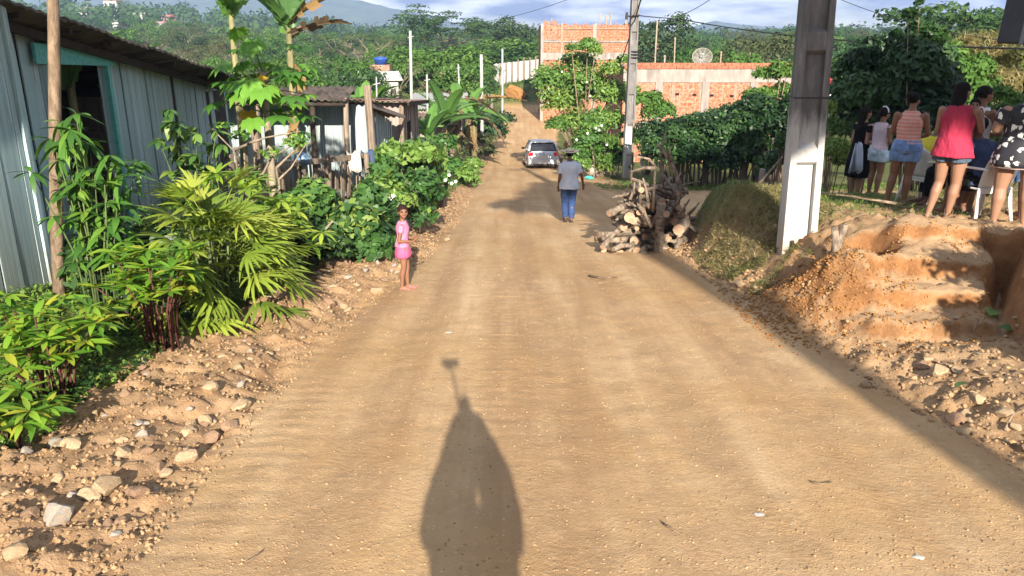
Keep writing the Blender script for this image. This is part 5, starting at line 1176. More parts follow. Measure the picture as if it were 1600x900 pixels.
mb = MB(); mb.box((0, 0, zt_/2-1), (1.5, 1.5, zt_+2)); mb.build('base', M['concred'], wt); mb = MB(); mb.rings([((0, 0, zt_), .42, .42), ((0, 0, zt_+.35), .5, .5), ((0, 0, zt_+.4), .56, .56), ((0, 0, zt_+.5), .5, .5), ((0, 0, zt_+.58), .2, .2)], 16); mb.build('tank', M['bluetank'], wt, True)
for px, py, y, w, h, wl, rf, lb_ in ((173, 16, 420, 7, 4.5, 'white_wall', 'concred', 'large cream house highest on the far left hillside'), (218, 30, 400, 5, 2.2, 'white_wall', 'conc', 'pale house with a low roof on the far hillside, middle of the row'), (247, 46, 330, 3.4, 2.2, 'white_wall', 'pinkwall', 'small white house lowest on the far hillside'), (259, 34, 400, 4, 2.4, 'pinkwall', 'clay', 'pinkish house just above the lowest white one'), (180, 34, 380, 3, 2, 'white_wall', 'conc', 'small white house below the large cream one'), (128, 20, 400, 4, 2, 'white_wall', 'conc', 'faint pale house left of the large cream one'), (150, 50, 300, 2, 1.6, 'white_wall', 'white_wall', 'white hut just above the near roof'), (470, 52, 330, 2.4, 2, 'concred', 'clay', 'small reddish house between the tall banana plants'),):
    cottage(lb_, px, py, y, w, h, M[wl], M[rf], 6, random.uniform(-.3, .3), 3)
# the far white fence
wf = thing('board_fence', 'long whitish board fence on the rise at the far end of the road', 'fence', on(2, 98)); M['whitewash'] = simple('whitewashed_board', (.38, .37, .35), .85, .3, 2, .3, c2=(.52, .51, .49))
a0, a1 = P(772, 132, 96), P(846, 113, 99)
plank_wall(wf, (a0.x, 96), (a1.x, 99), lambda t: a0.z+(a1.z-a0.z)*t-.4, lambda t: P(772, 100, 96).z+(P(846, 92, 99).z-P(772, 100, 96).z)*t, .30, M['whitewash'], name='board', seed=61, gap=.03, ragged=.02)
for k in range(9): t = k/8; p = a0+(a1-a0)*t; bar(wf, (p.x, p.y-.1, p.z-.5), (p.x, p.y-.1, p.z+2.0+.3*random.random()), .09, M['oldwood'], 'post', 6, .02)
wf2 = thing('paling_fence', 'grey paling fence left of the white one, beside the dark mango bush', 'fence', on(-2.5, 70)); paling_run(wf2, [(-3.6, 70), (-1.7, 74)], .2, lambda: 2.4, 8, M['greywood'], .13, .05)
# orange soil lump on the bank at the road's end
so = link('soil_heap', stone_mesh(77, (1.3, .9, .95), 3), None, M['clod_orange']); so.location = on(P(808, 145, 93.6).x, 93.6, .5); so.scale = (1.1, 1, 1.5); tag(so, 'orange lump of earth on the bank at the end of the road', 'soil heap')

# ------------------------------------------------------------------ flowering tree by the far pole, hedges, fences
T1 = on(P(908, 262, 36.5).x, 36.5); t1r = thing('flowering_tree', 'loose-crowned tree with a few white flowers left of the far pole', 'tree', T1); mb = MB()
cr_px = [(868, 128, 1.0), (905, 100, .8), (918, 72, .45), (880, 160, .95), (930, 145, 1.0), (960, 150, .9), (985, 145, .5), (900, 190, .8), (940, 190, .8), (955, 110, .55), (870, 195, .5), (915, 130, .9), (858, 150, .5), (975, 95, .35), (893, 75, .3), (930, 80, .35), (850, 110, .3)]
cls = []
for i, (a, b_, r) in enumerate(cr_px):
    c = P(a, b_, 36.5+random.uniform(-1, 1))-T1; cls.append((tuple(c), (r*1.1, r*1.1, r*.85)))
    s = Vector((.1*(i % 3-1), 0, .6+.1*(i % 4))) ; mb.tube([s, s+(c-s)*.5+Vector((0, 0, -.1)), c], [.05, .035, .012], 5)
mb.tube([(-.1, 0, -.2), (-.05, 0, .6), (.1, .05, 1.6), (.25, 0, 2.6)], [.15, .12, .1, .06], 8); mb.tube([(-.05, 0, .2), (-.35, 0, .9), (-.7, 0, 1.7)], [.1, .08, .04], 7); mb.build('trunk', M['bark'], t1r, True)
pos, nrm, sz, ti = clump_leaves(cls, 19000, .17, .8, .3, .3); link('crown', leaves_mesh('crown', pos, nrm, sz, .5, tint=ti), t1r, L['hib'])
flowers(t1r, [P(a, b_, 35.4) for a, b_ in ((917, 128), (922, 150), (878, 112))], .05)
fb = bush('flower_bush', 'bush of creamy flowers under the flowering tree', 'bush', on(P(935, 240, 35).x, 35), rc(16, 1.0, .7, .4, 2.5, .55, 31), 6500, .15, L['hib'], .5, 16, seed=3, r=.03)
flowers(fb, [P(a, b_, 34) for a, b_ in ((918, 208), (931, 200), (936, 203), (901, 218), (940, 196), (948, 226))], .06)
bush('bush', 'bright green shrub at the foot of the far pole', 'bush', on(P(962, 260, 34.6).x, 34.6), rc(7, .5, .5, .4, 1.9, .42, 32), 2000, .17, L['treeB'], .4, 9)
bush('bush', 'bright leafy bush between the far pole and the brick wall', 'bush', on(P(1012, 240, 36.5).x, 36.5), rc(9, .75, .6, 1.6, 3.6, .55, 33), 2600, .22, L['treeB'], .5, 9, r=.03)
rk = link('boulder', stone_mesh(5, (1, .8, .8), 3), None, M['stone_grey']); rk.location = on(P(930, 250, 35.6).x, 35.0, .35); rk.scale = (.4, .35, .55); tag(rk, 'grey stump-like boulder under the creamy flower bush', 'boulder')
tl = link('plastic_sheet', stone_mesh(9, (1, .5, .5), 2), None, simple('teal_plastic', (.05, .42, .36), .5, .2, 4, .1)); tl.location = on(P(921, 276, 33.5).x, 33.5, .08); tl.scale = (.22, .2, .2); tag(tl, 'crumpled teal plastic scrap by the verge near the far pole', 'litter')
gt = thing('garden_gate', 'old gate frame with a pale rail and whitish boards behind the firewood', 'gate', on(P(1020, 250, 31).x, 31)); gx0, gx1 = P(990, 200, 31), P(1038, 200, 31)
bar(gt, (gx0.x, 31, -3.4), gx0+Vector((0, 0, .3)), .05, M['oldwood'], 'post', 7); bar(gt, (gx1.x, 31, -3.4), gx1+Vector((0, 0, .25)), .09, M['greywood'], 'post', 7, .02); bar(gt, P(986, 192, 31), P(1040, 192, 31), .04, M['greywood'], 'rail', 6); bar(gt, P(988, 212, 31), P(1038, 212, 31), .04, M['darkwood'], 'rail', 6)
for px in (1004, 1011, 1018, 1026, 1033): 
    q = bpy.data.objects.new('board', planks(M['whitewash'], .03)[px % 4]); COL.objects.link(q); q.parent = gt; q.location = P(px, 240, 31.1)-gt.location; q.location.z = P(px, 262, 31.1).z-gt.location.z; q.scale = (.13, 1, P(px, 214, 31.1).z-P(px, 262, 31.1).z)
M['shadewood'] = simple('shade_darkened_wood', (.06, .045, .035), .95, .5, 3, .6, stretch=(10, 10, 1), c2=(.13, .10, .08))  # shade under the hedge put into the wood colour
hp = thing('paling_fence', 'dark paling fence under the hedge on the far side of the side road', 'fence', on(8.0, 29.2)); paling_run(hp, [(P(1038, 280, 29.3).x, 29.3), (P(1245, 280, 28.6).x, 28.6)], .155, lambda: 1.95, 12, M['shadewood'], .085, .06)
for i, (px, py, w, s) in enumerate(((1060, 205, 1.0, 1), (1095, 192, 1.0, 2), (1130, 185, 1.1, 3), (1165, 180, 1.1, 4), (1198, 165, 1.0, 5), (1230, 190, 1.0, 6))):
    c = P(px, py, 29.6); g = on(c.x, 29.6); hh = c.z-g.z
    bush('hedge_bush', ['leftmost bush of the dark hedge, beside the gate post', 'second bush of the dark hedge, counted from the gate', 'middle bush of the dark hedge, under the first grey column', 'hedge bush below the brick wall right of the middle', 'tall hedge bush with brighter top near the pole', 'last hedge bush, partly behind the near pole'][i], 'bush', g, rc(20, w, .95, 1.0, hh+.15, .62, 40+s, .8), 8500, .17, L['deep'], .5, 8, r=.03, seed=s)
vt = P(1208, 140, 31); bush('creeper_tree', 'sunlit drooping leafy tree hiding the end of the brick wall', 'tree', on(vt.x, 31.2), rc(12, .75, .5, 2.6, 4.35, .48, 51), 3400, .24, L['treeB'], .35, 12, r=.04, seed=3)
# right: dark bush mass and trees behind the crowd
def pbush(name, label, cat, y, blobs, n, ls, lm, asp=.5, stems=14, r=.03, bx=None, jitter=.6, up=.35, bark='bark'):
    bx = bx or P(sum(q[0] for q in blobs)/len(blobs), 200, y).x; g = on(bx, y); cls = []
    for a, b_, rpx in blobs:
        c = P(a, b_, y+random.uniform(-.8, .8))-g; rr = rpx/FPX*y; cls.append((tuple(c), (rr, rr, rr*.85)))
    return bush(name, label, cat, g, cls, n, ls, lm, asp, stems, bark, r=r, jitter=jitter, up=up)
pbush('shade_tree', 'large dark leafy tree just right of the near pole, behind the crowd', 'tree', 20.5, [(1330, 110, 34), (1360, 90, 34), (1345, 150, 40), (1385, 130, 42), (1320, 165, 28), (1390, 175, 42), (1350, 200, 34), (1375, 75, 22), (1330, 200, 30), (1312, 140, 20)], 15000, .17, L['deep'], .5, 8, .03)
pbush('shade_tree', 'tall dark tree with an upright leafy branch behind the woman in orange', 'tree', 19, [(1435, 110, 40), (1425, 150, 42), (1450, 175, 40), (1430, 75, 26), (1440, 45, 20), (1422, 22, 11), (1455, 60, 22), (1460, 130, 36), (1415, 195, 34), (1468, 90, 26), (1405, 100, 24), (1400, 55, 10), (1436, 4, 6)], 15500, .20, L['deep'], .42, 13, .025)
pbush('leafy_tree', 'lighter green tree behind the women in red and floral', 'tree', 22, [(1490, 120, 34), (1500, 160, 36), (1525, 140, 32), (1480, 180, 34), (1515, 190, 34), (1490, 85, 22), (1530, 105, 22)], 9500, .18, L['treeB'], .42, 7, .025)
pbush('cane_clump', 'yellow-green cane thicket at right beyond the crowd', 'canes', 26, [(1540, 75, 26), (1570, 90, 28), (1525, 90, 22), (1590, 130, 30), (1555, 130, 30), (1510, 70, 16), (1575, 60, 18), (1600, 90, 24)], 8000, .34, L['drygrass'], .09, 30, .012, up=-.2, jitter=1.0, bark='barkpale')
pbush('leafy_tree', 'bright shrub at the far right behind the woman in the floral dress', 'tree', 17, [(1560, 190, 34), (1590, 175, 30), (1545, 235, 34), (1590, 230, 40), (1620, 200, 40), (1560, 150, 20)], 7000, .16, L['treeB'], .42, 16, .03)
pbush('leafy_shrub', 'dark low shrub behind the seated people', 'bush', 15.5, [(1440, 230, 26), (1470, 240, 30), (1500, 240, 30), (1530, 245, 30), (1420, 215, 22), (1400, 240, 22)], 5500, .15, L['deep'], .5, 12)
pbush('leafy_shrub', 'weedy shrub with yellow stalks right behind the near pole', 'bush', 17.5, [(1300, 200, 18), (1305, 235, 22), (1295, 170, 12), (1320, 250, 20)], 3200, .17, L['grass'], .2, 16, .012, up=0)
pbush('leafy_shrub', 'shrub left of the near pole at the end of the hedge', 'bush', 19, [(1215, 250, 22), (1230, 225, 22), (1195, 265, 14)], 2400, .13, L['deep'], .5, 10)
def c7(n):
    y = 15+4*rng.random(n); x = 5.2+6*rng.random(n); return x, y
gcover('dry_grass', 'dry straw and weeds behind the crowd', c7, 9000, .22, L['drygrass'], .35, .06, 1.6)
# laundry by the pole
ln = thing('hanging_laundry', 'red and white washing hanging beyond the near pole', 'laundry', on(P(1300, 150, 24).x, 24)); M['redc'] = simple('red_cloth', (.40, .04, .04), .9, .2, 6, .3); M['whitec'] = simple('white_cloth', (.7, .7, .72), .9, .1, 6, .3)
def clothp(px0, px1, py0, py1, y, mat, nm, root):
    mb = MB(); n = 8; v = []
    for j in range(n):
        for i in range(n): s = i/(n-1); t = j/(n-1); q = P(px0+(px1-px0)*s, py0+(py1-py0)*t, y); v.append(q+Vector((0, .06*math.sin(s*11)*t, 0))-root.location)
    mb.add(v, [(j*n+i, j*n+i+1, j*n+n+i+1, j*n+n+i) for j in range(n-1) for i in range(n-1)]); o = mb.build(nm, mat, root, True); md = o.modifiers.new('t', 'SOLIDIFY'); md.thickness = .01
clothp(1290, 1301, 120, 142, 24, M['redc'], 'red_shirt', ln); clothp(1301, 1310, 124, 150, 24.05, M['whitec'], 'white_shirt', ln); clothp(1289, 1300, 143, 154, 24, M['whitec'], 'white_towel', ln)
mb = MB(); mb.tube([P(1270, 117, 24)-ln.location, P(1300, 119, 24)-ln.location, P(1340, 114, 24)-ln.location], .01, 4); mb.build('line', M['cable'], ln)
# leaning board post, dry fronds on the bank, forked stump
st = thing('stake', 'short grey board post leaning at the grassy end of the bank', 'post', on(P(1186, 298, 15.6).x, 15.6)); a = P(1184, 300, 15.6); a.z = st.location.z-.1; bar(st, a, P(1192, 264, 15.6), .06, M['greywood'], 'board', square=(.13, .07))
bl = link('branch', (lambda m: (m.tube([(0, 0, 0), (.6, .1, .35), (1.4, .3, .75)], [.03, .026, .015], 6), m.mesh('branch', True))[1])(MB()), None, M['bark']); bl.location = G(1140, 345)+Vector((0, 0, .06)); tag(bl, 'dark stick lying up the grassy bank left of the near pole', 'branch'); bl.rotation_euler = (0, 0, .55)
sb = on(3.66, 8.62); sr = thing('forked_stump', 'forked pale cut stump on the bank just right of the near pole', 'stump', sb); mb = MB()
for pts, r in (([(0, 0, -.1), (-.01, 0, .25), (-.045, 0, .44)], [.05, .045, .038]), ([(.02, 0, -.1), (.03, 0, .25), (.075, 0, .46)], [.045, .042, .036]), ([(0, 0, 0), (-.16, -.12, -.02), (-.30, -.2, -.10)], [.04, .03, .012]), ([(0, 0, 0), (.14, -.1, 0), (.26, -.1, .12)], [.03, .022, .01]), ([(0, 0, 0), (.02, -.2, -.04), (.0, -.35, -.12)], [.035, .025, .01])): mb.tube(pts, r, 8)
mb.build('trunk', M['log'], sr, True)
mb = MB()
for k in range(7): a = random.uniform(-.5, .6); mb.tube([(-.1, -.05, .0), (-.35-.1*k, -.1+a*.3, .02), (-.8-.08*k, -.05+a*.6, -.10)], [.012, .009, .004], 4)
pass
df = thing('fallen_frond', 'dry fallen palm frond lying on the bank behind the forked stump', 'frond', G(1325, 318)); ld = leafmesh('leaf', .03, .1, .1, 3, .4, mat=L['drygrass'])
for k in range(40): t = k/39; put_leaf(ld, df, (-.35+.8*t, .5-.75*t, .06), (-2.3 if k % 2 else .9)+random.uniform(-.2, .2), random.uniform(-.1, .2), .26)
mb = MB(); mb.tube([(-.4, .55, .05), (.05, .12, .07), (.5, -.3, .05)], [.012, .014, .02], 5); mb.build('midrib', M['bark'], df, True)

# ------------------------------------------------------------------ firewood
def log_mesh(seed, crook=.12, n=9):
    rd = random.Random(seed); mb = MB(); k = 6; pts = []; rad = []
    for i in range(k): t = i/(k-1)-.5; pts.append((t, math.sin(t*3+seed)*crook*rd.uniform(.2, 1)*.5, crook*rd.uniform(-.5, .5)*.5)); rad.append(.075*rd.uniform(.82, 1.15)*(1-.18*(i/(k-1))))
    mb.tube(pts, rad, n, 0); mb.m[-2] = 1; mb.m[-1] = 1
    if seed % 3 == 0:
        mb.tube([pts[3], (pts[3][0]+.05, pts[3][1]+.1, pts[3][2]+.05)], [.035, .028], 6, 0); mb.m[-1] = 1
    me = mb.mesh('log'); me.materials.append(M['log']); me.materials.append(M['logend'])
    for p in me.polygons:
        if p.material_index == 0: p.use_smooth = True
    return me
LGm = [log_mesh(s, .02+.04*(s % 5)) for s in range(14)]
PX, PY = 2.47, 13.75; pz = gz(2.3, 13.5)
def put_log(me, c, d, Lg, r, label, group=None, name='log', roll=None):
    d = Vector(d).normalized(); o = bpy.data.objects.new(name, me); COL.objects.link(o); o.location = c; q = d.to_track_quat('X', 'Z')
    o.rotation_mode = 'QUATERNION'; from mathutils import Quaternion
    o.rotation_quaternion = q@Quaternion((1, 0, 0), roll if roll is not None else random.uniform(0, 6.28)); s = r/.075; o.scale = (Lg, s, s); return tag(o, label, 'log', group)
for lay in range(8):
    z = pz+.07+lay*.128; half = .98-.085*lay; nn = 9-(lay//2)
    for i in range(nn):
        t = (i+.5)/nn*2-1; al = random.random() < (.42 if lay % 2 else .30)
        if al: c = Vector((PX+t*half*.92, PY-.12+random.uniform(-.12, .1), z+random.uniform(-.02, .03))); d = (random.uniform(-.35, .35), 1, random.uniform(-.12, .12)); Lg = random.uniform(.75, 1.0)
        else: c = Vector((PX+t*half*.75+random.uniform(-.1, .1), PY-.42+.28*random.random()+(i % 2)*.5, z+random.uniform(-.02, .03))); d = (1, random.uniform(-.35, .35), random.uniform(-.28, .28)); Lg = random.uniform(.5, .95)
        put_log(random.choice(LGm), c, d, Lg, random.uniform(.042, .082), 'rough bark log '+('with its cut end facing the road' if al else 'lying crosswise')+', '+('bottom' if lay < 2 else 'lower' if lay < 4 else 'middle' if lay < 6 else 'upper')+' layers of the firewood, '+('left' if t < -.3 else 'right' if t > .3 else 'centre'), 'logs in the firewood pile')
for i in range(8):
    a = random.uniform(0, PI); put_log(random.choice(LGm), Vector((PX+random.uniform(-.35, .35), PY-.1+random.uniform(-.4, .4), pz+1.04+random.uniform(-.05, .18))), (math.cos(a), math.sin(a), random.uniform(-.4, .5)), random.uniform(.5, .9), random.uniform(.03, .055), 'thin crooked log tossed on top of the firewood pile', 'thin logs on top of the pile')
yf = PY-.72
def plog(p0, p1, r, label, y0=None, y1=None):
    y0 = y0 or yf; y1 = y1 or yf; a = P(*p0, y0); b_ = P(*p1, y1); put_log(random.choice(LGm[:5]), (a+b_)/2, b_-a, (b_-a).length, r, label, roll=0)
plog((1028, 408), (1034, 318), .085, 'thick upright log leaning on the front of the firewood pile')
plog((1058, 402), (1062, 372), .06, 'short upright log right of the thick upright one')
plog((942, 388), (972, 352), .05, 'log slanting out of the lower left of the pile', yf-.2, yf+.3)
plog((940, 372), (968, 360), .05, 'short log on the ground at the left foot of the pile', yf+.1, yf+.2)
plog((955, 388), (990, 380), .05, 'log lying flat at the lower left of the pile', yf-.1, yf)
plog((1088, 412), (1084, 385), .08, 'pale stump-like log at the right foot of the pile', yf-.05, yf+.2)
plog((1100, 365), (1075, 352), .05, 'log pointing right out of the pile, with a pale end', yf-.2, yf+.3)
plog((1104, 388), (1078, 372), .025, 'thin branch end sticking out low on the right of the pile', yf, yf+.2)
plog((983, 341), (990, 330), .085, 'thick log with its round pale end facing the road, upper left of the pile', yf-.12, yf+.7)
plog((1063, 355), (1066, 345), .10, 'thickest log with a round pale end facing the road, right of the upright one', yf-.15, yf+.6)
plog((1043, 332), (1046, 326), .06, 'log with a small pale end high in the middle of the pile', yf-.1, yf+.6)
plog((1018, 355), (998, 320), .035, 'split pale stick lying across the middle of the pile', yf-.05, yf)
plog((953, 336), (975, 322), .07, 'crooked log curling over the left shoulder of the pile', yf, yf+.2)
plog((1010, 405), (1008, 385), .09, 'short stubby log at the foot of the pile', yf, yf+.3)
def sticks(label, pts, r, y):
    q = [P(a, b_, y) for a, b_ in pts]; c = q[0].copy(); mb = MB(); n = len(q); mb.tube([p-c+Vector((0, random.uniform(-.05, .05), 0)) for p in q], [r*(1-.55*i/(n-1)) for i in range(n)], 8, 0); mb.m[-1] = 1; me = mb.mesh('branch', True); me.materials.append(M['log']); me.materials.append(M['logend']); o = link('branch', me); o.location = c; tag(o, label, 'branch')
sticks('tall crooked branch standing out of the top of the firewood', [(1055, 335), (1062, 290), (1052, 262), (1040, 240), (1028, 226)], .05, yf+.3)
sticks('forked branch on the tall crooked one, pointing right', [(1050, 252), (1044, 236), (1052, 228)], .035, yf+.3)
sticks('upright pale branch behind the firewood top', [(1037, 320), (1035, 280), (1034, 240), (1040, 205)], .035, yf+.5)
sticks('thick vertical limb among the branches on the pile', [(1020, 330), (1022, 290), (1024, 262)], .035, yf+.2)
sticks('branch pointing left out of the top of the pile', [(1025, 262), (1005, 262), (984, 269)], .035, yf+.1)
sticks('curved branch reaching up and left above the pile', [(1025, 262), (1014, 248), (990, 243)], .028, yf+.2)
sticks('thin branch pointing right above the grass', [(1050, 300), (1070, 287), (1093, 283)], .025, yf+.5)
sticks('short stub rising right of the tall branch', [(1056, 285), (1060, 277), (1065, 270)], .025, yf+.2)
for k, (a, b_) in enumerate((((985, 312), (992, 285)), ((1000, 318), (998, 280)), ((990, 330), (970, 318)), ((1012, 315), (1004, 278)), ((1046, 320), (1072, 302)), ((1055, 325), (1062, 300)), ((978, 318), (985, 300)), ((1030, 325), (1012, 298)), ((1075, 335), (1092, 316)), ((1060, 335), (1078, 312)), ((1065, 340), (1070, 318)), ((1002, 330), (975, 312)))):
    sticks('crooked stick bristling from the top of the firewood pile', [a, ((a[0]+b_[0])/2+2, (a[1]+b_[1])/2), b_], .03, yf+random.uniform(0, .5)); [o for o in COL.objects if o.name.startswith('branch')][-1]['group'] = 'sticks bristling from the pile'

# ------------------------------------------------------------------ plastic chairs, loudspeaker
def chair(label, loc, rz, mat='white_plastic', group=None):
    rt = thing('plastic_chair', label, 'chair', loc, rz, group); m = M[mat]
    mb = MB(); n = 8; v = []                                          # dished seat, front towards +y
    for j in range(n+1):
        for i in range(n+1):
            s = i/n*2-1; t = j/n; w = .215+.02*t; v.append((s*w, -.2+.42*t, .43-.02*(1-s*s)*(math.sin(PI*t))-.03*max(0, t-.85)*6))
    f = [(j*(n+1)+i, j*(n+1)+i+1, (j+1)*(n+1)+i+1, (j+1)*(n+1)+i) for j in range(n) for i in range(n)]; mb.add(v, f); o = mb.build('seat', m, rt, True); md = o.modifiers.new('t', 'SOLIDIFY'); md.thickness = .022
    mb = MB(); v = []                                                 # curved back, round-shouldered
    for j in range(n+1):
        for i in range(n+1):
            s = i/n*2-1; t = j/n; w = (.215+.02*math.sin(PI*t))*(1 if t < .8 else 1-.35*((t-.8)/.2)**2); v.append((s*w, -.20-.13*t+.045*s*s, .43+.44*t*(1-.06*s*s)))
    mb.add(v, f); o = mb.build('backrest', m, rt, True); md = o.modifiers.new('t', 'SOLIDIFY'); md.thickness = .016
    for sx in (-1, 1):
        for sy in (-1, 1):
            mb = MB(); mb.tube([(sx*.20, sy*.18+.01, .43), (sx*.225, sy*.21+.01, .22), (sx*.255, sy*.25+.01, 0)], [.034, .027, .021], 8, flat=.6); mb.build('leg', m, rt, True)
        mb = MB(); mb.tube([(sx*.21, -.27, .66), (sx*.25, -.12, .66), (sx*.255, .1, .655), (sx*.25, .19, .62), (sx*.235, .21, .43)], [.022, .024, .026, .022, .022], 8, flat=.6); mb.build('armrest', m, rt, True)
    mb = MB(); 
    for q in ((-.2, -.19, .2, -.19), (-.2, .2, .2, .2)): mb.box(((q[0]+q[2])/2, q[1], .395), (.42, .02, .05))
    mb.build('apron', m, rt); return rt
def onp(px, y, dz=0): x = P(px, 330, y).x; return on(x, y, dz)
chair('white plastic chair seen from behind between the woman in red and the woman in floral', onp(1530, 9.35), math.radians(12))
chair('white plastic chair holding the person in yellow, left of the woman in red', onp(1438, 11.2), math.radians(-65))
chair('white plastic chair mostly hidden behind the legs of the woman in red', onp(1478, 11.0), math.radians(60))
sp = P(1575, 72, 8.2); lsk = thing('loudspeaker', 'dark loudspeaker cabinet hung from a post arm at the top right corner', 'loudspeaker', on(6.25, 8.4)); hz = sp.z-lsk.location.z; cx = sp.x+.43-6.25; R = Matrix.Rotation(.06, 3, 'Y')
mb = MB(); mb.box((cx, -.2, hz+.36), (.84, .40, .72), R); o = mb.build('cabinet', M['cabinet'], lsk); md = o.modifiers.new('b', 'BEVEL'); md.width = .015
mb = MB(); mb.box((cx-.415, -.41, hz+.365), (.03, .02, .70), R); mb.build('edge_trim', M['cabinet_edge'], lsk); mb = MB(); mb.tube([(0, 0, -.3), (0, 0, hz+1.0)], .05, 8); mb.tube([(0, 0, hz+.85), (cx, -.2, hz+.85)], .03, 8); mb.tube([(cx, -.2, hz+.86), (cx, -.2, hz+.7)], .02, 8); mb.build('post', M['oldwood'], lsk)
mb = MB(); mb.rings([((cx, -.42, hz+.36), .0, .0)]*2, 8) if False else mb.tube([(cx, -.40, hz+.36), (cx, -.42, hz+.36)], .26, 20); mb.build('grille', M['cable'], lsk)

# tall shade tree behind the viewer, and unseen shrubs added to shade the steps
tb = on(4.52, -12, -.15); so_ = thing('shade_tree', 'tall tree standing beside the road behind the viewer, casting the long trunk shadow', 'tree', tb); mb = MB()
mb.tube([(0, 0, -.2), (.02, 0, 2.5), (-.03, 0, 5), (.03, 0, 8), (.3, 0, 10.2)], [.27, .23, .21, .18, .14], 10); rd = random.Random(5); cls = []
for i in range(38):
    a = rd.uniform(0, 6.28); rr = math.sqrt(rd.random()); rr = rr**.7; c = Vector((3.6+math.cos(a)*rr*5.4, math.sin(a)*rr*3.2+1.6, 10.9+rd.uniform(-.7, .8)-.35*rr+.05*math.cos(a))); s0 = Vector((.1, 0, 8.2+2*rd.random())); mb.tube([s0, s0+(c-s0)*.5+Vector((0, 0, .3)), c], [.10, .07, .03], 6); r = rd.uniform(1.1, 1.8); cls.append((tuple(c), (r, r, r*.45)))
mb.build('trunk', M['bark'], so_, True); pos, nrm, sz, ti = clump_leaves(cls, 36000, .40, .5); link('crown', leaves_mesh('crown', pos, nrm, sz, .5, tint=ti), so_, L['treeA'])
bush('bush', 'unseen shrub added on the bank right of the viewer to shade the cut steps', 'bush', on(5.05, 3.4), rc(11, .45, .7, .2, 1.25, .38, 71), 3600, .14, L['hib'], .5, 9)  # added out of view as a shadow caster for the steps
bush('bush', 'second unseen shrub added farther right on the bank for its shade', 'bush', on(6.1, 3.6), rc(11, .6, .8, .2, 1.2, .4, 72), 3600, .14, L['hib'], .5, 9)  # another shadow caster added out of view
# ------------------------------------------------------------------ people
def voxel(mb, size, smooth=2, name='body'):
    me = mb.mesh(name); o = bpy.data.objects.new('tmp', me); COL.objects.link(o)
    r = o.modifiers.new('r', 'REMESH'); r.mode = 'VOXEL'; r.voxel_size = size; r.use_smooth_shade = True
    if smooth: s = o.modifiers.new('s', 'SMOOTH'); s.iterations = smooth; s.factor = .5
    dg = bpy.context.evaluated_depsgraph_get(); dg.update(); m2 = bpy.data.meshes.new_from_object(o.evaluated_get(dg)); bpy.data.objects.remove(o); bpy.data.meshes.remove(me); m2.name = name
    m2.polygons.foreach_set('use_smooth', [True]*len(m2.polygons)); return m2
def cut(me, co, no):
    bm = bmesh.new(); bm.from_mesh(me); bmesh.ops.bisect_plane(bm, geom=bm.verts[:]+bm.edges[:]+bm.faces[:], plane_co=co, plane_no=no, clear_outer=True); bm.to_mesh(me); bm.free(); me.polygons.foreach_set('use_smooth', [True]*len(me.polygons)); return me
SK = {}
def skin(c):
    if c not in SK: SK[c] = simple('skin', c, .55, .10, 5, .12, spec=.4, dist=.004)
    return SK[c]
M['hair'] = simple('black_hair', (.007, .005, .0045), .75, .35, 30, .8, stretch=(6, 6, 1), spec=.12, dist=.006); M['hairbrown'] = simple('brown_hair', (.022, .010, .007), .75, .35, 30, .8, dist=.006, spec=.15)
M['eye'] = simple('dark_eye', (.02, .012, .01), .25, .1, 2, 0); M['lip'] = simple('lips', (.26, .09, .07), .5, .1, 5, .1); M['sole'] = simple('dark_shoe', (.05, .035, .03), .7, .2, 5, .1)
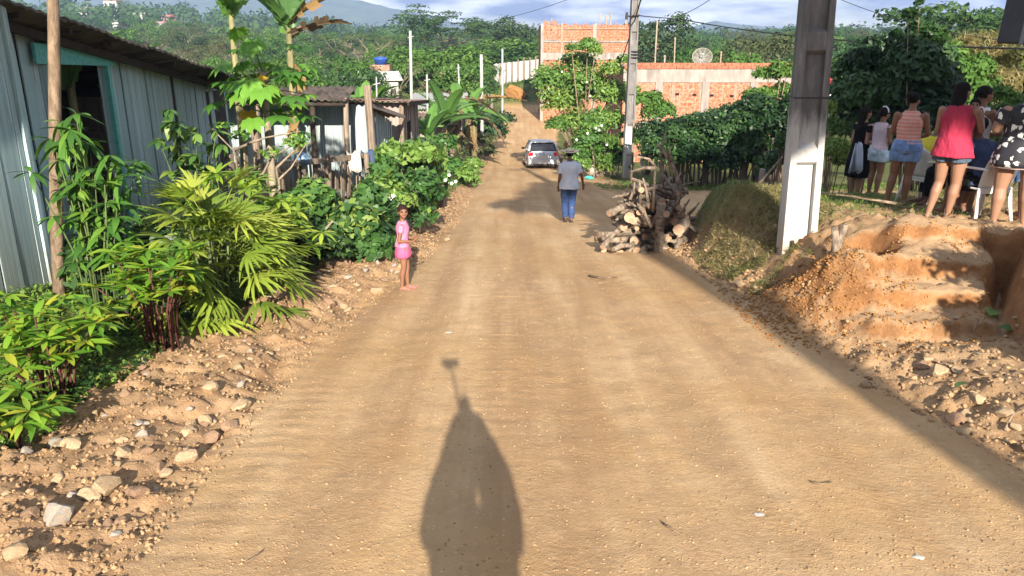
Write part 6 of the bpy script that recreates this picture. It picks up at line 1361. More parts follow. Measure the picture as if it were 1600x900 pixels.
class Fig:
    def __init__(s, name, label, loc, rz, H, J=None, fat=1.0, head=1.0, skin_c=(.24, .12, .07), drop=0.0, hyaw=0.0, lean=(0, 0), hips=1.0, chest=1.0, group=None, nod=0.0, vox=.0085):
        s.H = H; s.fat = fat; s.root = thing('person', label, 'person', loc, rz, group); s.skin = skin(skin_c); s.lean = lean; s.drop = drop; s.hips = hips; s.chest = chest; s.hs = head; s.vox = vox
        j = dict(hipL=(-.052, 0, .505), hipR=(.052, 0, .505), kneeL=(-.055, .012, .275), kneeR=(.055, .012, .275), ankL=(-.055, -.012, .04), ankR=(.055, -.012, .04), toeL=(-.07, .075, .014), toeR=(.07, .075, .014),
                 shL=(-.112, 0, .795), shR=(.112, 0, .795), elL=(-.138, -.01, .625), elR=(.138, -.01, .625), wrL=(-.14, .04, .485), wrR=(.14, .04, .485), haL=(-.138, .055, .43), haR=(.138, .055, .43))
        for k in j:
            j[k] = Vector(j[k])
            if k[:2] in ('sh', 'el', 'wr', 'ha'): j[k] += s.ln(j[k].z)
            if k[:3] in ('hip', 'sh', 'el', 'wr', 'ha') or k[:2] in ('sh', 'el', 'wr', 'ha'): j[k].z -= drop
        for k, v in (J or {}).items(): j[k] = Vector(v)
        s.j = {k: v*H for k, v in j.items()}; s.hyaw = hyaw; s.nod = nod; s.make()
    def ln(s, z): t = max(0, z-.5); return Vector((s.lean[0]*t, s.lean[1]*t, 0))
    def T(s, z, w, d, yo=0):
        H = s.H; l = s.ln(z); f = s.fat; return (((l.x)*H, (l.y+yo)*H, (z-s.drop)*H), w*f*H, d*f*H)
    def torso(s, mb, inf=0.0, z0=0, z1=1, flare=0.0):
        R = [(.455, .062, .052, -.005), (.485, .096*s.hips, .068*s.hips, -.012), (.52, .100*s.hips, .073*s.hips, -.012), (.56, .088*s.hips, .064, -.004), (.61, .074, .055, 0), (.66, .080, .058, .002), (.71, .090*s.chest, .064*s.chest, .004), (.755, .097*s.chest, .062*s.chest, .0), (.79, .100, .050, -.002), (.812, .078, .040, -.004), (.832, .040, .034, 0), (.855, .029, .030, .004)]
        rr = []
        for z, w, d, yo in R:
            if z0 <= z <= z1:
                c, a, b = s.T(z, w, d, yo); k = inf*s.H+flare*s.H*max(0, (.62-z)); rr.append((c, a+k, b+k))
        mb.rings(rr, 18)
    def make(s):
        H, j, f = s.H, s.j, s.fat; mb = MB(); s.torso(mb)
        for q in ('L', 'R'):
            h, k, a, t = j['hip'+q], j['knee'+q], j['ank'+q], j['toe'+q]; mb.cap(h+Vector((0, 0, .0)), k, .060*H*f*s.hips, .036*H*f, 12); 
            m = k+(a-k)*.33+Vector((0, -.010*H, 0)) if abs((a-k).z) > .1*H else k+(a-k)*.33
            mb.cap(k, m, .034*H*f, .037*H*f, 12); mb.cap(m, a, .036*H*f, .020*H*f**.5, 12)
            he = a+Vector((0, -.018*H, -.022*H)) if abs((a-k).z) > .1*H else a
            mb.cap(he, t, .019*H, .014*H, 10); mb.cap(t, t+(t-he)*.18, .014*H, .010*H, 8); mb.cap(a, a+(t-a)*.55, .018*H, .014*H, 8)
            sh, e, w, hd = j['sh'+q], j['el'+q], j['wr'+q], j['ha'+q]; mb.cap(sh, e, .029*H*f, .021*H*f, 12); mb.cap(e, e+(w-e)*.35, .022*H*f, .021*H*f, 10); mb.cap(e+(w-e)*.35, w, .021*H*f, .0135*H, 10)
            d = (hd-w); d = d.normalized() if d.length > 1e-5 else Vector((0, 0, -1)); sd = d.cross(Vector((0, 1, .2))).normalized(); nn = d.cross(sd)
            p = w+d*.028*H; mb.cap(w, p, .013*H, .018*H, 10, .6); mb.cap(p, p+d*.020*H, .018*H, .017*H, 10, .55)
            for i in range(4):                                       # four bent fingers
                b0 = p+d*.028*H+sd*(i-1.5)*.0095*H; L1 = (.024, .028, .026, .020)[i]*H; c1_ = b0+d*L1+nn*.003*H; c2_ = c1_+(d*.75+nn*.65)*L1*.8; mb.cap(b0, c1_, .0054*H, .0050*H, 6); mb.cap(c1_, c2_, .0050*H, .0042*H, 6)
            b0 = p+sd*.016*H*(-1 if q == 'L' else 1)-d*.012*H; mb.cap(b0, b0+sd*.016*H*(-1 if q == 'L' else 1)+d*.018*H+nn*.008*H, .0062*H, .0055*H, 6)
        # neck and head
        l = s.ln(.9); c = Vector((l.x*H, (l.y+.012)*H, (.925-s.drop)*H)); k = s.hs; s.hc = c; s.R = Matrix.Rotation(s.hyaw, 3, 'Z')@Matrix.Rotation(s.nod, 3, 'X')
        if k > 1: c = c+Vector((0, 0, .06*(k-1)*H)); s.hc = c
        nb = Vector((l.x*H*.9, l.y*H*.9, (.83-s.drop)*H)); mb.cap(nb, c-Vector((0, .006*H, .03*H)), .031*H*f**.5, .028*H, 12)
        def hp(x, y, z): return c+s.R@(Vector((x, y, z))*H*k)
        s.hp = hp; hk = H*k
        mb.ball(hp(0, -.006, .014), (.044*hk, .053*hk, .050*hk), 16, 12, rot=s.R); mb.ball(hp(0, .014, -.014), (.036*hk, .040*hk, .046*hk), 14, 10, rot=s.R); mb.ball(hp(0, .034, -.046), (.018*hk, .016*hk, .014*hk), 10, 8)
        mb.cap(hp(0, .049, .008), hp(0, .058, -.012), .006*hk, .0095*hk, 8); mb.cap(hp(-.024, .042, .018), hp(.024, .042, .018), .008*hk, .008*hk, 8); mb.cap(hp(-.011, .048, -.030), hp(.011, .048, -.030), .0065*hk, .0065*hk, 8)
        mb.ball(hp(-.026, .034, -.012), .013*hk, 8, 6); mb.ball(hp(.026, .034, -.012), .013*hk, 8, 6)
        for sx in (-1, 1): mb.ball(hp(sx*.045, -.004, -.002), (.006*hk, .012*hk, .017*hk), 8, 6, rot=s.R)
        link('body', voxel(mb, s.vox), s.root, s.skin)
        for sx in (-1, 1):
            mb = MB(); mb.ball(hp(sx*.019, .0475, .007), (.0085*hk, .005*hk, .0055*hk), 8, 6, rot=s.R); mb.build('eye', M['eye'], s.root, True)
            mb = MB(); mb.cap(hp(sx*.010, .051, .019), hp(sx*.028, .046, .018), .0028*hk, .002*hk, 5); mb.build('eyebrow', M['hair'], s.root, True)
        mb = MB(); mb.cap(hp(-.012, .0525, -.031), hp(.012, .0525, -.031), .0042*hk, .0042*hk, 6); mb.build('mouth', M['lip'], s.root, True)
    def hair(s, style, mat='hair', L_=.2, side=0):
        H = s.H*s.hs; mb = MB(); hp = s.hp; mb.ball(hp(0, -.012, .022), (.052*H, .058*H, .053*H), 18, 12, rot=s.R)
        if style == 'long':
            for i in range(13):
                a = (i/12-.5)*2.5; x, y = math.sin(a)*.043, -.02-math.cos(a)*.028; e = hp(x*1.25, y-.018, -L_*(.85+.2*random.random())); mb.cap(hp(x, y, .0), e, .018*H, .011*H, 8)
        elif style == 'bun': mb.ball(hp(0, -.066, .040), (.032*H, .03*H, .03*H), 12, 8)
        elif style == 'tail':
            mb.ball(hp(0, -.062, .02), .02*H, 10, 8); mb.cap(hp(0, -.068, .015), hp(.01, -.085, -.07), .022*H, .010*H, 8)
        elif style == 'big':
            for i in range(34):
                v = Vector((random.gauss(0, 1), random.gauss(0, 1)-.6, random.gauss(0, 1)+.3)).normalized(); mb.ball(hp(v.x*.045, v.y*.045-.02, v.z*.045+.022), .026*H, 8, 6)
        elif style == 'curly':
            for i in range(22):
                v = Vector((random.gauss(0, 1), random.gauss(0, 1)-.7, random.gauss(0, 1)+.5)).normalized(); mb.ball(hp(v.x*.042, v.y*.044-.014, v.z*.04+.024), .017*H, 8, 6)
        me = voxel(mb, s.vox*.8, 1, 'hair'); f_ = s.R@Vector((0, 1, 0)); me = cut(me, hp(0, .030, .020), (f_+Vector((0, 0, -.75)))); 
        co = np.array([v.co[:] for v in me.vertices]); n = np.array([v.normal[:] for v in me.vertices]); a = fbm(co[:, 0]*70+co[:, 1]*40, co[:, 2]*22, 3)-.5; co = co+n*a[:, None]*.012; me.vertices.foreach_set('co', co.ravel()); me.update()
        o = link('hair', me, s.root, M[mat] if isinstance(mat, str) else mat)
        md = o.modifiers.new('t', 'SOLIDIFY'); md.thickness = .006; md.offset = -1; return o
    def top(s, mat, hem=.50, sleeve=0.0, sr=.036, inf=.010, neck=.826, flare=.08, name='top', strap=False, low=None):
        H = s.H; mb = MB(); R = []
        for z, w, d, yo in ((hem, .097*s.hips, .070*s.hips, -.010), (min(hem+.04, .56), .094*s.hips, .070, -.008), (.58, .086, .064, -.003), (.62, .082, .062, 0), (.67, .086, .064, .002), (.715, .094*s.chest, .069*s.chest, .004), (.755, (.100 if not strap else .092)*s.chest, .066*s.chest, 0), (.79, .100 if not strap else .074, .054, -.002), (.815, .080 if not strap else .064, .045, -.003), (.836, .046, .038, 0)):
            if R and z <= R[-1][3]: continue
            c, a, b = s.T(z, w, d, yo); k = inf*H+flare*H*max(0, .64-z); R.append((c, a+k, b+k, z))
        mb.rings([r[:3] for r in R], 20)
        if sleeve:
            for q in ('L', 'R'):
                sh, e = s.j['sh'+q], s.j['el'+q]; t = sh+(e-sh)*min(1, sleeve)
                if sleeve > 1: w = s.j['wr'+q]; mb.cap(e, e+(w-e)*(sleeve-1), sr*H, sr*.8*H, 12); mb.cap(sh, e, sr*H, sr*H, 12)
                mb.tube([sh+Vector((0, 0, .012*H)), sh+(e-sh)*min(1, sleeve)*.5, t], [sr*H*s.fat, sr*1.02*H*s.fat, sr*H*s.fat], 12)
        me = voxel(mb, s.vox, 1, name)
        co = np.array([v.co[:] for v in me.vertices]); n = np.array([v.normal[:] for v in me.vertices]); co = co+n*((fbm(co[:, 0]*22+co[:, 1]*17, co[:, 2]*6, 3)-.5)*.034)[:, None]; me.vertices.foreach_set('co', co.ravel()); me.update()
        return link(name, me, s.root, mat)
    def legs(s, mat, to=.3, inf=.012, name='shorts', waist=.585, loose=1.0):
        """garment round hips and legs, reaching `to` of each leg (0 hip .. 1 knee .. 2 ankle)"""
        H = s.H; mb = MB(); R = []
        for z, w, d, yo in ((.47, .085, .064, -.008), (.50, .100*s.hips, .074*s.hips, -.012), (.53, .101*s.hips, .075*s.hips, -.012), (waist, .086*s.hips, .066, -.003)):
            c, a, b = s.T(z, w, d, yo); R.append((c, a+inf*H, b+inf*H))
        mb.rings(R, 18)
        for q in ('L', 'R'):
            h, k, a = s.j['hip'+q], s.j['knee'+q], s.j['ank'+q]; r0 = (.061*s.fat*s.hips+inf)*H*loose; r1 = (.039*s.fat+inf)*H*loose
            if to <= 1: e = h+(k-h)*to; mb.tube([h+Vector((0, 0, .02*H)), h+(k-h)*to*.5, e], [r0*.95, r0, r0+(r1-r0)*to*.6], 14)
            else:
                e = k+(a-k)*(to-1); r2 = (.029+inf)*H*loose; mb.cap(h, k, r0, r1, 12); mb.tube([k-(a-k)*.02, k+(a-k)*(to-1)*.5, e], [r1, (r1+r2)/2, r2], 12)
        me = voxel(mb, s.vox, 1, name); co = np.array([v.co[:] for v in me.vertices]); n = np.array([v.normal[:] for v in me.vertices]); co = co+n*((fbm(co[:, 0]*24+5, co[:, 2]*14+co[:, 1]*12, 3)-.5)*.026)[:, None]; me.vertices.foreach_set('co', co.ravel()); me.update()
        return link(name, me, s.root, mat)
    def skirt(s, mat, z0, z1=.60, w0=.11, name='skirt', inf=.012, rip=.0):
        H = s.H; n = 48; v = []; f = []; k = 7
        for i in range(k+1):
            t = i/k; z = z1+(z0-z1)*t; c, a, b = s.T(z, .086*s.hips+(w0-.086)*min(1, t*1.5), .066+(w0*.8-.066)*min(1, t*1.5), -.008)
            for j in range(n): th = 2*PI*j/n; rp = 1+rip*t*math.sin(th*9+t); v.append((c[0]+(a+inf*H)*math.cos(th)*rp, c[1]+(b+inf*H)*math.sin(th)*rp, c[2]))
        f = [(i*n+j, (i+1)*n+j, (i+1)*n+(j+1) % n, i*n+(j+1) % n) for i in range(k) for j in range(n)]; mb = MB(); mb.add(v, f); o = mb.build(name, mat, s.root, True); md = o.modifiers.new('t', 'SOLIDIFY'); md.thickness = .006; return o
    def shoes(s, mat, flat=True):
        H = s.H
        for q in ('L', 'R'):
            a, t = s.j['ank'+q], s.j['toe'+q]; d = (t-a); d.z = 0; d.normalize(); mb = MB(); h = a-d*.028*H; z = .006
            if flat: mb.tube([Vector((h.x, h.y, z)), Vector(((h+t).x/2, (h+t).y/2, z)), Vector((t.x, t.y, z))+d*.01*H, Vector((t.x, t.y, z))+d*.026*H], [.018*H, .021*H, .024*H, .012*H], 10, flat=.35); mb.tube([t-d*.02*H+Vector((.018*H, 0, .004*H)), t-d*.03*H+Vector((0, 0, .016*H)), t-d*.02*H+Vector((-.018*H, 0, .004*H))], .004*H, 5)
            else: mb.cap((h.x, h.y, .022*H), (t.x+d.x*.01*H, t.y+d.y*.01*H, .016*H), .025*H, .02*H, 10)
            mb.build('sandal' if flat else 'shoe', mat, s.root, True)
def denim(c, name='denim'): return simple(name, c, .85, .25, 10, .35, c2=tuple(min(1, k*1.7) for k in c), stretch=(1, 1, .5))
def stripes_mat():
    m, t = newmat('striped_knit'); tc = t.n('ShaderNodeTexCoord').outputs['Object']; z = t.n('ShaderNodeSeparateXYZ', {0: tc}).outputs[2]; f = t.math('FRACT', t.math('MULTIPLY', z, 21.0))
    c = t.ramp(f, [(.0, (.62, .22, .13)), (.45, (.66, .26, .16)), (.5, (.55, .36, .36)), (.95, (.60, .40, .40))]); n = t.noise(tc, 12, 4)
    b = t.n('ShaderNodeBsdfPrincipled', {'Base Color': t.mix(t.math('MULTIPLY', n, .3), c, (.4, .14, .08)), 'Roughness': .9, 'Normal': t.bump(n, .3, .006)}); t.out(b.outputs[0]); return m
def floral_mat():
    m, t = newmat('floral_print'); tc = t.n('ShaderNodeTexCoord').outputs['Object']; n = t.noise(tc, 9, 3); v2 = t.n('ShaderNodeVectorMath', {0: tc, 1: t.n('ShaderNodeCombineXYZ', {0: t.math('MULTIPLY', n, .10), 1: 0.0, 2: t.math('MULTIPLY', n, .08)}).outputs[0]}, operation='ADD').outputs[0]
    v = t.n('ShaderNodeTexVoronoi', {'Vector': v2, 'Scale': 12.0, 'Randomness': .9}); p = t.noise(tc, 34, 2)
    f = t.ramp(t.math('ADD', v.outputs['Distance'], t.math('MULTIPLY', t.math('SUBTRACT', p, .5), .55)), [(.36, 1.0), (.40, 0.0)]); keep = t.ramp(t.n('ShaderNodeSeparateColor', {0: v.outputs['Color']}).outputs[1], [(.12, 0.0), (.16, 1.0)])
    c = t.mix(t.math('MULTIPLY', f, keep), (.012, .012, .018), (.66, .64, .62)); b = t.n('ShaderNodeBsdfPrincipled', {'Base Color': c, 'Roughness': .75, 'Normal': t.bump(n, .3, .01)}); t.out(b.outputs[0]); return m
def cl_(name, c, **k): return simple(name, c, .85, .12, 6, .3, dist=.012, **k)
B1, B2, B3 = (.20, .095, .055), (.15, .07, .042), (.27, .145, .09)
# girl in pink: body side-on, face to the viewer, hands together in front
gp = G(633, 452)
g = Fig('person', 'young girl in a pale pink top and darker pink skirt-shorts standing on the left verge', gp, math.radians(-88), 1.09, dict(elL=(-.125, -.035, .62), elR=(.13, -.035, .62), wrL=(-.06, .12, .61), wrR=(.055, .12, .60), haL=(-.02, .165, .635), haR=(.02, .165, .63), ankL=(-.04, .03, .04), toeL=(-.04, .115, .014), ankR=(.045, -.03, .04), toeR=(.05, .055, .014), kneeL=(-.045, .03, .275), kneeR=(.05, 0, .275)), .92, 1.22, B1, hyaw=math.radians(-72), vox=.0075)
g.hair('bun', 'hairbrown'); g.top(cl_('pale_pink_cotton', (.50, .19, .31)), .535, .42, flare=.10); g.skirt(cl_('rose_cotton', (.48, .085, .19)), .405, .575, .112, 'skirt', .012, .03); g.shoes(cl_('pink_rubber', (.5, .12, .16)))
# man in the straw hat walking away
mp_ = G(888, 347)
m_ = Fig('person', 'man in a straw hat, loose pale shirt and blue jeans walking away down the road', mp_, math.radians(6), 1.74, dict(elR=(.165, -.015, .64), wrR=(.20, .05, .52), haR=(.21, .075, .47), elL=(-.135, -.03, .63), wrL=(-.14, .03, .50), haL=(-.135, .06, .45), kneeL=(-.045, .06, .28), ankL=(-.035, .03, .05), toeL=(-.04, .12, .03), kneeR=(.04, .01, .275), ankR=(.03, -.06, .05), toeR=(.04, .02, .014)), 1.0, 1.0, B2, vox=.010)
m_.hair('short'); m_.top(cl_('pale_shirt_cloth', (.56, .62, .72)), .47, .75, inf=.036, flare=.05, name='shirt'); m_.legs(denim((.018, .040, .115)), 1.93, .013, 'jeans'); m_.shoes(M['sole'], False)
mb = MB(); hp = m_.hp; H = 1.74; mb.rings([(hp(0, -.004, .030), .058*H, .066*H), (hp(0, -.004, .064), .050*H, .058*H), (hp(0, -.004, .082), .036*H, .044*H)], 18); n = 28; v = []
for r_, dz in ((.055, 0), (.125, .004), (.128, .0)):
    for j in range(n): a = 2*PI*j/n; v.append(hp(math.cos(a)*r_, math.sin(a)*r_*1.1, .034+dz+(.016*abs(math.cos(a))**2 if r_ > .06 else 0)))
mb.add(v, [(i*n+j, i*n+(j+1) % n, (i+1)*n+(j+1) % n, (i+1)*n+j) for i in range(2) for j in range(n)]); o = mb.build('straw_hat', simple('straw', (.60, .50, .36), .9, .2, 30, .5), m_.root, True); md = o.modifiers.new('t', 'SOLIDIFY'); md.thickness = .008
mb = MB(); mb.rings([(hp(0, -.004, .034), .060*H, .068*H), (hp(0, -.004, .044), .057*H, .065*H)], 18); mb.build('hat_band', M['black'], m_.root, True)
# child near the car, bare-chested in the shade
kp = G(884, 248); kd = Fig('person', 'small bare-chested child standing beside the silver car', kp, math.radians(150), 1.18, dict(wrL=(-.10, .08, .56), haL=(-.06, .11, .58)), .9, 1.2, (.26, .12, .08), hyaw=.3, vox=.012); kd.hair('short'); kd.legs(cl_('brown_shorts_cloth', (.16, .06, .05)), .8, .012)
kp = G(877, 262); kd2 = Fig('person', 'child in yellowish shirt bending beside the silver car, half hidden by the man', kp, math.radians(60), 1.0, dict(), .9, 1.2, (.24, .12, .08), lean=(0, .7), vox=.012); kd2.hair('short'); kd2.legs(cl_('faded_shorts_cloth', (.2, .12, .09)), .8, .012); kd2.top(cl_('pale_yellow_cloth', (.5, .44, .28)), .52, .4)
# the group on the bank
def wpos(px, y, dz=0): return onp(px, y, dz)
def hgt(px, pt, p): return P(px, pt, p.y).z-p.z
# black dress
p = wpos(1332, 13.9); H = hgt(1332, 166, p); f_ = Fig('person', 'woman in a black knee-length dress standing farthest left in the group', p, math.radians(-80), H, dict(elL=(-.12, -.03, .63), elR=(.12, -.02, .63), wrL=(-.05, .09, .60), wrR=(.05, .10, .62), haL=(-.01, .12, .63), haR=(0, .13, .64)), 1.05, 1.0, B3, vox=.010)
f_.hair('long', L_=.16); f_.top(M['black'], .50, .35, flare=.0, name='bodice'); f_.skirt(M['black'], .25, .60, .125, 'skirt', .014, .03)
# teen in pale pink sleeveless top
p = wpos(1360, 13.5); H = hgt(1360, 168, p); f_ = Fig('person', 'teenager in a pale sleeveless top, denim shorts and pale headband, second from the left', p, math.radians(-70), H, dict(elL=(-.13, .01, .64), wrL=(-.03, .11, .66), haL=(.02, .12, .70), elR=(.135, .01, .63), wrR=(.06, .12, .60), haR=(0, .14, .60), ankR=(.07, -.03, .04), toeR=(.075, .06, .014)), 1.0, 1.05, B1, hyaw=.0, vox=.010)
f_.hair('tail'); f_.top(cl_('pale_pink_knit', (.48, .38, .44)), .53, .06, flare=.05, name='top'); f_.legs(denim((.30, .38, .45), 'pale_denim'), .45, .014, 'shorts', .575, 1.06)
mb = MB(); mb.tube([f_.hp(math.cos(a)*.054, -.004+math.sin(a)*.0, .02+math.sin(a)*.058) for a in [PI*k/12 for k in range(13)]], .008*H, 6); mb.build('headband', M['whitec'], f_.root, True)
bg = wpos(1345, 13.2); o = rag('carrier_bag', 'pale blue-white bag hanging between the black dress and the teenager', 'bag', P(1342, 226, 13.3), (.16, .30), simple('pale_bag', (.33, .37, .46), .6, .12, 5, .3), 6, .55)
# woman in orange striped tank top, back to the viewer
p = wpos(1402, 10.7); H = hgt(1405, 143, p); f_ = Fig('person', 'woman in an orange striped tank top and blue denim shorts seen from behind', p, math.radians(-28), H, dict(elR=(.15, .03, .635), wrR=(.10, .13, .60), haR=(.04, .15, .60), elL=(-.135, .03, .64), wrL=(-.07, .12, .62), haL=(-.01, .14, .62), kneeL=(-.075, .02, .275), ankL=(-.10, -.01, .04), toeL=(-.12, .07, .014), kneeR=(.045, .02, .275), ankR=(.04, .01, .04), toeR=(.05, .09, .014)), 1.04, 1.0, B1, hyaw=math.radians(-30), hips=1.08, vox=.0095)
f_.hair('bun'); f_.top(stripes_mat(), .555, 0, inf=.010, strap=True, flare=.0, name='tank_top'); f_.legs(denim((.13, .22, .42)), .46, .012, 'shorts', .585, 1.0)
for sx in (-1, 1):
    c = f_.T(.535, .0, 0)[0]; mb = MB(); q = Vector((sx*.048*H, -.093*H*1.06, .525*H)); mb.box(q, (.058*H, .006, .05*H), Matrix.Rotation(sx*.25, 3, 'Z')); mb.build('back_pocket', denim((.10, .18, .36), 'pocket_denim'), f_.root)
f_.shoes(cl_('dark_rubber', (.04, .03, .03)))
# woman in red sleeveless long top
p = wpos(1473, 9.4); H = hgt(1473, 127, p); f_ = Fig('person', 'woman with long black hair in a loose crimson sleeveless top and frayed denim shorts', p, math.radians(-42), H, dict(elR=(.15, .05, .66), wrR=(.13, .14, .72), haR=(.11, .16, .77), elL=(-.13, .03, .64), wrL=(-.08, .12, .64), haL=(-.03, .15, .66), kneeL=(-.06, .02, .275), ankL=(-.09, -.03, .04), toeL=(-.10, .05, .014), kneeR=(.05, .02, .275), ankR=(.03, .02, .04), toeR=(.03, .10, .014)), 1.0, 1.0, B3, hyaw=math.radians(-25), vox=.009)
f_.hair('long', L_=.27); f_.top(cl_('crimson_cotton', (.31, .018, .05)), .47, 0, inf=.022, strap=True, flare=.16, name='long_top'); f_.legs(denim((.05, .075, .11), 'dark_denim'), .30, .016, 'shorts', .56, 1.1); f_.shoes(cl_('green_rubber', (.25, .38, .24)))
# woman behind with the baby
p = wpos(1506, 9.95); H = hgt(1506, 133, p); f_ = Fig('person', 'woman behind the one in crimson, holding a baby on her arm', p, math.radians(-75), H, dict(elR=(.14, .07, .64), wrR=(.05, .15, .66), haR=(0, .17, .67), elL=(-.14, .05, .65), wrL=(-.05, .15, .63), haL=(0, .17, .62)), 1.0, 1.0, B1, hyaw=math.radians(-12), vox=.0095)
f_.hair('tail'); f_.top(cl_('white_singlet', (.62, .60, .58)), .54, 0, inf=.010, strap=True, flare=.02, name='singlet'); f_.legs(cl_('pale_trousers', (.40, .36, .35)), .5, .014, 'shorts')
bp_ = P(1517, 208, 9.65); bb_ = Fig('person', 'baby with dark hair held on the arm, looking towards the viewer', bp_-Vector((0, 0, .26)), math.radians(120), .66, dict(hipL=(-.06, 0, .40), hipR=(.06, 0, .40), kneeL=(-.13, .16, .38), kneeR=(.13, .16, .38), ankL=(-.12, .2, .24), ankR=(.12, .2, .24), toeL=(-.13, .27, .22), toeR=(.13, .27, .22), elL=(-.15, .06, .62), elR=(.15, .06, .62), wrL=(-.12, .16, .66), wrR=(.1, .17, .66), haL=(-.1, .20, .70), haR=(.08, .21, .70)), 1.25, 1.75, B3, hyaw=.5, drop=.08, vox=.008)
bb_.hair('short'); bb_.top(cl_('white_baby_vest', (.66, .58, .60)), .47, .3, inf=.015, name='vest'); 
# floral woman
p = wpos(1578, 8.85); H = hgt(1582, 123, p); f_ = Fig('person', 'heavy-set woman in a short black dress with white flowers, standing at the right edge', p, math.radians(-12), H, dict(elL=(-.165, .03, .66), wrL=(-.15, .13, .67), haL=(-.13, .16, .70), shL=(-.13, 0, .79), shR=(.13, 0, .79), elR=(.19, .02, .66), wrR=(.15, .12, .62), haR=(.1, .15, .62), hipL=(-.075, 0, .50), hipR=(.075, 0, .50), kneeL=(-.085, .012, .27), ankL=(-.095, 0, .04), toeL=(-.12, .07, .014), kneeR=(.085, .012, .27), ankR=(.095, 0, .04), toeR=(.12, .07, .014)), 1.20, 1.0, B3, hips=1.05, vox=.0095, hyaw=math.radians(-10))
f_.hair('big'); fm = floral_mat(); f_.top(fm, .50, .62, sr=.044, inf=.018, flare=.06, name='dress_bodice'); f_.skirt(fm, .425, .62, .122, 'dress_skirt', .022, .03); f_.skirt(cl_('pale_lining', (.45, .33, .31)), .415, .5, .120, 'underskirt', .018, .03); f_.shoes(cl_('brown_rubber', (.2, .08, .05)))
# person cut by the right edge
p = wpos(1604, 9.3); f_ = Fig('person', 'person in knee-length blue denim shorts cut off by the right edge', p, math.radians(10), 1.58, {}, 1.1, 1.0, B1, vox=.011); f_.hair('short'); f_.top(cl_('navy_shirt_cloth', (.05, .07, .14)), .5, .5, name='shirt'); f_.legs(denim((.10, .19, .36)), .92, .02, 'shorts')
# seated people
def seated(label, loc, rz, H, sk, hy=0, fat=1.0, lean=(0, .1), **kw):
    J = dict(hipL=(-.055, -.02, .285), hipR=(.055, -.02, .285), kneeL=(-.085, .20, .30), kneeR=(.085, .20, .30), ankL=(-.085, .22, .045), ankR=(.085, .23, .045), toeL=(-.09, .31, .016), toeR=(.09, .32, .016)); J.update(kw.pop('J', {}))
    return Fig('person', label, loc, rz, H, J, fat, 1.0, sk, .225, hy, lean, **kw)
p = onp(1440, 11.25); f_ = seated('person in a yellow shirt and olive shorts seated on the left plastic chair', p, math.radians(-65), 1.62, B1, 0, 1.1, vox=.0105); f_.hair('short'); f_.top(cl_('yellow_jersey', (.66, .55, .05)), .5, .6, inf=.018, name='jersey'); f_.legs(cl_('olive_cloth', (.20, .18, .04)), .9, .02, 'shorts', .575, 1.15); f_.shoes(M['sole'])
p = onp(1487, 10.9); f_ = seated('seated person in dark clothes behind the legs of the woman in crimson', p, math.radians(70), 1.6, B2, .3, vox=.011); f_.hair('curly'); f_.top(M['black'], .5, .6, inf=.018, name='shirt'); f_.legs(M['black'], 1.8, .02, 'trousers', .575, 1.1)
p = onp(1530, 9.3); f_ = seated('seated person in navy on the chair in front of the floral dress', p+Vector((-.02, .05, 0)), math.radians(12), 1.55, B2, .2, vox=.011, lean=(0, .25)); f_.hair('short'); f_.top(M['navy'], .5, .6, inf=.018, name='shirt'); f_.legs(M['black'], .9, .02, 'shorts', .575, 1.1)
# the photographer, whose shadow lies on the road
pp_ = on(.12, -.30); f_ = Fig('person', 'photographer standing on the road with both arms raised, whose shadow falls ahead', pp_, 0, 1.62, dict(elL=(-.062, .07, .93), elR=(.092, .06, .935), wrL=(-.012, .10, 1.09), wrR=(.025, .10, 1.09), haL=(-.005, .11, 1.16), haR=(.01, .11, 1.16), shL=(-.115, 0, .81), shR=(.115, 0, .81)), 1.08, 1.0, B1, vox=.012)
f_.hair('short'); f_.top(cl_('loose_shirt_cloth', (.25, .3, .4)), .40, 1.85, sr=.064, inf=.035, name='shirt', flare=.05); f_.legs(denim((.05, .08, .15)), 1.9, .02, 'trousers')
sk_ = thing('selfie_stick', 'thin hand-held stick carrying a phone above the photographer', 'selfie stick', (.12, -.22, 1.62)); mb = MB(); mb.tube([(0, .08, .0), (-.10, .19, .52)], .011, 8); mb.build('rod', M['cable'], sk_)
ph = thing('phone', 'phone held up on the stick above the road', 'phone', (.0, -.05, 2.2)); mb = MB(); mb.box((.01, -.0, .0), (.155, .012, .075)); mb.build('case', M['cable'], ph); mb = MB(); mb.box((-.01, -.01, -.045), (.04, .03, .03)); mb.build('clamp', M['cable'], ph)

# ------------------------------------------------------------------ the silver hatchback
cp = G(846, 264); car = thing('parked_car', 'silver five-door hatchback parked on the road, seen from behind', 'car', cp+Vector((0, 2.0, 0)), math.radians(3)); slope = math.atan2(gz(cp.x, cp.y+3.5)-gz(cp.x, cp.y), 3.5); car.rotation_euler.x = slope; car.location.z = gz(cp.x, cp.y+2)
M['silver'] = simple('silver_paint', (.52, .55, .60), .3, .05, 2, .0, metal=.25, spec=.6); M['carglass'] = simple('tinted_glass', (.015, .018, .022), .08, .1, 1, 0, spec=.8); M['redlens'] = simple('red_lens', (.45, .015, .02), .2, .1, 3, 0, spec=.7); M['tyre'] = simple('tyre_rubber', (.035, .03, .026), .9, .2, 9, .3, dirt=(.2, .14, .09)); M['rim'] = simple('wheel_rim', (.4, .4, .42), .4, .1, 5, .1, metal=.6); M['plate'] = simple('grey_plate', (.5, .5, .5), .5, .1, 5, 0); M['bumper'] = M['silver']
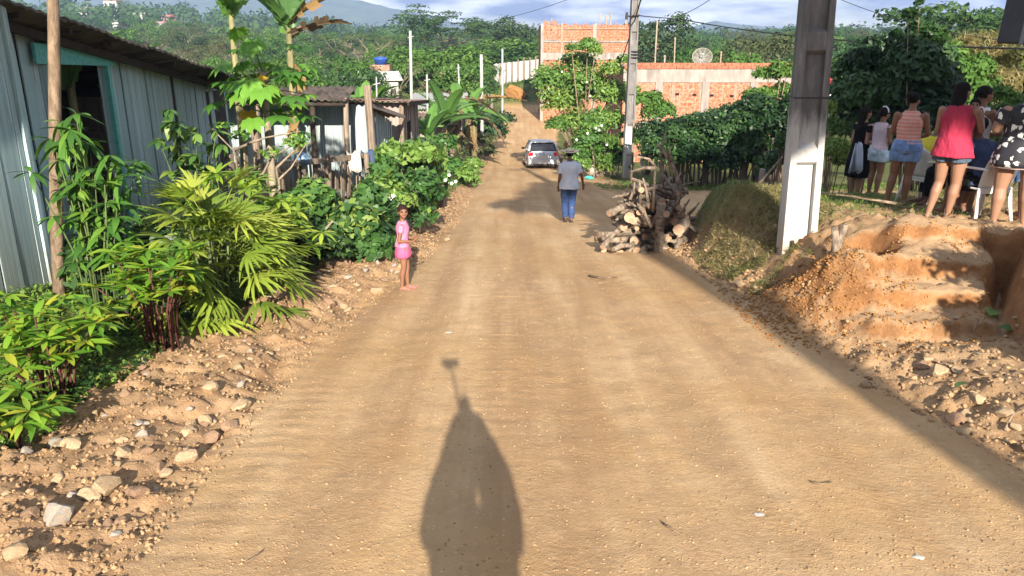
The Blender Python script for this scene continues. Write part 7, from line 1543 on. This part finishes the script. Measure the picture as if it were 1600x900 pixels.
def carshell(st, n=14):
    """st: (y, zlow, zhigh, half width low, half width high, crown)"""
    mb = MB(); v = []; k = 12
    for y, zl, zh, wl, wh, cr_ in st:
        for i in range(k):
            t = i/(k-1); a = t*PI  # from left bottom over the top to right bottom
            if t < .33: u = t/.33; x = -(wl+(wh-wl)*u**1.6); z = zl+(zh-zl)*u*.94
            elif t > .67: u = (1-t)/.33; x = (wl+(wh-wl)*u**1.6); z = zl+(zh-zl)*u*.94
            else: u = (t-.5)/.17; x = wh*.96*u*(.97 if abs(u) > .9 else 1); z = zh+cr_*(1-u*u)
            v.append((x, y, z))
    f = [(i*k+j, i*k+j+1, (i+1)*k+j+1, (i+1)*k+j) for i in range(len(st)-1) for j in range(k-1)]; f += [(i*k+k-1, i*k, (i+1)*k, (i+1)*k+k-1) for i in range(len(st)-1)]; f.append(tuple(reversed(range(k)))); f.append(tuple(range((len(st)-1)*k, len(st)*k))); mb.add(v, f); return mb
# y measured from the middle, tail at -1.95
o = carshell([(-1.95, .32, .60, .70, .72, .01), (-1.93, .24, .72, .76, .80, .02), (-1.86, .22, .92, .80, .80, .03), (-1.70, .20, .98, .82, .79, .03), (-1.0, .20, .96, .83, .80, .03), (0, .20, .93, .83, .80, .03), (.75, .20, .92, .83, .79, .04), (1.2, .2, .86, .82, .74, .05), (1.7, .22, .76, .78, .66, .05), (1.9, .28, .62, .70, .58, .03)]).build('body', M['silver'], car, True)
for y in (-1.22, 1.22): pass
o = carshell([(-1.84, .93, .96, .74, .71, .0), (-1.55, .93, 1.34, .77, .60, .02), (-1.4, .93, 1.42, .78, .57, .03), (-.4, .93, 1.45, .78, .57, .035), (.2, .93, 1.42, .78, .57, .03), (.95, .90, .98, .74, .66, .02)]).build('side_glass', M['carglass'], car, True)
o = carshell([(-1.56, 1.36, 1.385, .60, .585, .02), (-1.4, 1.38, 1.44, .605, .575, .03), (-.4, 1.41, 1.47, .605, .575, .035), (.25, 1.38, 1.43, .60, .57, .03)]).build('roof', M['silver'], car, True)
mb = MB()
for sx in (-1, 1):
    mb.tube([(sx*.765, -1.83, .95), (sx*.63, -1.54, 1.38)], .055, 6); mb.tube([(sx*.785, -.35, .95), (sx*.60, -.35, 1.42)], .03, 5); mb.tube([(sx*.76, .95, .95), (sx*.60, .22, 1.42)], .035, 5); mb.tube([(sx*.785, -1.15, .95), (sx*.61, -1.1, 1.41)], .045, 5)
mb.build('pillar', M['silver'], car, True)
mb = MB(); mb.add([(-.60, -1.80, 1.00), (.60, -1.80, 1.00), (.52, -1.585, 1.33), (-.52, -1.585, 1.33)], [(0, 1, 2, 3)]); o = mb.build('rear_window', M['carglass'], car); md = o.modifiers.new('t', 'SOLIDIFY'); md.thickness = .02; md.offset = 0; o.location.y = -.02
mb = MB(); mb.box((0, -1.88, .40), (1.52, .22, .26)); o = mb.build('bumper', M['silver'], car); md = o.modifiers.new('b', 'BEVEL'); md.width = .06; md.segments = 3
mb = MB(); mb.box((0, -1.90, .245), (1.3, .16, .07)); mb.build('bumper_valance', M['cable'], car)
mb = MB(); mb.box((0, -1.955, .655), (.46, .02, .14)); mb.build('plate_recess', M['silver'], car); mb = MB(); mb.box((0, -1.972, .50), (.40, .012, .12)); mb.build('number_plate', M['plate'], car)
for sx in (-1, 1):
    mb = MB(); mb.box((sx*.66, -1.89, .79), (.25, .14, .20), Matrix.Rotation(sx*-.28, 3, 'Z')); o = mb.build('tail_light', M['redlens'], car); md = o.modifiers.new('b', 'BEVEL'); md.width = .04; md.segments = 3
    mb = MB(); mb.ball((sx*.92, .45, .98), (.10, .06, .07), 10, 8); mb.tube([(sx*.80, .45, .95), (sx*.9, .45, .97)], .02, 5); mb.build('mirror', M['cable'], car, True)
mb = MB(); mb.tube([(0, -1.945, .83), (0, -1.96, .83)], .045, 14); mb.build('badge', M['rim'], car); mb = MB(); mb.tube([(-.45, -1.99, .26), (-.45, -1.80, .26)], .03, 8); mb.build('exhaust', M['cable'], car)
mb = MB(); mb.box((0, -1.60, 1.40), (1.05, .16, .03)); mb.build('spoiler', M['silver'], car)
for sx in (-1, 1):
    for y in (-1.22, 1.22):
        mb = MB(); mb.tube([(sx*.66, y, .29), (sx*.68, y, .29), (sx*.82, y, .29), (sx*.845, y, .29)], [.27, .295, .295, .26], 22); w = mb.build('wheel', M['tyre'], car, True); mb = MB(); mb.tube([(sx*.80, y, .29), (sx*.852, y, .29)], .18, 16); mb.build('rim', M['rim'], w)

# ------------------------------------------------------------------ the air
mb = MB(); mb.box((0, 270, 69), (3500, 3700, 182)); hz_ = mb.build('haze', None, None); m = bpy.data.materials.new('haze_air'); m.use_nodes = True; nt = m.node_tree; nt.nodes.clear()
pv = nt.nodes.new('ShaderNodeVolumePrincipled'); pv.inputs['Color'].default_value = (.45, .62, 1.0, 1); pv.inputs['Density'].default_value = .00034; pv.inputs['Anisotropy'].default_value = .0
mo = nt.nodes.new('ShaderNodeOutputMaterial'); nt.links.new(pv.outputs[0], mo.inputs['Volume']); hz_.data.materials.append(m); tag(hz_, 'thin bluish air over the valley', kind='stuff')
